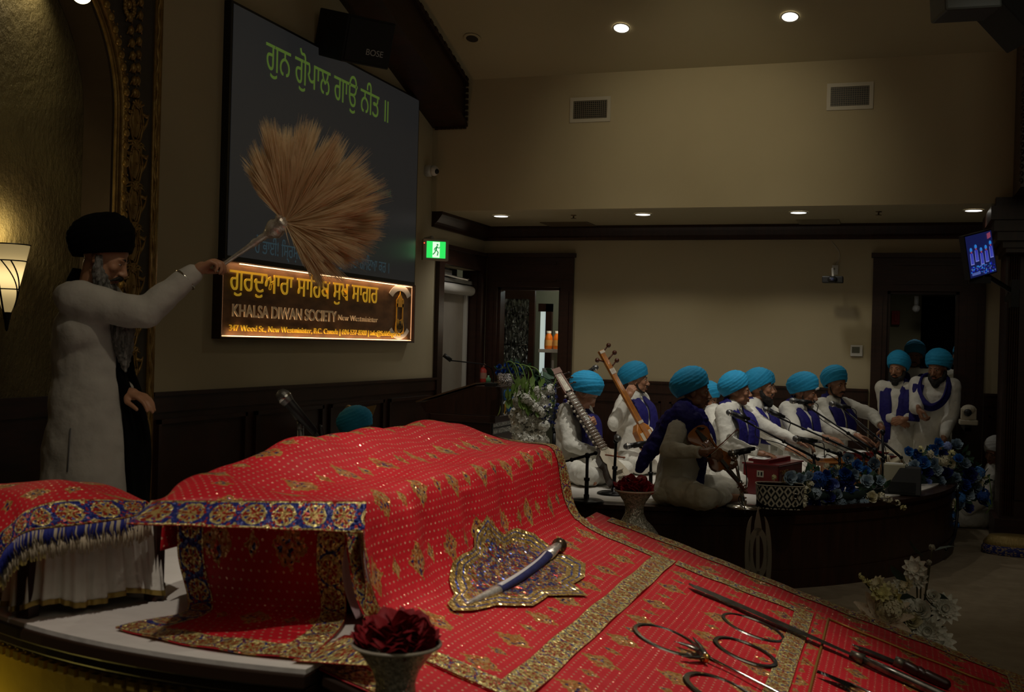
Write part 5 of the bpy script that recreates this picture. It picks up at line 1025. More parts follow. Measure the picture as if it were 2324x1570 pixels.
g=G(); g.tube([bA+bu*.006,bA.lerp(bB,.5)+bu*.003,bB+bu*.010],[.005,.004,.003],8); g.tube([bB+bu*.010,bB-bu*.008],.004,6); g.build('stick',mat('bow_wood',(.28,.07,.02),.3),o)
g=G(); g.tube([bA-bu*.008,bB-bu*.008],.003,6,flat=.4); g.build('bow_hair',mat('bow_hair',(.7,.66,.5),.6),o)
g=G(); g.box(bA.lerp(bB,.06)-bu*.002,(.03,.012,.02)); g.build('frog',EBONY,o,smooth=False)
# ---- long necked instrument of the second musician
ORW=noisy('amber_wood',(.36,.12,.02),(.52,.20,.04),8,.25,0,.06,stretch=(1,1,3))
a=P(1362,796,9.75); b=P(1474,1000,9.62); ux=(b-a).normalized(); nn=Vector((.55,-.55,.45)); nn=(nn-ux*nn.dot(ux)).normalized(); wx=nn.cross(ux).normalized(); V=lambda x,y,z=0: a+ux*x+wx*y+nn*z; L=(b-a).length
o=thing('long_necked_lute','long necked orange wooden string instrument leaning on the second musician','instrument',V(L*.5,0))
g=G(); g.prism([V(0,-.024,-.012),V(L*.98,-.028,-.012),V(L*.98,.028,-.012),V(0,.024,-.012)],nn*.03); g.build('neck',ORW,o,smooth=False,bevel=.004)
g=G(); g.prism([V(L*.80,-.03,-.07),V(L*.86,-.075,-.07),V(L*1.02,-.085,-.07),V(L*1.16,-.07,-.07),V(L*1.16,.07,-.07),V(L*1.02,.085,-.07),V(L*.86,.075,-.07),V(L*.80,.03,-.07)],nn*.075); g.build('sound_box',ORW,o,smooth=False,bevel=.01)
g=G(); g.prism([V(L*.9,-.06,.006),V(L*1.12,-.06,.006),V(L*1.12,.06,.006),V(L*.9,.06,.006)],nn*.003); g.build('soundboard',mat('pale_skin',(.55,.48,.36),.6),o,smooth=False)
PEGM=mat('peg_brown',(.07,.02,.01),.25)
for x,s_ in ((.02,1),(.10,-1),(.10,1.2),(.17,1)):
    g=G(); g.tube([V(x,s_*.02,.0),V(x-.03,s_*.085,.02)],[.008,.006],8); e=V(x-.032,s_*.095,.022); g.ell(e,(.021,.021,.021),nu=12,nv=8); g.build('tuning_peg',PEGM,o)
g=G(); [g.prism([V(L*q-.012,-.027,.017),V(L*q+.012,-.027,.017),V(L*q+.012,.027,.017),V(L*q-.012,.027,.017)],nn*.006) for q in (.02,.22,.25,.80)]; g.build('bone_inlays',mat('bone',(.55,.48,.38),.5),o,smooth=False)
g=G(); [g.tube([V(.03,y,.026),V(L*1.1,y*1.3,.022)],.0009,4) for y in (-.012,-.004,.004,.012)]; g.build('strings',CHROME,o)
# ---- fretted bowed lute of the first musician
DKW=mat('lute_dark_wood',(.035,.015,.008),.3)
a=P(1262,842,9.12); b=P(1402,1072,8.72); ux=(b-a).normalized(); nn=Vector((.55,-.62,.35)); nn=(nn-ux*nn.dot(ux)).normalized(); wx=nn.cross(ux).normalized(); V=lambda x,y,z=0: a+ux*x+wx*y+nn*z; L=(b-a).length
o=thing('bowed_lute','dark fretted bowed lute with a cream skin body held by the first musician','instrument',V(L*.5,0))
g=G(); g.prism([V(L*.22,-.036,-.03),V(L*.80,-.042,-.03),V(L*.80,.042,-.03),V(L*.22,.036,-.03)],nn*.035); g.build('neck',DKW,o,smooth=False)
g=G(); g.prism([V(L*.22,-.030,.005),V(L*.80,-.034,.005),V(L*.80,.034,.005),V(L*.22,.030,.005)],nn*.004); g.build('fret_board',mat('lute_face',(.16,.10,.06),.4),o,smooth=False)
g=G(); [g.tube([V(L*(.25+.028*i),-.040,.010),V(L*(.25+.028*i),-.02,.024),V(L*(.25+.028*i),.02,.024),V(L*(.25+.028*i),.040,.010)],.0035,6) for i in range(20)]; g.build('frets',CHROME,o)
g=G(); [g.ell(V(L*(.24+.05*i),-.046,-.005),(.011,.011,.011),nu=8,nv=6) for i in range(11)]; g.build('side_pegs',mat('bone'),o)
g=G(); [g.bx((0,0,0),(0,0,0)) for _ in ()]; 
for s_ in (-1,1): g.prism([V(0,s_*.022,-.02),V(L*.22,s_*.030,-.02),V(L*.22,s_*.042,-.02),V(0,s_*.036,-.02)],nn*.03)
g.prism([V(-.02,-.04,-.02),V(.03,-.04,-.02),V(.03,.04,-.02),V(-.02,.04,-.02)],nn*.035); g.build('peg_box',mat('lute_head_brown',(.16,.06,.03),.35),o,smooth=False)
g=G(); g.prism([V(.03,-.02,-.01),V(L*.2,-.026,-.01),V(L*.2,.026,-.01),V(.03,.02,-.01)],nn*.018); g.build('head_inlay',mat('bone'),o,smooth=False)
for x in (.05,.10,.15):
    for s_ in (-1,1): g=G(); g.tube([V(x,0,.0),V(x,s_*.085,.01)],[.006,.005],6); g.ell(V(x,s_*.09,.01),(.015,.015,.008),nu=8,nv=6); g.build('tuning_peg',DKW,o)
g=G(); hb=[(.78,.035),(.82,.07),(.88,.075),(.91,.058),(.95,.075),(1.02,.092),(1.07,.085)]; pl_=[(L*x,y) for x,y in hb]+[(L*x,-y) for x,y in reversed(hb)]; g.prism([V(x,y,-.09) for x,y in pl_],nn*.10); g.build('resonator',DKW,o,smooth=False,bevel=.008)
g=G(); g.prism([V(x,y*.93,.011) for x,y in pl_],nn*.004); g.build('skin_face',mat('pale_skin'),o,smooth=False,label='cream skin stretched over the body')
g=G(); g.prism([V(L*.985,-.04,.014),V(L*1.0,-.04,.014),V(L*1.0,.04,.014),V(L*.985,.04,.014)],nn*.03); g.prism([V(L*1.05,-.07,.012),V(L*1.09,-.07,.012),V(L*1.09,.07,.012),V(L*1.05,.07,.012)],nn*.02); g.build('bridge',mat('bone'),o,smooth=False)
g=G(); [g.tube([V(.04,y*.6,.012),V(L*1.05,y,.035)],.0008,4) for y in (-.02,-.01,0,.01,.02)]; g.build('strings',CHROME,o)
bA=P(1374,1032,8.68); bB=P(1416,1038,8.55); g=G(); g.tube([bA,bB],.006,8); g.ell(bB,(.012,.012,.008)); tag(g.build('lute_bow',mat('bow_wood')),'short end of a brown bow in the first musician\'s hand','bow')
# ---- basket
BK=mat('diamond_weave',(.5,.5,.5),.8); t=NT(BK); uv=t.coord('UV'); s_=t.n('ShaderNodeSeparateXYZ'); t.link(uv,s_.inputs[0]); p=.058
dx=t.m_('ABSOLUTE',t.m_('SUBTRACT',t.m_('FRACT',t.m_('DIVIDE',s_.outputs[0],p)),.5)); dy=t.m_('ABSOLUTE',t.m_('SUBTRACT',t.m_('FRACT',t.m_('DIVIDE',s_.outputs[1],p*1.45)),.5))
f=t.m_('GREATER_THAN',t.m_('FRACT',t.m_('MULTIPLY',t.m_('ADD',dx,dy),2.0)),.5); t.base(t.mix(f,(.012,.011,.010),(.52,.47,.36)))
bc=Vector((P(1769,1150,7.95).x,P(1769,1150,7.95).y-.01,STZ-.004)); o=thing('patterned_basket','black and cream diamond patterned fabric basket on the stage edge','basket',bc)
def sup(a,n=4): c_,s2=math.cos(a),math.sin(a); return (abs(c_)**(2/n)*(1 if c_>0 else -1),abs(s2)**(2/n)*(1 if s2>0 else -1))
By=Matrix.Rotation(R_(12),3,'Z'); N_=64; g=G(); g.uv=[]
ap_=[0]
for i in range(N_): x,y=sup(2*math.pi*i/N_); x2,y2=sup(2*math.pi*(i+1)/N_); ap_.append(ap_[-1]+math.hypot((x2-x)*.165,(y2-y)*.115))
for j,(z,k) in enumerate(((.0,.93),(.08,.97),(.160,1.0))):
    for i in range(N_+1): x,y=sup(2*math.pi*i/N_); g.v.append(tuple(bc+By@Vector((x*.165*k,y*.115*k,z)))); g.uv.append((ap_[i],z))
for j in range(2):
    for i in range(N_): g.f.append((j*(N_+1)+i,j*(N_+1)+i+1,(j+1)*(N_+1)+i+1,(j+1)*(N_+1)+i)); g.mi.append(0)
g.build('wall',BK,o)
g=G(); x0=[sup(2*math.pi*i/N_) for i in range(N_)]; g.v=[tuple(bc+By@Vector((x*.158,y*.108,z))) for z in (.16,.01) for x,y in x0]; g.f=[(i,(i+1)%N_,N_+(i+1)%N_,N_+i) for i in range(N_)]+[tuple(range(N_,2*N_))]; g.mi=[0]*len(g.f); g.build('lining',BLACKC,o)
g=G(); g.tube([bc+By@Vector((x*.165,y*.115,.165)) for x,y in x0+[x0[0]]],.004,6); g.build('rim',mat('cream_piping',(.5,.45,.34),.8),o)
g=G(); cc=bc+By@Vector((.095,-.117,.10)); g.tube([cc+By@Vector((.015*math.cos(a),-.002,.017*math.sin(a))) for a in [2*math.pi*k/20 for k in range(21)]],.004,8); g.build('eyelet_ring',CHROME,o)
g=G(); g.ell(cc,(.012,.004,.014)); g.build('eyelet_hole',BLACKC,o)
# ---- flowers
def petal(g,base,out,up,w,l,cup,curl,rot=0):
    sd=out.cross(up).normalized()
    def fn(u,v):
        s=(u-.5)*2; wd=w*math.sin(math.pi*min(.98,(.12+.80*v)))**.7; return base+sd*(s*wd)+up*(l*v*(1-.25*curl*v)-.10*l*s*s*v)+out*(cup*l*math.sin(v*math.pi*.55)+curl*l*.45*v*v-abs(s)**2*wd*.5)
    g.grid(fn,5,5)
def rose_mesh(seed,open_=1.0):
    r=random.Random(seed); g=G()
    for k in range(20):
        t=k/19; a=k*2.4; rad=.10+.42*t; out=Vector((math.cos(a),math.sin(a),0)); petal(g,out*rad*.45+Vector((0,0,-.35+.08*(1-t))),out,Vector((0,0,1)),.20+.42*t,.95-.30*t,.10+.42*t*open_,.15+.75*t*open_*r.uniform(.8,1.2))
    return g
def flat_mesh(seed,n=10,layers=2,w=.30):
    g=G(); r=random.Random(seed)
    for L_ in range(layers):
        for k in range(n): a=2*math.pi*(k+.5*L_)/n+r.uniform(-.05,.05); out=Vector((math.cos(a),math.sin(a),0)); el=.25+.45*L_; d=(out*math.cos(el)+Vector((0,0,math.sin(el)))).normalized(); n_=(Vector((0,0,1))*math.cos(el)-out*math.sin(el)); petal(g,out*.08,n_*-1,d,w,(1-.25*L_),.0,-.12)
    g.ell((0,0,.08),(.16,.16,.10)); return g
def cluster_mesh(seed,n=40,fr=.16,rad=(.9,.9,.7)):
    g=G(); r=random.Random(seed)
    for _ in range(n):
        d=Vector((r.gauss(0,1),r.gauss(0,1),r.gauss(0,1)+.3)).normalized(); c=Vector((d.x*rad[0],d.y*rad[1],d.z*rad[2]))*r.uniform(.8,1); _,a_,b_=frame_from(d)
        for k in range(4):
            t_=k*math.pi/2+r.uniform(0,1); e=(a_*math.cos(t_)+b_*math.sin(t_)); s2=e.cross(d); g.add([c,c+e*fr*.6+s2*fr*.45+d*.03,c+e*fr*1.1+d*.01,c+e*fr*.6-s2*fr*.45+d*.03],[(0,1,2,3)])
    return g
FL={}
def fm(name,c1,c2=None): 
    c2=c2 or tuple(min(1,a*1.35) for a in c1); return noisy('petal_'+name,c1,c2,14,.65,0,.15)
FC=dict(paleblue=fm('pale_blue',(.42,.52,.60)),greyblue=fm('grey_blue',(.25,.34,.43)),periwinkle=fm('periwinkle',(.27,.36,.72)),blue=fm('blue',(.05,.19,.52)),deep=fm('deep_blue',(.012,.07,.34)),navy=fm('navy',(.007,.016,.15)),cream=fm('cream',(.72,.67,.48)),white=fm('white',(.82,.80,.70)),yellow=fm('yellowish',(.72,.68,.34)),slate=fm('slate',(.15,.21,.27)),pink=fm('blush',(.78,.64,.52)),red=fm('dark_red',(.30,.008,.015),(.42,.02,.035)))
PROTO={}
def flower(kind,col,pos,r,nrm,parent,seed=0,name=None,label=None):
    key=(kind,col,seed%3)
    if key not in PROTO:
        g={'rose':lambda: rose_mesh(seed%3),'bud':lambda: rose_mesh(seed%3,.3),'daisy':lambda: flat_mesh(seed%3),'mum':lambda: flat_mesh(seed%3,13,4,.24),'dahlia':lambda: flat_mesh(seed%3,12,2,.19),'hydrangea':lambda: cluster_mesh(seed%3,90,.26),'sprig':lambda: cluster_mesh(seed%3,14,.35,(.5,.5,1.0))}[kind]()
        me=bpy.data.meshes.new(kind); me.from_pydata(g.v,[],g.f); me.materials.append(FC[col]); me.polygons.foreach_set('use_smooth',[True]*len(me.polygons)); PROTO[key]=me
    o=bpy.data.objects.new(name or {'rose':'rose','bud':'rose_bud','daisy':'daisy','mum':'chrysanthemum','dahlia':'dahlia','hydrangea':'hydrangea','sprig':'blossom_sprig'}[kind],PROTO[key]); COL.objects.link(o); o.parent=parent
    o.location=Vector(pos)-parent_world(parent); o.scale=(r,r,r); q=Vector(nrm).normalized().to_track_quat('Z','Y'); o.rotation_mode='QUATERNION'; o.rotation_quaternion=q@Matrix.Rotation(seed*1.7,3,'Z').to_quaternion()
    if label: o['label']=label
    return o
def leafmesh(g,p,d,L,w,r):
    d=Vector(d).normalized(); _,a_,b_=frame_from(d); t=r.uniform(0,6.3); s=a_*math.cos(t)+b_*math.sin(t); n_=s.cross(d); g.add([p,p+d*L*.35+s*w+n_*w*.2,p+d*L*.75+s*w*.7,p+d*L+n_*-.1*L,p+d*L*.75-s*w*.7,p+d*L*.35-s*w+n_*w*.2,p+d*L*.5],[(0,1,6),(1,2,6),(2,3,6),(3,4,6),(4,5,6),(5,0,6)])
CNAME=dict(paleblue='pale blue',greyblue='grey blue',periwinkle='periwinkle',blue='blue',deep='deep blue',navy='navy',cream='cream',white='white',yellow='yellow',slate='slate',pink='blush',red='red')
def arrange(parent,items,dfun,seed,nd=Vector((.1,-1,.35))):
    r=random.Random(seed); seq=0; pts=[]
    for it in items:
        k,c_,px,py,rp=it[:5]; d=it[5] if len(it)>5 else dfun(px,py)+r.uniform(-.05,.03); p=P(px,py,d); seq+=1
        n_=nd+Vector((r.uniform(-.5,.5),r.uniform(-.1,.3),r.uniform(-.4,.4))); flower(k,c_,p,1.3*rp*d/FPX,n_,parent,seq,label='%s bloom'%CNAME[c_]); pts.append(p)
    return pts
bed=lambda name,label,cat,loc: thing(name,label,cat,loc)
fa=[('rose','paleblue',1793,1083,17),('rose','greyblue',1815,1086,14),('rose','paleblue',1836,1080,12),('rose','greyblue',1800,1102,14),('hydrangea','deep',1858,1088,17),('rose','navy',1878,1100,15),('rose','navy',1925,1090,17),('rose','deep',1918,1075,15),
('rose','periwinkle',1893,1097,13),('rose','greyblue',1893,1070,13),('rose','greyblue',1938,1076,13),('rose','paleblue',1968,1091,16),('rose','paleblue',1997,1090,13),('bud','periwinkle',1945,1115,8),('rose','paleblue',1900,1121,13),('rose','cream',1978,1128,15),
('hydrangea','paleblue',1850,1119,13),('rose','navy',1848,1146,16),('rose','navy',1880,1128,16),('hydrangea','slate',1905,1140,14),('hydrangea','greyblue',1958,1140,15),('rose','blue',1945,1056,15),('rose','greyblue',1925,1040,14),('rose','blue',1965,1068,13),('rose','slate',1983,1052,15),('rose','deep',1875,1078,13),('rose','navy',1905,1105,14),('hydrangea','slate',1930,1135,13),('rose','deep',1930,1110,12),('hydrangea','cream',1880,1078,6),
('sprig','cream',1838,1098,11),('sprig','cream',1830,1112,11),('sprig','cream',1826,1130,12),('sprig','cream',1822,1145,11),('sprig','yellow',1828,1158,9),('sprig','cream',2000,1125,12),('sprig','cream',2015,1133,11),('sprig','cream',2035,1140,9),('sprig','yellow',2050,1152,9),('sprig','yellow',1757,1083,8),('sprig','cream',1876,1056,9),('sprig','yellow',1900,1060,9)]
o=thing('flower_arrangement','blue and cream flower arrangement along the stage edge beside the patterned basket','flowers',P(1900,1150,8.1))
dn=lambda px,py: (8.05+(px-1790)*.0020 + (.12 if py<1075 else 0))
arrange(o,fa,dn,1)
def foliage(o,cx,cy,rx,ry,n,dfun,seed,L=.09,w=.02,m=None):
    r=random.Random(seed); g=G()
    for _ in range(n):
        a=r.uniform(0,6.283); q=math.sqrt(r.random()); px=cx+rx*q*math.cos(a); py=cy+ry*q*math.sin(a); p=P(px,py,dfun(px,py)+.08); leafmesh(g,p,Vector((r.uniform(-1,1),r.uniform(-1,.2),r.uniform(-.5,1))),L*r.uniform(.6,1.2),w,r)
    f=g.build('foliage',m or LEAFD,o); f['kind']='stuff'
foliage(o,1900,1105,110,50,200,dn,2); g=G(); g.tube([P(1790,1105,8.12),P(1850,1125,8.15),P(1930,1125,8.3),P(2000,1118,8.6)],.032,12); g.build('flower_foam',mat('dark_foam',(.01,.025,.02),.9),o)
ra=[('rose','greyblue',2171,1008,15),('rose','blue',2062,1024,12),('rose','deep',2080,1030,12),('rose','blue',2095,1050,17),('rose','greyblue',2075,1055,13),('rose','blue',2118,1020,14),('hydrangea','cream',2140,1044,13),('sprig','cream',2112,1030,11),('sprig','cream',2125,1045,10),('sprig','yellow',2158,1030,11),('rose','cream',2160,1052,10),('rose','greyblue',2118,1050,13),('rose','paleblue',2126,1066,14),('rose','cream',2058,1102,16),('mum','cream',2058,1085,14),('bud','periwinkle',2041,1103,12),('rose','periwinkle',2103,1096,13),('rose','greyblue',2134,1092,13),('rose','paleblue',2160,1100,17),('rose','greyblue',2170,1083,12),('rose','greyblue',2188,1050,15),('rose','blue',2175,1040,12),('rose','greyblue',2213,1080,15),('hydrangea','blue',2222,1072,12),('rose','slate',2213,1107,17),('rose','paleblue',2198,1122,15),('rose','cream',2222,1098,11),('rose','cream',2154,1139,15),('rose','greyblue',2177,1145,14),('hydrangea','greyblue',2073,1124,13),('bud','periwinkle',2118,1156,9),('rose','navy',2196,1150,15),('rose','navy',2200,1078,18),('rose','navy',2145,1075,18),('rose','navy',2100,1070,18),('hydrangea','slate',2095,1115,15),('hydrangea','slate',2130,1115,15),('hydrangea','blue',2178,1128,12),('rose','navy',2075,1075,17),('rose','deep',2190,1100,15),('hydrangea','deep',2230,1122,14),('rose','navy',2230,1135,13),('hydrangea','blue',2165,1170,9),('hydrangea','blue',2170,1190,7),('hydrangea','blue',2240,1140,9),('rose','blue',2130,1005,12),('hydrangea','periwinkle',2150,1012,9),('sprig','yellow',2237,1082,6),('rose','navy',2140,1030,12),('sprig','yellow',2090,1020,9)]
o=thing('flower_arrangement','large overflowing blue rose arrangement at the right end of the stage','flowers',P(2150,1150,9.8))
dr=lambda px,py: 9.45+(px-2040)*.003
arrange(o,ra,dr,5); foliage(o,2145,1085,95,70,260,dr,6); g=G(); g.tube([P(2050,1095,9.6),P(2110,1090,9.75),P(2170,1100,9.95),P(2215,1110,10.1)],.09,14); g.build('flower_foam',mat('dark_foam'),o)
g=G(); [g.tube(smoothpts([P(a_,1120,dr(a_,0)),P(a_+dx_,1150,dr(a_,0)-.05),P(a_+dx_*.6,y_,dr(a_,0)-.02)],6),.004,6) for a_,dx_,y_ in ((2172,-4,1185),(2118,-3,1155),(2225,20,1165),(2236,15,1080))]; g.build('trailing_stems',LEAF,o)
o=thing('embroidered_cushion','gold and blue embroidered bundle on the floor below the large arrangement','cushion',onz(2215,1190,.02))
cc=Vector((.98,10.55,0)); g=G(); g.lathe([(.001,.16),(.2,.16),(.25,.10),(.25,.08)],cc,36,sy=.6); g.build('gold_fabric',noisy('gold_pleats',(.25,.17,.05),(.38,.27,.09),30,.4,.4,.4,40,(8,1,1)),o)
CB=mat('blue_floral_band',(.01,.015,.12),.6); t=NT(CB); vo=t.n('ShaderNodeTexVoronoi'); vo.inputs['Scale'].default_value=16; t.base(t.ramp(vo.outputs['Distance'],[(.25,(.6,.42,.12)),(.35,(.01,.015,.14))],'CONSTANT'))
g=G(); g.lathe([(.25,.08),(.262,.06),(.262,.01),(.25,.0)],cc,36,sy=.6); g.build('floral_band',CB,o); g=G(); g.box(cc+Vector((.20,-.12,.05)),(.05,.01,.08)); g.build('red_tag',mat('red_cloth_tag',(.35,.01,.01),.7),o)
o=thing('white_box','small cream box standing behind the flowers on the stage','box',Vector((P(2030,1060,9.2).x,P(2030,1060,9.2).y,STZ)))
bb=Vector((P(2030,1060,9.0).x,P(2030,1060,9.0).y,STZ)); g=G(); g.box(bb+Vector((0,0,.11)),(.16,.12,.22)); g.build('box_body',mat('cream_card',(.45,.42,.30),.7),o,smooth=False,bevel=.004); g=G(); g.box(bb+Vector((0,0,.224)),(.13,.09,.008)); g.build('lid_insert',mat('paper'),o,smooth=False)
cc=Vector((P(2048,1095,8.9).x,P(2048,1095,8.9).y,STZ)); g=G(); g.prism([cc+Vector(p) for p in ((-.14,-.10,0),(.14,-.10,0),(.14,.02,.2),(-.02,.02,.2))],(0,.16,0)); o=thing('stage_monitor','black wedge monitor speaker between the two flower arrangements','speaker',cc); g.build('cabinet',mat('speaker_black'),o,smooth=False,bevel=.008)
g=G(); g.box(cc+Vector((.0,-.106,.06)),(.2,.004,.08)); g.build('grille',mat('speaker_grille'),o,smooth=False)
# ---- lectern with its things
o=thing('lectern','dark wooden lectern with lettered front panels near the left doors','lectern',(-3.4,9.0,0)); LY0,LY1=8.72,9.42
g=G(); prf=[(-3.80,1.17),(-3.30,1.335),(-3.08,1.335),(-3.08,1.09),(-3.74,1.09)]; g.prism([(x,LY0,z) for x,z in prf],(0,LY1-LY0,0)); g.build('desk_top',WOODH,o,smooth=False,bevel=.006)
g=G(); g.prism([(-3.83,LY0-.01,1.175),(-3.30,LY0-.01,1.347),(-3.30,LY1+.01,1.347),(-3.83,LY1+.01,1.175)],(0,0,.012)); g.build('reading_slope',mat('lectern_edge',(.10,.055,.03),.35),o,smooth=False)
g=G(); g.bx((-3.66,LY0+.04,.70),(-3.17,LY1-.04,1.09)); g.bx((-3.72,LY0,.592),(-3.10,LY1,.70)); g.bx((-3.70,LY0+.0,1.03),(-3.12,LY1,1.09)); g.build('pedestal',WOOD,o,smooth=False,bevel=.005)
LB=mat('lectern_label_dark',(.045,.05,.05),.35); g=G(); g.bx((-3.08,LY0+.02,1.10),(-3.072,LY1-.02,1.32)); g.build('name_panel',LB,o,smooth=False); g=G(); g.bx((-3.17,LY0+.06,.93),(-3.16,LY1-.06,1.05)); g.build('lower_panel',LB,o,smooth=False)
BLT=mat('blue_metal_letters',(.03,.14,.38),.35,.2); WHT=mat('white_letters',(.6,.6,.58),.5); WL=lambda y,z,x: Matrix(((0,0,1,x),(1,0,0,y),(0,1,0,z),(0,0,0,1)))
text('GURDWARA',.115,WL(LY0+.05,1.225,-3.068),BLT,'gurdwara_lettering',o,.003,.003,sx=.85); text('SUKH SAGAR',.10,WL(LY0+.16,1.125,-3.068),BLT,'sukh_sagar_lettering',o,.003,.003,sx=.8); emblem(o,WL(LY0+.085,1.155,-3.068),.12)
text('KHALSA DIWAN SOCIETY',.055,WL(LY0+.07,.995,-3.158),WHT,'society_lettering',o,.002,.001,sx=.85); text('NEW WESTMINSTER, B.C.',.055,WL(LY0+.07,.94,-3.158),WHT,'town_lettering',o,.002,.001,sx=.85)
g=G(); a0=P(1007,805,9.0); b0=P(1024,818,9.0); e0=P(1118,842,9.15); o=thing('gooseneck_microphone','black gooseneck microphone rising from the lectern','microphone',P(1118,874,9.15))
g.tube([a0,b0],.017,12); g.build('mic_head',BLACK,o); g=G(); g.tube(smoothpts([b0,P(1060,822,9.05),P(1100,828,9.1),e0,P(1119,874,9.15)],6),.005,8); g.build('gooseneck',BLACKM,o); g=G(); q=P(1119,876,9.15); g.box((q.x,q.y,1.355),(.10,.14,.03)); g.build('mic_base',BLACK,o,smooth=False,bevel=.005)
q=P(1108,872,9.3); g=G(); g.lathe([(.001,0),(.02,0),(.02,.05),(.008,.06),(.008,.075),(.001,.075)],(q.x,q.y,1.349),14); tag(g.build('green_bottle',mat('green_plastic',(.10,.30,.16),.4),origin=(q.x,q.y,1.349)),'tiny green bottle on the lectern beside the gooseneck microphone','bottle')
o=thing('fire_extinguisher','red cylinder hanging on the wall between the left doorways','fire extinguisher',P(1096,850,12.3)); q=ony(1095,855,12.49); g=G(); g.lathe([(.001,-.09),(.045,-.085),(.05,-.04),(.05,.08),(.02,.11),(.001,.11)],q,18); g.build('cylinder',mat('red_plastic'),o); g=G(); g.tube([q+Vector((0,0,.11)),q+Vector((.03,0,.15))],.012,8); g.lathe([(.051,-.02),(.051,.05)],q,18); g.build('label_and_valve',mat('pale_label',(.4,.2,.15),.5),o)
GLT=mat('silver_glitter',(.5,.48,.48),.25,.9); t=NT(GLT); vo=t.n('ShaderNodeTexVoronoi'); vo.inputs['Scale'].default_value=140; t.link(t.coord(),vo.inputs['Vector']); t.base(t.ramp(vo.outputs['Distance'],[(.2,(.9,.85,.85)),(.7,(.10,.09,.09))])); t.bump(vo.outputs['Distance'],1,.01)
q=P(1146,876,9.1); vb=Vector((q.x,q.y,1.349)); o=thing('glitter_vase','short silver glitter vase on the lectern holding blue roses','vase',vb); g=G(); g.lathe([(.001,0),(.062,0),(.064,.1),(.058,.102),(.056,.01),(.001,.01)],vb,28); g.build('pot',GLT,o)
o=thing('blue_rose_bunch','bunch of shiny blue roses in the silver glitter vase','flowers',vb+Vector((0,0,.09)))
for i,(px,py) in enumerate(((1133,832),(1143,842),(1156,838),(1130,845),(1150,828),(1162,846),(1172,826),(1184,838),(1176,850))): flower('rose','deep',P(px,py,9.1+.02*(i%3)),8.5*9.1/FPX,Vector((.2*math.sin(i),-1,.5)),o,i)
foliage(o,1165,838,35,14,40,lambda a,b: 9.1,8,.07,.016)
# wisteria
o=thing('trailing_bouquet','tall cascade of white blossoms and yellow green leaves hanging beside the lectern','flowers',P(1200,1000,8.9)); r=random.Random(11)
for i in range(96):
    v=r.random(); py=880+v*122; cx=1203+ (8 if v<.3 else 0); hw=38-6*v; px=cx+r.uniform(-hw,hw); flower(('hydrangea','sprig','hydrangea','daisy')[i%4],'white',P(px,py,8.85+r.uniform(-.08,.08)),r.uniform(13,18)*8.85/FPX,Vector((r.uniform(-.6,.6),-1,r.uniform(-.5,.6))),o,i)
g=G(); [g.tube([P(1203+dx_,875,8.9),P(1203+dx_,1000,8.9)],.03,8) for dx_ in (-22,0,22)]; c_=g.build('blossom_core',FC['white'],o,disp=(.03,.03))
g=G(); [g.tube(smoothpts([P(1190,905,8.9),P(x0_,850,8.95),P(x1_,822+i*3,8.95),P(x2_,830+i*4,8.9),P(x3_,890,8.85)],6),.0045,6) for i,(x0_,x1_,x2_,x3_) in enumerate(((1160,1150,1170,1185),(1172,1165,1185,1200),(1190,1180,1205,1215),(1200,1195,1222,1232)))]; g.build('stems',LEAF,o)
g=G()
for i in range(46): px=r.gauss(1195,24); py=r.uniform(850,925); leafmesh(g,P(px,py,8.78),Vector((r.uniform(-.4,.4),-.3,-1)),.095,.024,r)
f=g.build('leaves',LEAF,o); f['kind']='stuff'
g=G(); 
for i in range(26): leafmesh(g,P(r.uniform(1210,1240),r.uniform(832,870),8.95),Vector((r.uniform(-.2,1),-.2,-.5)),.11,.028,r)
f=g.build('dark_leaves',LEAFD,o); f['kind']='stuff'
o=thing('purple_blossom_spray','spray of small dark blue blossoms hanging right of the white cascade','flowers',P(1240,950,8.85))
for i in range(34): v=r.random(); flower('sprig','navy',P(1240+r.uniform(-18,22)*(1-.4*v)+8*math.sin(v*3),872+v*95,8.80+r.uniform(-.05,.05)),r.uniform(5,8)*8.8/FPX,Vector((r.uniform(-1,1),-1,r.uniform(-1,.5))),o,i)
g=G(); [g.tube(smoothpts([P(1215,850,8.9),P(1235+5*i,870,8.8),P(1238+6*i,960-12*i,8.8)],6),.003,5) for i in range(4)]; g.build('stems',LEAFD,o)
# khanda emblem
kd=6.35
def K(px,py,dz=0): return P(px,py,kd+dz)
o=thing('khanda_emblem','tall polished steel khanda emblem standing between the cloth and the stage','emblem',P(1720,1330,kd)-Vector((0,0,P(1720,1330,kd).z)))
th=CF*.012; KS=mat('brushed_pale_steel',(.40,.35,.27),.35,.45)
g=G(); g.prism([K(1721,1152),K(1727,1185),K(1729,1200),K(1724,1208),K(1724,1330),K(1716,1330),K(1716,1208),K(1712,1200),K(1714,1185)],th); g.build('central_blade',KS,o,smooth=False)
N2=28; g=G(); ring=[(1721+23*math.cos(a),1255+58*math.sin(a)) for a in [2*math.pi*i/N2 for i in range(N2)]]; rin=[(1721+12*math.cos(a),1255+41*math.sin(a)) for a in [2*math.pi*i/N2 for i in range(N2)]]
vs=[K(*p) for p in ring]+[K(*p) for p in rin]+[K(*p)+th for p in ring]+[K(*p)+th for p in rin]
g.add(vs,[f for i in range(N2) for f in ((i,(i+1)%N2,N2+(i+1)%N2,N2+i),(2*N2+i,3*N2+i,3*N2+(i+1)%N2,2*N2+(i+1)%N2),(i,2*N2+i,2*N2+(i+1)%N2,(i+1)%N2),(N2+i,N2+(i+1)%N2,3*N2+(i+1)%N2,3*N2+i))]); g.build('ring',KS,o,smooth=False)
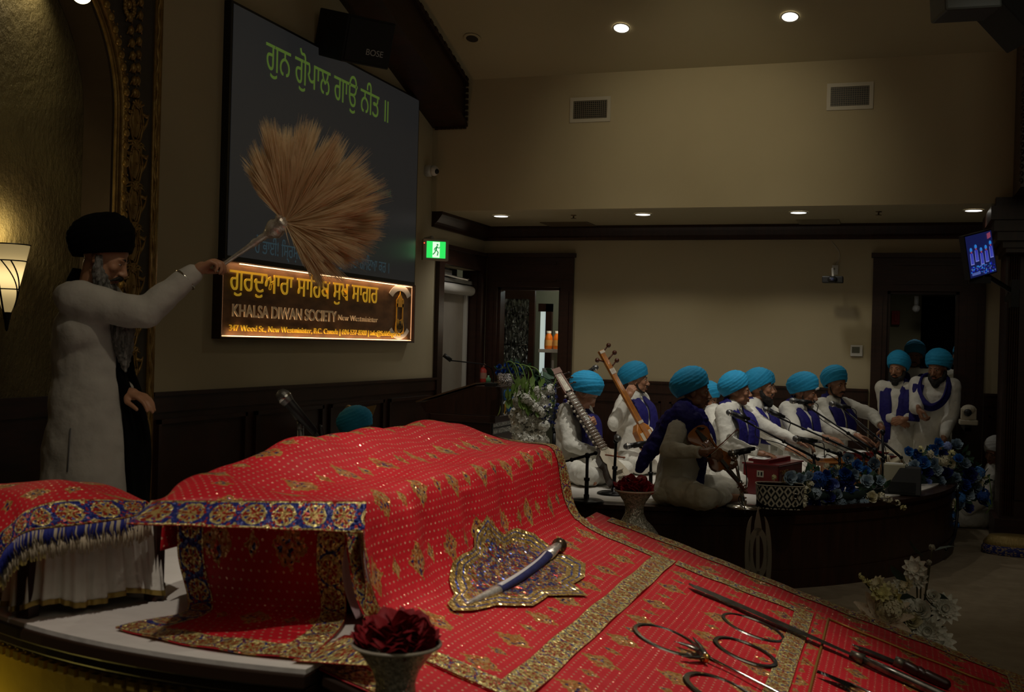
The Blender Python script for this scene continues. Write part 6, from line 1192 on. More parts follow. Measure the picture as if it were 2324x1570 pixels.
for q,tip in ((-1,(1707,1178)),(1,(1738,1167))):
    outer=[(1721+q*30.5*math.sin(t_)**.62,1262-95*math.cos(t_)) for t_ in [.28+i*(2.55-.28)/16 for i in range(17)]]; inner=[(x-q*(12.5*math.sin(math.pi*(i/16*.86+.02))),y) for i,(x,y) in enumerate(outer)]
    g=G(); g.prism([K(*p) for p in outer+inner[::-1][:-1]],th); g.build('curved_blade',KS,o,smooth=False)
g=G(); b_=K(1720,1322)+th*.5; g.tube([b_,Vector((b_.x,b_.y,.05))],.02,12); g.lathe([(.001,0),(.13,0),(.13,.03),(.03,.05),(.001,.05)],(b_.x,b_.y,.0),24); g.build('stand_post',WOOD,o)
# white floor arrangement
o=thing('white_flower_arrangement','white and cream flower arrangement on the carpet beyond the red cloth','flowers',onz(2080,1500,0)); df=lambda px,py: 6.45
wa=[('bud','white',2115,1242,9),('bud','white',2108,1276,8),('daisy','white',2078,1290,17),('daisy','white',2090,1315,14),('daisy','cream',1994,1325,12),('mum','white',2045,1330,13),('daisy','cream',2058,1328,12),('daisy','yellow',1998,1346,15),('daisy','cream',2015,1342,14),('daisy','yellow',2030,1362,16),('daisy','yellow',2012,1364,14),('hydrangea','white',2058,1370,15),('rose','white',2118,1352,13),('mum','white',2142,1382,22),('rose','white',2090,1384,20),('hydrangea','cream',2020,1382,22),('dahlia','pink',2003,1408,42),('rose','cream',2072,1408,17),('rose','cream',2045,1395,14),('mum','white',2104,1432,26),('hydrangea','white',2050,1450,24),('rose','white',2075,1448,20),('mum','white',2125,1460,26),('rose','white',2132,1485,28),('rose','white',2108,1490,24),('hydrangea','white',2095,1470,24),('rose','cream',1965,1422,16),('hydrangea','cream',1980,1440,18),('sprig','yellow',1955,1308,7),('sprig','yellow',1963,1316,8),('sprig','yellow',1975,1324,8),('sprig','yellow',1985,1352,10),('rose','white',2030,1475,22),('hydrangea','white',2070,1500,26),('rose','white',2015,1455,18)]
arrange(o,[w_[:4]+(w_[4]*1.22,) for w_ in wa],df,21,Vector((-.1,-1,.5)))
g=G(); base_=P(2070,1490,6.5)
for px,py in ((2115,1245),(2108,1278),(2080,1292),(2090,1317),(1994,1327),(2118,1355),(2142,1385),(2090,1386),(2045,1332),(1955,1308)): g.tube(smoothpts([base_,P((px+2070)/2+6,(py+1480)/2,6.48),P(px,py+4,6.47)],6),.005,6)
for _ in (0,): pass
g.build('stems',mat('brown_stem',(.07,.06,.02),.7),o)
g=G(); r=random.Random(9)
for px,py,dx_,dz_ in ((2098,1265,-1,1),(2058,1320,-1,.9),(2100,1350,1,-.1),(2075,1355,-.6,0),(2120,1250,1,.3),(2095,1345,.6,-.8)): leafmesh(g,P(px,py,6.42),CR*dx_+CU*dz_,.13,.03,r)
f=g.build('large_leaves',mat('bluish_leaf',(.05,.09,.08),.6),o); f['kind']='stuff'
foliage(o,2060,1430,70,60,110,df,22,.08,.016)
g=G(); bz=P(2070,1500,6.5); g.lathe([(.001,0),(.14,0),(.17,bz.z*.9),(.001,bz.z*.9)],(bz.x,bz.y,0),24); g.build('pot',mat('dark_pot',(.02,.02,.02),.5),o)
# camera-side mic behind the red cloth, card box, white pillow
base=P(700,1100,5.6); o=thing('microphone_stand','silver headed microphone on a dark stand behind the red covered table','microphone stand',(P(690,990,5.2).x,P(690,990,5.2).y,.842))
e,d=mic(o,P(643,899,5.2),P(672,932,5.2),1.35); g=G(); pv=P(678,948,5.22); g.tube([P(662,922,5.2),pv],.02,10); g.tube([pv,P(683,985,5.22)],.013,10); g.tube([P(682,972,5.22),Vector((P(690,1100,5.22).x,P(690,1100,5.22).y,.85))],.016,12); g.tube([P(676,966,5.22),P(688,966,5.22)],.022,12); g.build('pole',mat('grey_pole',(.12,.12,.11),.4,.6),o)
g=G(); g.lathe([(.001,0),(.13,0),(.13,.01),(.02,.03)],(P(690,1100,5.22).x,P(690,1100,5.22).y,.842),24); g.build('round_base',BLACKM,o)
g=G(); g.tube(smoothpts([e,e+d*.05,P(728,965,5.18),P(735,1000,5.2),P(736,1080,5.3)],6),.007,8); g.build('cable',BLACK,o)
CBM=noisy('brown_card',(.20,.14,.055),(.26,.185,.08),6,.8); cbx=[P(*p,9.45) for p in ((793,930),(852,919),(828,985),(765,995))]; g=G(); dv=Vector((0,.1,.0)); g.prism(cbx,dv*.25); o=thing('cardboard_box','open brown cardboard box by the left wall behind the red cloth','box',(cbx[3].x,cbx[3].y,0)); g.build('flap',CBM,o,smooth=False)
g=G(); zf=cbx[3].z; g.prism([(cbx[3].x-.05,cbx[3].y,0),(cbx[3].x+.40,cbx[3].y,0),(cbx[3].x+.40,cbx[3].y,zf+.02),(cbx[3].x-.05,cbx[3].y,zf+.02)],(0,.4,0)); g.build('box_body',CBM,o,smooth=False)
g=G(); g.prism([P(*p,9.42) for p in ((778,932),(787,919),(800,925),(797,938),(782,950))],Vector((0,.05,0))); g.build('crumpled_plastic',mat('clear_plastic',(.25,.22,.13),.2),o,smooth=False)
# ================= throne platform and embroidered cloths =================
ZS2=.84; PC=(-1.75,4.0); PRX,PRY=1.8,1.4
# --- embroidered cloth materials (UV in metres)
def brocade(name,pv=.30,pu=.22,mv=.060,mu=.066,seed=0,red=(.56,.006,.016)):
    m=mat(name,red,.55); t=NT(m); uv=t.coord('UV'); s=t.n('ShaderNodeSeparateXYZ'); t.link(uv,s.inputs[0]); U,V=s.outputs[0],s.outputs[1]
    def cell(u,v,pu,pv,stag=True):
        fu=t.m_('DIVIDE',u,pu); row=t.m_('FLOOR',fu); off=t.m_('MULTIPLY',t.m_('MODULO',t.m_('ABSOLUTE',row),2.0),.5) if stag else 0.0
        fv=t.m_('ADD',t.m_('DIVIDE',v,pv),off)
        du=t.m_('MULTIPLY',t.m_('SUBTRACT',t.m_('FRACT',fu),.5),pu); dv=t.m_('MULTIPLY',t.m_('SUBTRACT',t.m_('FRACT',fv),.5),pv); return du,dv
    wob=t.m_('MULTIPLY',t.m_('SUBTRACT',t.noise(55,2,uv),.5),1.0)
    du,dv=cell(U,V,pu,pv); au,av=t.m_('ABSOLUTE',du),t.m_('ABSOLUTE',dv)
    md=t.m_('ADD',t.m_('ADD',t.m_('DIVIDE',au,mu),t.m_('DIVIDE',av,mv)),wob)
    du2,dv2=cell(t.m_('ADD',U,0),t.m_('ADD',V,pv*.5),pu,pv); md2=t.m_('ADD',t.m_('ADD',t.m_('DIVIDE',t.m_('ABSOLUTE',du2),mu*.55),t.m_('DIVIDE',t.m_('ABSOLUTE',dv2),mv*.42)),wob)
    mdm=t.m_('MINIMUM',md,md2)
    inside=t.m_('LESS_THAN',mdm,1.0); line=t.m_('MULTIPLY',inside,t.m_('GREATER_THAN',mdm,.80))
    vo=t.n('ShaderNodeTexVoronoi'); vo.inputs['Scale'].default_value=95; t.link(uv,vo.inputs['Vector']); vs=t.n('ShaderNodeSeparateXYZ'); t.link(vo.outputs['Color'],vs.inputs[0])
    gem=t.ramp(vs.outputs[0],[(0,(.55,.22,.06)),(.38,(.12,.08,.16)),(.46,(.62,.38,.15)),(.64,(.60,.08,.04)),(.74,(.60,.36,.15)),(.93,(.03,.025,.14))],'CONSTANT')
    p=.026; d1,d2=cell(U,V,p,p); dd=t.m_('SQRT',t.m_('ADD',t.m_('MULTIPLY',d1,d1),t.m_('MULTIPLY',d2,d2))); dot=t.m_('LESS_THAN',dd,.0038); dot=t.m_('MULTIPLY',dot,t.m_('GREATER_THAN',mdm,1.15))
    fab=t.mix(t.noise(6,2,uv),tuple(a*.85 for a in red),tuple(a*1.12 for a in red))
    c=t.mix(dot,fab,(.85,.45,.30)); c=t.mix(inside,c,gem); c=t.mix(line,c,(.62,.32,.09)); t.base(c)
    met=t.m_('MAXIMUM',t.m_('MULTIPLY',inside,.30),t.m_('MULTIPLY',dot,.3),clamp=True); t.link(met,t.b.inputs['Metallic'])
    t.link(t.m_('SUBTRACT',.62,t.m_('MULTIPLY',t.m_('MAXIMUM',inside,dot),.36)),t.b.inputs['Roughness'])
    # sequins tilt at random
    vo2=t.n('ShaderNodeTexVoronoi'); vo2.inputs['Scale'].default_value=150; t.link(uv,vo2.inputs['Vector'])
    geo=t.n('ShaderNodeNewGeometry'); sub=t.n('ShaderNodeVectorMath',operation='SUBTRACT'); t.link(vo2.outputs['Color'],sub.inputs[0]); sub.inputs[1].default_value=(.5,.5,.5)
    sc=t.n('ShaderNodeVectorMath',operation='SCALE'); t.link(sub.outputs[0],sc.inputs[0]); t.link(t.m_('MULTIPLY',t.m_('MAXIMUM',inside,dot),.9),sc.inputs['Scale'])
    bp=t.n('ShaderNodeBump'); bp.inputs['Strength'].default_value=.55; bp.inputs['Distance'].default_value=.012; t.link(t.m_('ADD',t.noise(16,3,uv),t.m_('MULTIPLY',inside,.25)),bp.inputs['Height'])
    ad=t.n('ShaderNodeVectorMath',operation='ADD'); t.link(bp.outputs[0],ad.inputs[0]); t.link(sc.outputs[0],ad.inputs[1]); nz=t.n('ShaderNodeVectorMath',operation='NORMALIZE'); t.link(ad.outputs[0],nz.inputs[0]); t.link(nz.outputs[0],t.b.inputs['Normal'])
    return m
def bordermat(name,W=.09,blue=.55,gold=(.80,.58,.22)):
    m=mat(name,(.3,.2,.05),.35); t=NT(m); uv=t.coord('UV'); s=t.n('ShaderNodeSeparateXYZ'); t.link(uv,s.inputs[0]); U,V=s.outputs[0],s.outputs[1]   # U along, V across (0..W)
    p=W*.95; du=t.m_('MULTIPLY',t.m_('SUBTRACT',t.m_('FRACT',t.m_('DIVIDE',U,p)),.5),p); dv=t.m_('SUBTRACT',V,W/2)
    r=t.m_('DIVIDE',t.m_('SQRT',t.m_('ADD',t.m_('MULTIPLY',du,du),t.m_('MULTIPLY',dv,dv))),W*.36); th=t.m_('ARCTAN2',dv,du)
    pet=t.m_('ADD',.42,t.m_('MULTIPLY',.55,t.m_('ABSOLUTE',t.m_('COSINE',t.m_('MULTIPLY',th,3.0)))))
    fl=t.m_('LESS_THAN',r,pet); red=t.m_('MULTIPLY',t.m_('MULTIPLY',t.m_('GREATER_THAN',r,.38),t.m_('LESS_THAN',r,.78)),t.m_('GREATER_THAN',t.m_('ABSOLUTE',t.m_('COSINE',t.m_('MULTIPLY',th,3.0))),.86))
    sc=t.m_('SINE',t.m_('MULTIPLY',r,8.5)); scroll=t.m_('GREATER_THAN',t.m_('ADD',sc,t.m_('MULTIPLY',t.m_('SUBTRACT',t.noise(90,2,uv),.5),3.0)),blue)
    edge=t.m_('GREATER_THAN',t.m_('ABSOLUTE',dv),W*.43); pipe=t.m_('GREATER_THAN',t.m_('ABSOLUTE',dv),W*.485)
    vo=t.n('ShaderNodeTexVoronoi'); vo.inputs['Scale'].default_value=170; t.link(uv,vo.inputs['Vector']); vs=t.n('ShaderNodeSeparateXYZ'); t.link(vo.outputs['Color'],vs.inputs[0])
    gv=t.mix(vs.outputs[0],tuple(a*.45 for a in gold),tuple(min(1,a*1.5) for a in gold))
    c=t.mix(scroll,(.014,.026,.20),gv); c=t.mix(fl,c,t.mix(vs.outputs[1],(.36,.22,.05),(.75,.54,.20))); c=t.mix(red,c,(.30,.012,.01)); c=t.mix(edge,c,gv); c=t.mix(t.m_('MULTIPLY',t.m_('GREATER_THAN',vs.outputs[2],.84),t.m_('SUBTRACT',1.0,pipe)),c,(.40,.03,.02)); c=t.mix(pipe,c,(.35,.02,.01)); t.base(c)
    t.link(t.m_('ADD',.15,t.m_('MULTIPLY',.22,t.m_('MAXIMUM',fl,t.m_('MAXIMUM',scroll,edge)))),t.b.inputs['Metallic'])
    sub=t.n('ShaderNodeVectorMath',operation='SUBTRACT'); t.link(vo.outputs['Color'],sub.inputs[0]); sub.inputs[1].default_value=(.5,.5,.5); s2=t.n('ShaderNodeVectorMath',operation='SCALE'); t.link(sub.outputs[0],s2.inputs[0]); s2.inputs['Scale'].default_value=.95
    bp=t.n('ShaderNodeBump'); bp.inputs['Strength'].default_value=.8; bp.inputs['Distance'].default_value=.006; t.link(t.m_('ADD',fl,t.noise(120,2,uv)),bp.inputs['Height'])
    ad=t.n('ShaderNodeVectorMath',operation='ADD'); t.link(bp.outputs[0],ad.inputs[0]); t.link(s2.outputs[0],ad.inputs[1]); nz=t.n('ShaderNodeVectorMath',operation='NORMALIZE'); t.link(ad.outputs[0],nz.inputs[0]); t.link(nz.outputs[0],t.b.inputs['Normal'])
    t.b.inputs['Roughness'].default_value=.30; return m
RED=brocade('red_brocade'); RED2=brocade('red_brocade_panel',.24,.26,.062,.062); REDS=brocade('red_brocade_small',.26,.2,.065,.05)
BW=.09; BORD=bordermat('gold_blue_border',BW,.1); BORDB=bordermat('blue_gold_border',BW,.5); BORDG=bordermat('gold_border',BW,-.75)
LIN=mat('pale_lining',(.42,.30,.32),.8)
# --- platform
def arcpts(rx,ry,z,n=90,x1=-1.42):
    out=[]
    for i in range(n+1):
        a=2*math.pi*i/n; x=PC[0]+rx*math.cos(a); y=PC[1]+ry*math.sin(a)
        if x<=x1: out.append((x,y,z))
    return out
o=thing('throne_platform','curved dark wood platform with a gilt dentil band over a gold panel','platform',(PC[0],PC[1],0))
RIM=mat('dark_rim_wood',(.026,.012,.006),.45)
g=G()
for k,z0,z1 in ((.03,.785,.825),(.015,.755,.785),(-.005,.74,.755)): g.prism(arcpts(PRX+k,PRY+k,z0),(0,0,z1-z0))
g.build('rim',RIM,o,smooth=False,bevel=.006)
GP=noisy('gold_painted_panel',(.34,.24,.035),(.44,.32,.06),5,.42,.55,.1)
g=G(); n=240
for i in range(n):
    a=2*math.pi*i/n; x=PC[0]+(PRX-.01)*math.cos(a); y=PC[1]+(PRY-.01)*math.sin(a)
    if x<-1.45 : g.box((x,y,.722),(.020,.026,.024),Matrix.Rotation(math.atan2(math.sin(a)/PRY,math.cos(a)/PRX),3,'Z'))
g.prism(arcpts(PRX-.015,PRY-.015,.706),(0,0,.034)); g.build('dentil_band',GP,o,smooth=False,label='gilt dentil moulding under the rim')
g=G(); g.prism(arcpts(PRX-.05,PRY-.05,.10),(0,0,.606)); g.build('gold_panel',GP,o,smooth=False); g=G(); g.prism(arcpts(PRX-.0,PRY-.0,.0),(0,0,.10)); g.build('plinth',RIM,o,smooth=False)
g=G(); ring=arcpts(PRX+.022,PRY+.022,0,180); zt=ZS2
def shz(x,y): return ZS2+.0035*math.sin(x*7+1)*math.sin(y*5)
g.prism([(x,y,.825) for x,y,z in ring],(0,0,.013)); tag(g.build('platform_sheet',SHEET,smooth=False),'white sheet covering the top of the curved platform','sheet')
l=spot((-2.78,2.74,.22),(-2.72,2.95,.62),9,150,(1,.78,.16),.03,1,'cove_light')
# dais behind
g=G(); g.bx((-4.65,3.55,0),(-3.56,5.6,.43)); tag(g.build('standing_dais',WOOD,smooth=False),'low dark dais behind the platform on which the attendant stands','dais')
# --- ramp
RS=.30; RY0,RY1=2.66,5.70
def rz(x): return ZS2-RS*(x+1.5)
o=thing('display_ramp','sloping dark edged ramp below the red cloths in front of the platform','ramp',(-.5,4.2,0))
g=G(); poly=[(-1.42,0),(.62,0),(.62,rz(.62)-.035),(-1.42,rz(-1.42)-.03)]; g.prism([(x,RY0+.05,z) for x,z in poly],(0,RY1-RY0-.10,0)); g.build('ramp_body',RIM,o,smooth=False)
g=G()
for y0,y1 in ((RY0-.0,RY0+.06),(RY1-.02,RY1+.03)): g.prism([(-1.42,y0,rz(-1.42)-.04),(.66,y0,rz(.66)-.04),(.66,y0,rz(.66)-.006),(-1.42,y0,rz(-1.42)-.006)],(0,y1-y0,0))
g.prism([(.60,RY0,rz(.60)-.05),(.68,RY0,rz(.68)-.05),(.68,RY0,rz(.68)-.006),(.60,RY0,rz(.6)-.006)],(0,RY1-RY0+.03,0)); g.build('edge_moulding',RIM,o,smooth=False,bevel=.006)
# --- profile of the main cloth
PROF0=[(-2.17,1.02),(-2.16,1.12),(-2.13,1.185),(-2.06,1.212),(-1.90,1.218),(-1.72,1.218),(-1.62,1.215),(-1.565,1.200),(-1.535,1.150),(-1.515,1.06),(-1.495,.97),(-1.46,.895),(-1.40,.838),(-1.30,.792),(-1.20,rz(-1.20)+.012),(-1.05,rz(-1.05)+.010),(-.965,rz(-.965)+.010)]
PR=[(p.x,p.y) for p in smoothpts([Vector((x,z,0)) for x,z in PROF0],6)]
SL_=[0]
for a,b in zip(PR,PR[1:]): SL_.append(SL_[-1]+math.hypot(b[0]-a[0],b[1]-a[1]))
def prof_at(u):
    u=max(0,min(SL_[-1],u))
    for i in range(len(SL_)-1):
        if u<=SL_[i+1]: t_=(u-SL_[i])/(SL_[i+1]-SL_[i]+1e-9); return (PR[i][0]+(PR[i+1][0]-PR[i][0])*t_,PR[i][1]+(PR[i+1][1]-PR[i][1])*t_)
    return PR[-1]
UL=SL_[-1]; YA0,YA1=2.985,5.27
HUMP=[(2.9,.03),(3.0,.05),(3.16,.078),(3.37,.108),(3.49,.124),(3.8,.128),(4.2,.12),(4.75,.12),(4.93,.10),(5.12,.045),(5.3,0)]
def hump(y):
    for (a,b),(c,d) in zip(HUMP,HUMP[1:]):
        if a<=y<=c: t_=(y-a)/(c-a); t_=t_*t_*(3-2*t_); return b+(d-b)*t_
    return 0
def clothpt(u,y):
    x,z=prof_at(u); w=math.exp(-((x+1.98)/.17)**2) if z>1.1 else 0
    z+=hump(y)*w*(1 if z>1.1 else 0)
    face=max(0,1-abs(z-1.02)/.2) if x>-1.6 and z<1.2 else 0
    x+=face*(.010*math.sin(y*17)+.006*math.sin(y*31+1)) 
    if z>1.15: z+=.006*math.sin(y*11+x*9)+.004*math.sin(y*23-x*17)
    if z<.86: z+=.003*(1+math.sin(y*13+x*7))
    # near and far edge droop
    return Vector((x,y,z))
def uvgrid(name,fn,uvfn,nu,nv,m,parent,lift=0,solid=0,label=None):
    g=G(); g.grid(lambda a,b: fn(a,b),nu,nv); g.uv=[uvfn(i/(nu-1),j/(nv-1)) for j in range(nv) for i in range(nu)]
    if lift:
        V_=np.array([tuple(v) for v in g.v]).reshape(nv,nu,3); du=np.gradient(V_,axis=1); dv=np.gradient(V_,axis=0); n_=np.cross(du,dv); n_/=np.linalg.norm(n_,axis=2,keepdims=True)+1e-9; n_*=np.sign(n_[...,2:3].sum()) if True else 1
        g.v=[tuple(p) for p in (V_+n_*lift).reshape(-1,3)]
    return g.build(name,m,parent,solid=solid,label=label)
main=thing('embroidered_cloth','large red cloth with gold motifs draped over the high table and down its front','cloth',(-1.6,4.1,1.2))
YF=[2.985,5.27]
def mainf(a,b):
    u=UL*a; y=YA0+(YA1-YA0)*b; return clothpt(u,y)
uvgrid('cloth',mainf,lambda a,b:(UL*a,(YA1-YA0)*b),150,150,RED,main,solid=.004)
def strip(name,pf,u0,u1,v0,v1,m,parent,nu=120,nv=8,lift=.004,along='u',W=BW,label=None,solid=0):
    # pf(u,y): surface; along u with y across, or along y with u across
    if along=='u': return uvgrid(name,lambda a,b: pf(u0+(u1-u0)*a,v0+(v1-v0)*b),lambda a,b:(u0+(u1-u0)*a,W*b),nu,nv,m,parent,lift,solid,label)
    return uvgrid(name,lambda a,b: pf(u0+(u1-u0)*b,v0+(v1-v0)*a),lambda a,b:(v0+(v1-v0)*a,W*b),nu,nv,m,parent,lift,solid,label)
u_r=[SL_[i] for i in range(len(PR)) if PR[i][0]>-1.57][0]
strip('border_far_edge',clothpt,.02,UL,YA1-BW,YA1+.002,BORDG,main,160)
strip('border_front_edge',clothpt,UL-.10,UL+.0,YA0,YA1,BORDG,main,160,8,.0045,'y',W=.09)
strip('border_near_edge',clothpt,u_r,UL,YA0-.002,YA0+BW,BORDG,main,120)
# band hanging along the near top edge, with a pointed left tip
tipL=P(286,1189,2.98); cL=P(345,1137,3.20); cR0=P(832,1139,3.33); cR1=P(826,1210,3.28)
def hang(a,b):
    xt=cL.lerp(cR0,a); xt=Vector((xt.x,xt.y,xt.z)); bl=P(300,1190,2.99).lerp(cR1,a)
    top=xt; bot=bl; p=top.lerp(bot,b); 
    if a<.06: p=p.lerp(tipL,(1-a/.06)*b)
    return p+Vector((0,-.006*math.sin(a*22)*b,0))
uvgrid('hanging_border',hang,lambda a,b:(a*.62,BW*b),90,10,BORDB,main,0,.003,label='blue and gold border band hanging below the table edge')
# the strip of red between the top edge and that band
def lipf(a,b): 
    p=hang(a,0); q=clothpt(.10+(u_r-.10)*a,YA0); return q.lerp(p,b)+Vector((0,0,.012*math.sin(math.pi*b)))
uvgrid('cloth_lip',lipf,lambda a,b:((.10+(u_r-.10)*a),-.28*b),60,10,RED,main,0,.003)
# curled near corner with pale lining
def curl(a,b):
    t_=a; top=cR1+Vector((0,0,.03)); y=P(825,1200+200*t_,3.28)
    e0=P(828-4*math.sin(t_*3)+40*t_**2,1205+190*t_,3.30); e1=P(790+18*t_-22*math.sin(math.pi*t_),1215+190*t_,3.36+.02*math.sin(math.pi*t_)); return e0.lerp(e1,b)+CF*(.05*math.sin(math.pi*b))
uvgrid('folded_corner',curl,lambda a,b:(a*.3,BW*b),30,12,LIN,main,0,.002,label='pale lining of the folded cloth corner')
def curl2(a,b): e0=P(826+42*a**2,1203+190*a,3.27); e1=P(812+12*a+10*math.sin(math.pi*a),1210+192*a,3.31); return e0.lerp(e1,b)+CF*(.02*math.sin(math.pi*b))
uvgrid('folded_edge',curl2,lambda a,b:(a*.3,BW*b),30,6,BORDG,main,0,.002)
# medallion
def hit(px,py):    # ray against the main cloth surface
    r=ray(px,py); best=None
    for i in range(0,900):
        t_=2.6+i*.006; p=CAM+r*t_
        # surface height / x at this point
        if p.x>-1.7 and p.z<1.22:
            # find profile x at this z or z at this x
            if p.x>-1.40: 
                zt_=np.interp(p.x,[q[0] for q in PR if q[0]>-1.45]+[1.5],[q[1] for q in PR if q[0]>-1.45]+[rz(1.5)+.01])
                if p.z<=zt_: best=(p.x,p.y,zt_); break
            else:
                xs=np.interp(p.z,[q[1] for q in PR if q[0]>-1.56][::-1],[q[0] for q in PR if q[0]>-1.56][::-1])
                if p.x<=xs and p.y>2.5: best=(xs,p.y,p.z); break
    if best is None: return None
    x,y,z=best; i=min(range(len(PR)),key=lambda k:(PR[k][0]-x)**2+(PR[k][1]-z)**2); return SL_[i],y,Vector(best)
def medal(outline,cen,parent):
    pts=[hit(*p) for p in outline]; c=hit(*cen); pts=[(p[0],p[1]) for p in pts]; c=(c[0],c[1])
    dense=[]
    for i in range(len(pts)):
        a,b=pts[i],pts[(i+1)%len(pts)]
        for k in range(6): dense.append((a[0]+(b[0]-a[0])*k/6,a[1]+(b[1]-a[1])*k/6))
    lv=[1.0,.93,.90,.82,.79,.72,.6,.5,.4,.3,.2,.1,0]; mi=[0,2,1,2,0,3,4,3,4,3,4,3]
    g=G(); n=len(dense)
    for k in lv:
        for i,d in enumerate(dense):
            w=1 if k>.75 else 1+.0*math.sin(i); u=c[0]+(d[0]-c[0])*k*w; y=c[1]+(d[1]-c[1])*k*w; p=clothpt(u,y); q=clothpt(u+.01,y)-p; nn_=Vector((-q.z,0,q.x)).normalized(); nn_=nn_ if nn_.z>0 else -nn_; g.v.append(tuple(p+nn_*(.010+.004*(1-k)))); g.uv=(g.uv or [])+[(u,y)]
    for j in range(len(lv)-1):
        for i in range(n): g.f.append((j*n+i,j*n+(i+1)%n,(j+1)*n+(i+1)%n,(j+1)*n+i)); g.mi.append(mi[j])
    def seq(name,cols,scale=110,th=None):
        m=mat(name,cols[0],.3,.6); t=NT(m); uv=t.coord('UV'); vo=t.n('ShaderNodeTexVoronoi'); vo.inputs['Scale'].default_value=scale; t.link(uv,vo.inputs['Vector']); vs=t.n('ShaderNodeSeparateXYZ'); t.link(vo.outputs['Color'],vs.inputs[0])
        t.base(t.ramp(vs.outputs[0],[(i/len(cols),c_) for i,c_ in enumerate(cols)],'CONSTANT'))
        sub=t.n('ShaderNodeVectorMath',operation='SUBTRACT'); t.link(vo.outputs['Color'],sub.inputs[0]); sub.inputs[1].default_value=(.5,.5,.5); s2=t.n('ShaderNodeVectorMath',operation='SCALE'); t.link(sub.outputs[0],s2.inputs[0]); s2.inputs['Scale'].default_value=1.1
        geo=t.n('ShaderNodeNewGeometry'); ad=t.n('ShaderNodeVectorMath',operation='ADD'); t.link(geo.outputs['Normal'],ad.inputs[0]); t.link(s2.outputs[0],ad.inputs[1]); nz=t.n('ShaderNodeVectorMath',operation='NORMALIZE'); t.link(ad.outputs[0],nz.inputs[0]); t.link(nz.outputs[0],t.b.inputs['Normal']); return m
    gold=seq('sequin_gold',[(.72,.48,.14),(.85,.62,.25),(.52,.30,.07)]); blu=seq('sequin_blue',[(.06,.09,.40),(.10,.14,.50),(.45,.32,.18)]); dk=seq('sequin_mixed',[(.65,.42,.13),(.08,.12,.42),(.55,.06,.04),(.78,.58,.28),(.42,.22,.07)]); 
    return g.build('star_medallion',[gold,gold,blu,dk,seq('sequin_mixed_blue',[(.04,.07,.30),(.50,.34,.12),(.30,.03,.03),(.10,.12,.34)])],parent,label='large star shaped gold and blue sequined medallion')
medal([(1095,1172),(1118,1196),(1137,1212),(1170,1202),(1208,1212),(1238,1238),(1262,1262),(1290,1266),(1330,1288),(1322,1312),(1303,1334),(1332,1360),(1290,1362),(1243,1358),(1212,1384),(1165,1384),(1120,1382),(1072,1392),(1030,1396),(1012,1376),(1026,1352),(1016,1318),(1022,1280),(1042,1258),(1074,1242),(1080,1205)],(1165,1305),main)
# --- panel cloth hanging below the table, flaring onto the sheet
pan=thing('embroidered_panel_cloth','red embroidered cloth with gold border hanging under the table and spread on the white sheet','cloth',(-1.85,2.95,.85))
Lp=smoothpts([Vector((-2.14,3.03,1.14)),Vector((-2.13,3.02,1.0)),onz(424,1362,.87)+Vector((0,.0,.0)),onz(410,1392,.848),onz(330,1410,.846),onz(262,1426,.846)],8)
Rp=smoothpts([Vector((-1.565,3.07,1.14)),Vector((-1.57,3.07,1.0)),onz(788,1385,.87),onz(772,1428,.848),onz(740,1462,.846),onz(702,1498,.846)],8)
def panf(a,b):
    i=b*(len(Lp)-1); k=min(int(i),len(Lp)-2); t_=i-k; l_=Lp[k].lerp(Lp[k+1],t_); r_2=Rp[k].lerp(Rp[k+1],t_); p=l_.lerp(r_2,a); vert=1 if b<.45 else 0
    p.y+=.012*math.sin(a*9+1)*min(1,b*3)*(1-b)+.0*vert; 
    if b>.5: sag=.02*math.sin(math.pi*a)*(b-.5)*2; q=(CF*-1); q.z=0; p=p+q*0; p.y-=sag*2.0; p.z=max(p.z,.846)+.002*math.sin(a*20+b*9)
    return p
W_=.56; Hh=.62
uvgrid('cloth',panf,lambda a,b:(b*Hh+.05,a*W_-.02),80,90,RED2,pan,solid=.003)
uvgrid('left_border',lambda a,b: panf(b*.165,a),lambda a,b:(a*Hh,BW*b),90,8,BORDB,pan,.004); uvgrid('right_border',lambda a,b: panf(1-b*.165,a),lambda a,b:(a*Hh,BW*b),90,8,BORDG,pan,.004)
uvgrid('lower_border',lambda a,b: panf(a,1-b*.155),lambda a,b:(a*W_*1.4,BW*b),90,8,BORDG,pan,.005)
# table under the cloth
o=thing('high_table','low table under the red cloth, standing on the white sheet','table',(-1.85,4.1,.84)); g=G(); g.bx((-2.11,3.12,1.15),(-1.60,5.16,1.19)); g.build('table_top',RIM,o,smooth=False)
for x in (-2.08,-1.63):
    for y in (3.2,5.08): g=G(); g.bx((x-.03,y-.03,.842),(x+.03,y+.03,1.15)); g.build('leg',RIM,o,smooth=False)
g=G(); g.ell((-1.96,4.15,1.215),(.09,.55,.06)); tag(g.build('cushion_stack',mat('white_bedding',(.6,.58,.55),.9)),'cushioned mound under the red cloth on the high table','cushion')
# --- ramp cloths
def ramppt(k):
    def f(x,y):
        z=rz(x)+k+.0025*(1+math.sin(y*9+x*5))+.0015*math.sin(x*27+y*4)
        return Vector((x,y,z))
    return f
low=thing('ramp_cloth','long red cloth with a gold border covering the whole ramp','cloth',(-.4,4.2,.55)); f0=ramppt(.002)
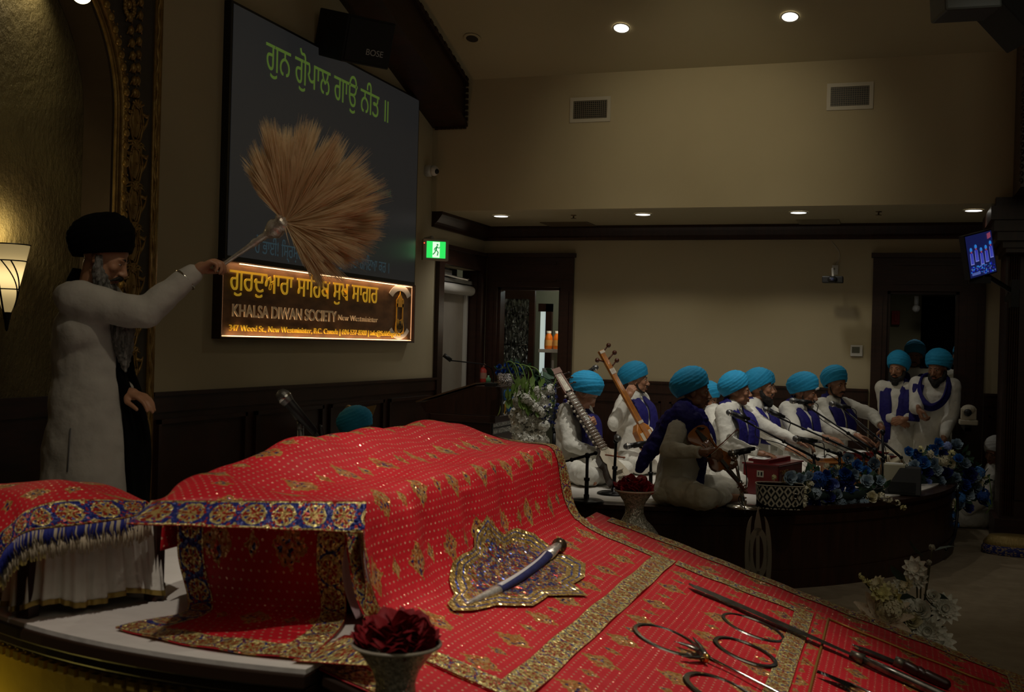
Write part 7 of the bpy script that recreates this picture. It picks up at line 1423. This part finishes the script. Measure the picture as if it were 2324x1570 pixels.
# its near left corner spreads on the sheet
def lowf(a,b):
    x=-1.46+2.08*a; y=RY0+.01+(RY1-RY0-.03)*b
    p=f0(x,y)
    if x<-1.30: p.z=min(p.z,ZS2+.012)
    return p
uvgrid('cloth',lowf,lambda a,b:(2.08*a+3,(RY1-RY0)*b+.1),90,110,RED,low,solid=.003)
strip('border_far_edge',f0,-1.38,.60,RY1-.125,RY1-.015,BORDG,low,160,8,.004,W=BW); strip('border_near_edge',f0,-1.45,.60,RY0+.012,RY0+.12,BORDG,low,160,8,.004,W=BW); strip('border_lower_edge',f0,.50,.60,RY0,RY1,BORDG,low,160,8,.004,'y',W=BW)
cor=[onz(662,1500,.846),onz(842,1513,.846),Vector((-1.30,2.95,.85)),onz(782,1442,.848)]
def corf(a,b): return cor[0].lerp(cor[1],a).lerp(cor[3].lerp(cor[2],a),b)
uvgrid('sheet_corner',corf,lambda a,b:(a*.3,.10*b+.0),20,12,BORDG,low,.002,.002,label='cloth corner lying on the white sheet')
mid=thing('middle_cloth','red embroidered cloth on the ramp carrying the steel rings','cloth',(-.7,4.2,.65)); f1=ramppt(.007)
uvgrid('cloth',lambda a,b: f1(-1.0+.66*a,3.03+(5.30-3.03)*b),lambda a,b:(.66*a+5.06,(2.27)*b+.05),40,110,RED,mid,solid=.003)
strip('border_lower_edge',f1,-.415,-.335,3.03,5.30,BORDG,mid,160,8,.004,'y',W=BW); strip('border_far_edge',f1,-.96,-.34,5.21,5.30,BORDG,mid,60,8,.0045,W=BW); strip('border_near_edge',f1,-.96,-.34,3.03,3.12,BORDG,mid,60,8,.0045,W=BW)
fr=thing('lower_cloth','red cloth with a thin gold line at the low end of the ramp carrying blades','cloth',(.1,4.2,.4)); f2=ramppt(.006)
uvgrid('cloth',lambda a,b: f2(-.325+.80*a,2.95+(5.42-2.95)*b),lambda a,b:(.80*a+7.1,2.47*b),50,110,REDS,fr,solid=.003)
g=G(); g.tube([f2(-.27,y)+Vector((0,0,.006)) for y in [3.0+i*.1 for i in range(24)]],.006,6); g.tube([f2(x,5.30)+Vector((0,0,.006)) for x in [-.27+i*.1 for i in range(8)]],.006,6); g.build('gold_braid',mat('gold_braid',(.40,.20,.04),.4,.5),fr)
# --- weapons
def rp(px,py,lift=.02):
    r=ray(px,py); n_=Vector((RS,0,1)); p0=Vector((-1.5,0,ZS2+lift)); return CAM+r*((p0-CAM).dot(n_)/r.dot(n_))
RN=Vector((RS,0,1)).normalized()
def blade(name,lab,cat,pts,wid,thk,m,parts):
    o=thing(name,lab,cat,pts[len(pts)//2]); q=smoothpts(pts,6); n=len(q); w=[np.interp(i/(n-1),[a for a,b in wid],[b for a,b in wid]) for i in range(n)]
    g=G(); rings=[]
    for i,p in enumerate(q):
        d=(q[min(i+1,n-1)]-q[max(i-1,0)]).normalized(); s=RN.cross(d).normalized(); rings+= [p+s*w[i],p+RN*thk,p-s*w[i],p-RN*thk*.6]
    g.add(rings,[(i*4+k,i*4+(k+1)%4,(i+1)*4+(k+1)%4,(i+1)*4+k) for i in range(n-1) for k in range(4)]); b=g.build('blade',m,o,smooth=False); parts(o); return o
SW=noisy('dull_steel',(.10,.095,.085),(.26,.24,.21),20,.28,.9,.1,80,bdist=.002)
def parts1(o):
    g=G(); g.tube([rp(1960,1497,.03),rp(2035,1531,.03),rp(2150,1583,.03),rp(2260,1632,.03)],[.017,.020,.020,.02],12); g.build('shaft',SW,o)
    g=G(); g.tube([rp(1930,1483,.03),rp(1960,1497,.03)],[.016,.024],12); g.build('socket',mat('pewter',(.16,.15,.12),.4,.8),o)
blade('long_spear','long flat steel spear lying diagonally across the red cloths','spear',[rp(1563,1325,.03),rp(1640,1357,.03),rp(1780,1418,.03),rp(1870,1457,.03),rp(1935,1486,.03)],[(0,.002),(.08,.034),(.5,.038),(.8,.026),(1,.02)],.006,SW,parts1)
def parts2(o):
    M_=mat('dark_wood_grip',(.03,.008,.006),.35); 
    g=G(); g.tube([rp(2030,1500,.03),rp(2052,1510,.03)],.024,10); g.build('bolster',mat('pewter'),o)
    for i,(a,b) in enumerate((((2056,1511),(2078,1522)),((2085,1524),(2094,1529)),((2102,1532),(2146,1552)))): g=G(); g.caps(rp(*a,.032),rp(*b,.032),.024,.022,10); g.build('grip',M_,o)
    g=G(); g.caps(rp(2078,1522,.032),rp(2102,1532,.032),.017,.017,10); g.build('grip_ring',mat('pewter'),o)
blade('curved_dagger','dagger with a dark banded grip lying beside the ramp edge','dagger',[rp(1934,1463,.02),rp(1968,1475,.025),rp(2034,1502,.025)],[(0,.001),(.4,.028),(1,.030)],.005,SW,parts2)
def parts3(o): g=G(); g.tube([rp(1928,1552,.03),rp(1990,1580,.03),rp(2060,1610,.03)],.008,10); g.build('shaft',CHROME,o)
blade('arrow_spear','dark arrow shaped spear tip at the bottom of the frame','spear',[rp(1854,1524,.03),rp(1890,1538,.03),rp(1930,1555,.03)],[(0,.001),(.6,.028),(1,.040)],.008,mat('black_steel',(.02,.018,.016),.3,.8),parts3)
def ringobj(lab,pa,pb,rin=.86,lift=.012):      # ring whose long image axis runs pa..pb
    a=rp(*pa,lift); b=rp(*pb,lift); c=(a+b)/2; R_o=(b-a).length/2; ex=(b-a).normalized(); ey=RN.cross(ex); o=thing('steel_ring',lab,'ring',c,'steel rings on the red cloth')
    n=72; g=G()
    for rr_,h in ((R_o,0),(R_o*.97,.004),(R_o*rin,.005),(R_o*(rin-.02),0)):
        for i in range(n): t_=2*math.pi*i/n; g.v.append(tuple(c+(ex*math.cos(t_)+ey*math.sin(t_))*rr_+RN*h))
    g.f=[(j*n+i,j*n+(i+1)%n,((j+1)%4)*n+(i+1)%n,((j+1)%4)*n+i) for j in range(4) for i in range(n)]; g.mi=[0]*len(g.f); g.build('ring',STEEL,o,smooth=False); return o
ringobj('steel throwing ring nearest the long spear',(1644,1391),(1777,1458),.88)
ringobj('steel throwing ring in the middle, right of the trident shaft',(1621,1446),(1764,1512),.86)
ringobj('steel throwing ring at the bottom, partly cut by the frame',(1552,1530),(1720,1605),.84)
ringobj('largest steel ring at the left, crossed by the trident head',(1441,1417),(1588,1487),.87)
o=thing('trident','forked steel trident with a long thin shaft lying over the rings','trident',rp(1600,1485,.03)); m=STEEL
g=G(); g.tube([rp(1606,1492,.03),rp(1680,1528,.03),rp(1800,1590,.03),rp(1900,1640,.03)],[.007,.006,.006,.006],10); g.build('shaft',m,o)
g=G(); g.tube([rp(1606,1493,.03),rp(1590,1480,.03)],[.013,.018],10); g.tube(smoothpts([rp(1600,1490,.03),rp(1575,1470,.03),rp(1530,1455,.03)],5),[.014]*4+[.012]*3+[.008]*2+[.002]*2,8,flat=.5); g.tube(smoothpts([rp(1600,1492,.03),rp(1575,1492,.03),rp(1545,1488,.03)],5),[.013]*5+[.010]*3+[.006,.004,.001],8,flat=.5)
g.tube(smoothpts([rp(1600,1488,.03),rp(1592,1470,.03),rp(1572,1445,.03)],5),[.012]*5+[.009]*3+[.006,.004,.001],8,flat=.5); g.build('fork',SW,o)
g=G(); g.tube([rp(1598,1492,.035),rp(1606,1494,.035)],.016,10); g.build('brass_collar',mat('gilt_plate'),o)
# kirpan in its scabbard on the medallion
def hp_(px,py,lift): h=hit(px,py); return h[2]+Vector((.4,0,1)).normalized()*lift
kp=[hp_(1055,1378,.012),hp_(1095,1362,.016),hp_(1130,1346,.018),hp_(1175,1320,.020),hp_(1215,1292,.022),hp_(1236,1272,.024)]
o=thing('sheathed_dagger','short curved dagger in a blue and white scabbard lying on the star medallion','dagger',kp[3]); q=smoothpts(kp,6); n=len(q)
g=G(); i0=int(n*.36); g.tube(q[i0:],[.020+.006*i/(n-i0) for i in range(n-i0)],14,flat=.75); g.build('scabbard',noisy('navy_velvet',(.008,.01,.07),(.015,.02,.12),20,.7),o)
g=G(); up_=Vector((.35,-.3,1)).normalized()
g.sweep([p+up_*.014-CR*.004 for p in q[i0+1:]],.020,.012,[up_]*(n-i0-1),10); g.build('white_stripe',mat('white_satin',(.62,.60,.62),.4),o)
g=G(); g.tube(q[:i0+1],[.008+.014*i/i0 for i in range(i0+1)],12,flat=.8); g.build('silver_tip',SIL,o)
h0=q[-1]; h1=hp_(1258,1256,.035); h2=hp_(1268,1246,.05)
g=G(); g.tube([h0,h0.lerp(h1,.5),h1],[.028,.026,.020],12,flat=.8); g.build('hilt_collar',SIL,o); g=G(); g.ell(P(1269,1238,(h2-CAM).dot(CF)-.06),(.034,.034,.034)); g.build('pommel',mat('dark_bronze',(.10,.07,.045),.25,.7),o,label='round dark metal pommel')
g=G(); g.tube([h1+Vector((-.03,-.02,.0)),h1+Vector((.03,.02,.01))],.006,8); g.build('cross_guard',mat('dark_bronze'),o)
# --- vases of petals
GL=mat('mercury_glass',(.55,.53,.45),.16,.5); t=NT(GL); vv=t.n('ShaderNodeTexVoronoi'); vv.inputs['Scale'].default_value=150; t.link(t.coord(),vv.inputs['Vector']); t.base(t.ramp(t.noise(26,3),[(.35,(.25,.24,.19)),(.65,(.75,.72,.62))])); t.bump(vv.outputs['Distance'],.6,.006)
GLB=noisy('frosted_mosaic_glass',(.30,.28,.22),(.62,.60,.52),120,.35,.3,.8,160,bdist=.004)
def vase(lab,plab,px,py,d,seed):
    rim=P(px,py,d); R=.108; H=.40; b=Vector((rim.x,rim.y,rim.z-H)); o=thing('petal_vase',lab,'vase',b,'mercury glass vases'); 
    pr=[(.001,0),(.08,0),(.118,.03),(.137,.085),(.139,.14)]; g=G(); g.lathe(pr,b,40); g.build('lower_bowl',GLB,o)
    pr=[(.139,.14),(.130,.175),(.098,.215),(.066,.245),(.051,.275),(.048,.305),(.057,.34),(.079,.375),(.104,.398),(.108,.402),(.103,.400),(.084,.376),(.060,.342),(.04,.30),(.001,.30)]; g=G(); g.lathe(pr,b,40); g.build('neck',GL,o)
    g=G(); g.tube([rim+Vector((.107*math.cos(a),.107*math.sin(a),.002)) for a in [2*math.pi*k/40 for k in range(41)]],.0045,8); g.build('rim',mat('pale_glass_rim',(.62,.56,.45),.3),o,label='pale glass rim')
    r=random.Random(seed); p=thing('rose_petals',plab,'petals',rim+Vector((0,0,.02)),'dark red petals in vases'); g=G()
    for k in range(130):
        a=r.uniform(0,6.28); q=math.sqrt(r.random())*.078; c=rim+Vector((q*math.cos(a),q*math.sin(a),-.01+.062*(1-(q/.09)**2)+r.uniform(-.012,.014))); out=Vector((math.cos(a+r.uniform(-1,1)),math.sin(a+r.uniform(-1,1)),r.uniform(-.1,.7))).normalized(); up2=Vector((r.uniform(-.5,.5),r.uniform(-.5,.5),1)).normalized(); up2=(up2-out*up2.dot(out)).normalized(); petal(g,c,up2,out,r.uniform(.022,.034),r.uniform(.030,.045),.25,r.uniform(-.1,.3))
    for k in range(14):
        a=6.28*k/14; c=rim+Vector((.062*math.cos(a),.062*math.sin(a),.012)); out=Vector((math.cos(a),math.sin(a),r.uniform(.1,.5))).normalized(); petal(g,c,Vector((0,0,1)),out,.030,r.uniform(.035,.05),.2,-.1)
    f=g.build('petal_pile',FC['red'],p); f['kind']='stuff'
    g=G(); g.bx((b.x-.16,b.y-.13,0),(b.x+.16,b.y+.13,b.z-.002)); tag(g.build('vase_pedestal',RIM,smooth=False,bevel=.006),'dark square pedestal under the %s'%('nearer vase' if d<4 else 'farther vase'),'pedestal')
vase('mercury glass vase in the near foreground before the red cloth','dark red petals heaped in the near foreground vase',900,1462,2.75,1)
vase('mercury glass vase standing beyond the red cloth, in front of the stage','dark red petals heaped in the farther vase by the stage',1441,1113,6.0,2)
# --- small covered stool at the left
st=thing('covered_stool','small stool under a white pleated skirt at the left edge of the platform','stool',(-2.6,3.15,.84))
A_=onz(60,1392,.86); B_=onz(387,1348,.86); ex=(B_-A_); ex.z=0; Ls=ex.length; ex.normalize(); ey=Vector((-ex.y,ex.x,0)); ey=ey if ey.y>0 else -ey
ey=Vector((-ex.y,ex.x,0)); 
if ey.x>0: ey=-ey
SW2=.52
cor4=[A_-ex*.02,A_+ex*(Ls),A_+ex*(Ls)+ey*SW2,A_-ex*.02+ey*SW2]
def perim(s):
    s=s%1*4; i=int(s)%4; t_=s-int(s); a=cor4[i]; b=cor4[(i+1)%4]; k=.16
    # rounded corners
    p=a.lerp(b,t_); cc_=(cor4[0]+cor4[2])/2; d=p-cc_; f=1-.10*(abs(2*t_-1)**6); return cc_+d*f
def skirt(a,b):
    p=perim(a); cc_=(cor4[0]+cor4[2])/2; z=1.13-(1.13-.868)*b; w=.012*math.sin(a*2*math.pi*26+1.5*math.sin(a*40))*(.25+b)+.006*math.sin(a*2*math.pi*61); d=(p-cc_); d.z=0; L=d.length; d.normalize(); q=cc_+d*(L*(.90+.10*b)+w); q.z=z+(.012*math.sin(a*2*math.pi*7) if b>.8 else 0)*b; return q
g=G(); g.grid(skirt,340,16,closeu=True); g.build('white_skirt',WHITE,st)
g=G(); g.grid(lambda a,b: skirt(a,.94+.06*b)+((skirt(a,1)-(cor4[0]+cor4[2])/2)*Vector((1,1,0)).length*.0)+Vector((0,0,0))+((perim(a)-(cor4[0]+cor4[2])/2).normalized()*.003),340,3,closeu=True); g.build('gold_hem',mat('gold_hem',(.42,.30,.08),.35,.6),st)
for c in cor4: g=G(); cc_=(cor4[0]+cor4[2])/2; q=c.lerp(cc_,.16); g.bx((q.x-.022,q.y-.022,.8405),(q.x+.022,q.y+.022,1.10)); g.build('leg',WOOD,st,smooth=False)
g=G(); cc_=(cor4[0]+cor4[2])/2; g.prism([c.lerp(cc_,.12)+Vector((0,0,1.10-c.z)) for c in cor4],(0,0,.04)); g.build('top_board',WOOD,st,smooth=False)
sc=thing('stool_cloth','red embroidered cloth with a blue fringe draped over the small stool','cloth',Vector((cc_.x,cc_.y,1.2)))
FB=[(0,1272),(20,1238),(66,1207),(165,1194),(281,1178),(338,1160)]; FT=[(-40,1240),(20,1195),(60,1160),(132,1138),(250,1135),(331,1138)]; BK2=[(-60,1105),(0,1099),(100,1096),(189,1094),(281,1112),(338,1142)]
dF=[3.22,3.22,3.25,3.33,3.45,3.58]; dB=[3.6,3.65,3.72,3.8,3.86,3.72]
def edge(tab,ds): return smoothpts([P(x,y,d) for (x,y),d in zip(tab,ds)],10)
eb=edge(FB,[d-.02 for d in dF]); et=edge(FT,dF); ek=edge(BK2,dB)
def lp(e,a): i=a*(len(e)-1); k=min(int(i),len(e)-2); return e[k].lerp(e[k+1],i-k)
def topf(a,b):
    p=lp(et,a).lerp(lp(ek,a),b); p.z+=.035*math.sin(math.pi*b)*math.sin(math.pi*min(1,a+.15))+.004*math.sin(a*17+b*9); return p
uvgrid('cloth',topf,lambda a,b:(.36*b+.2,.62*a),70,40,REDS,sc,0,.003)
uvgrid('front_border',lambda a,b: lp(et,a).lerp(lp(eb,a),b)+Vector((0,-.006*math.sin(b*3),.002)),lambda a,b:(.62*a,BW*b),80,8,BORDB,sc,0,.002)
def backdrop(a,b): p=lp(ek,a); q=Vector((p.x-.02,p.y+.06*b,p.z-.16*b)); return q
uvgrid('back_drop',backdrop,lambda a,b:(.3*b,.62*a),40,8,REDS,sc,0,.002)
r=random.Random(4); g=G(); g2=G()
for i in range(170):
    a=i/169; p=lp(eb,a); L=.045 if 1 else 0; blue=r.random()<.62 or a<.25
    (g if blue else g2).tube([p,p+Vector((r.uniform(-.004,.004),-.004,-L*.5)),p+Vector((r.uniform(-.008,.008),0,-L*r.uniform(.8,1.2)))],[.0035,.003,.0015],5)
    if i%1==0: p2=p+Vector((0,.010,-.03)); g2.tube([p2,p2+Vector((r.uniform(-.006,.006),0,-.055*r.uniform(.7,1.1)))],[.004,.002],5)
g.build('blue_fringe',mat('blue_fringe',(.008,.015,.20),.7),sc); g2.build('cream_fringe',mat('cream_fringe',(.45,.38,.27),.8),sc)
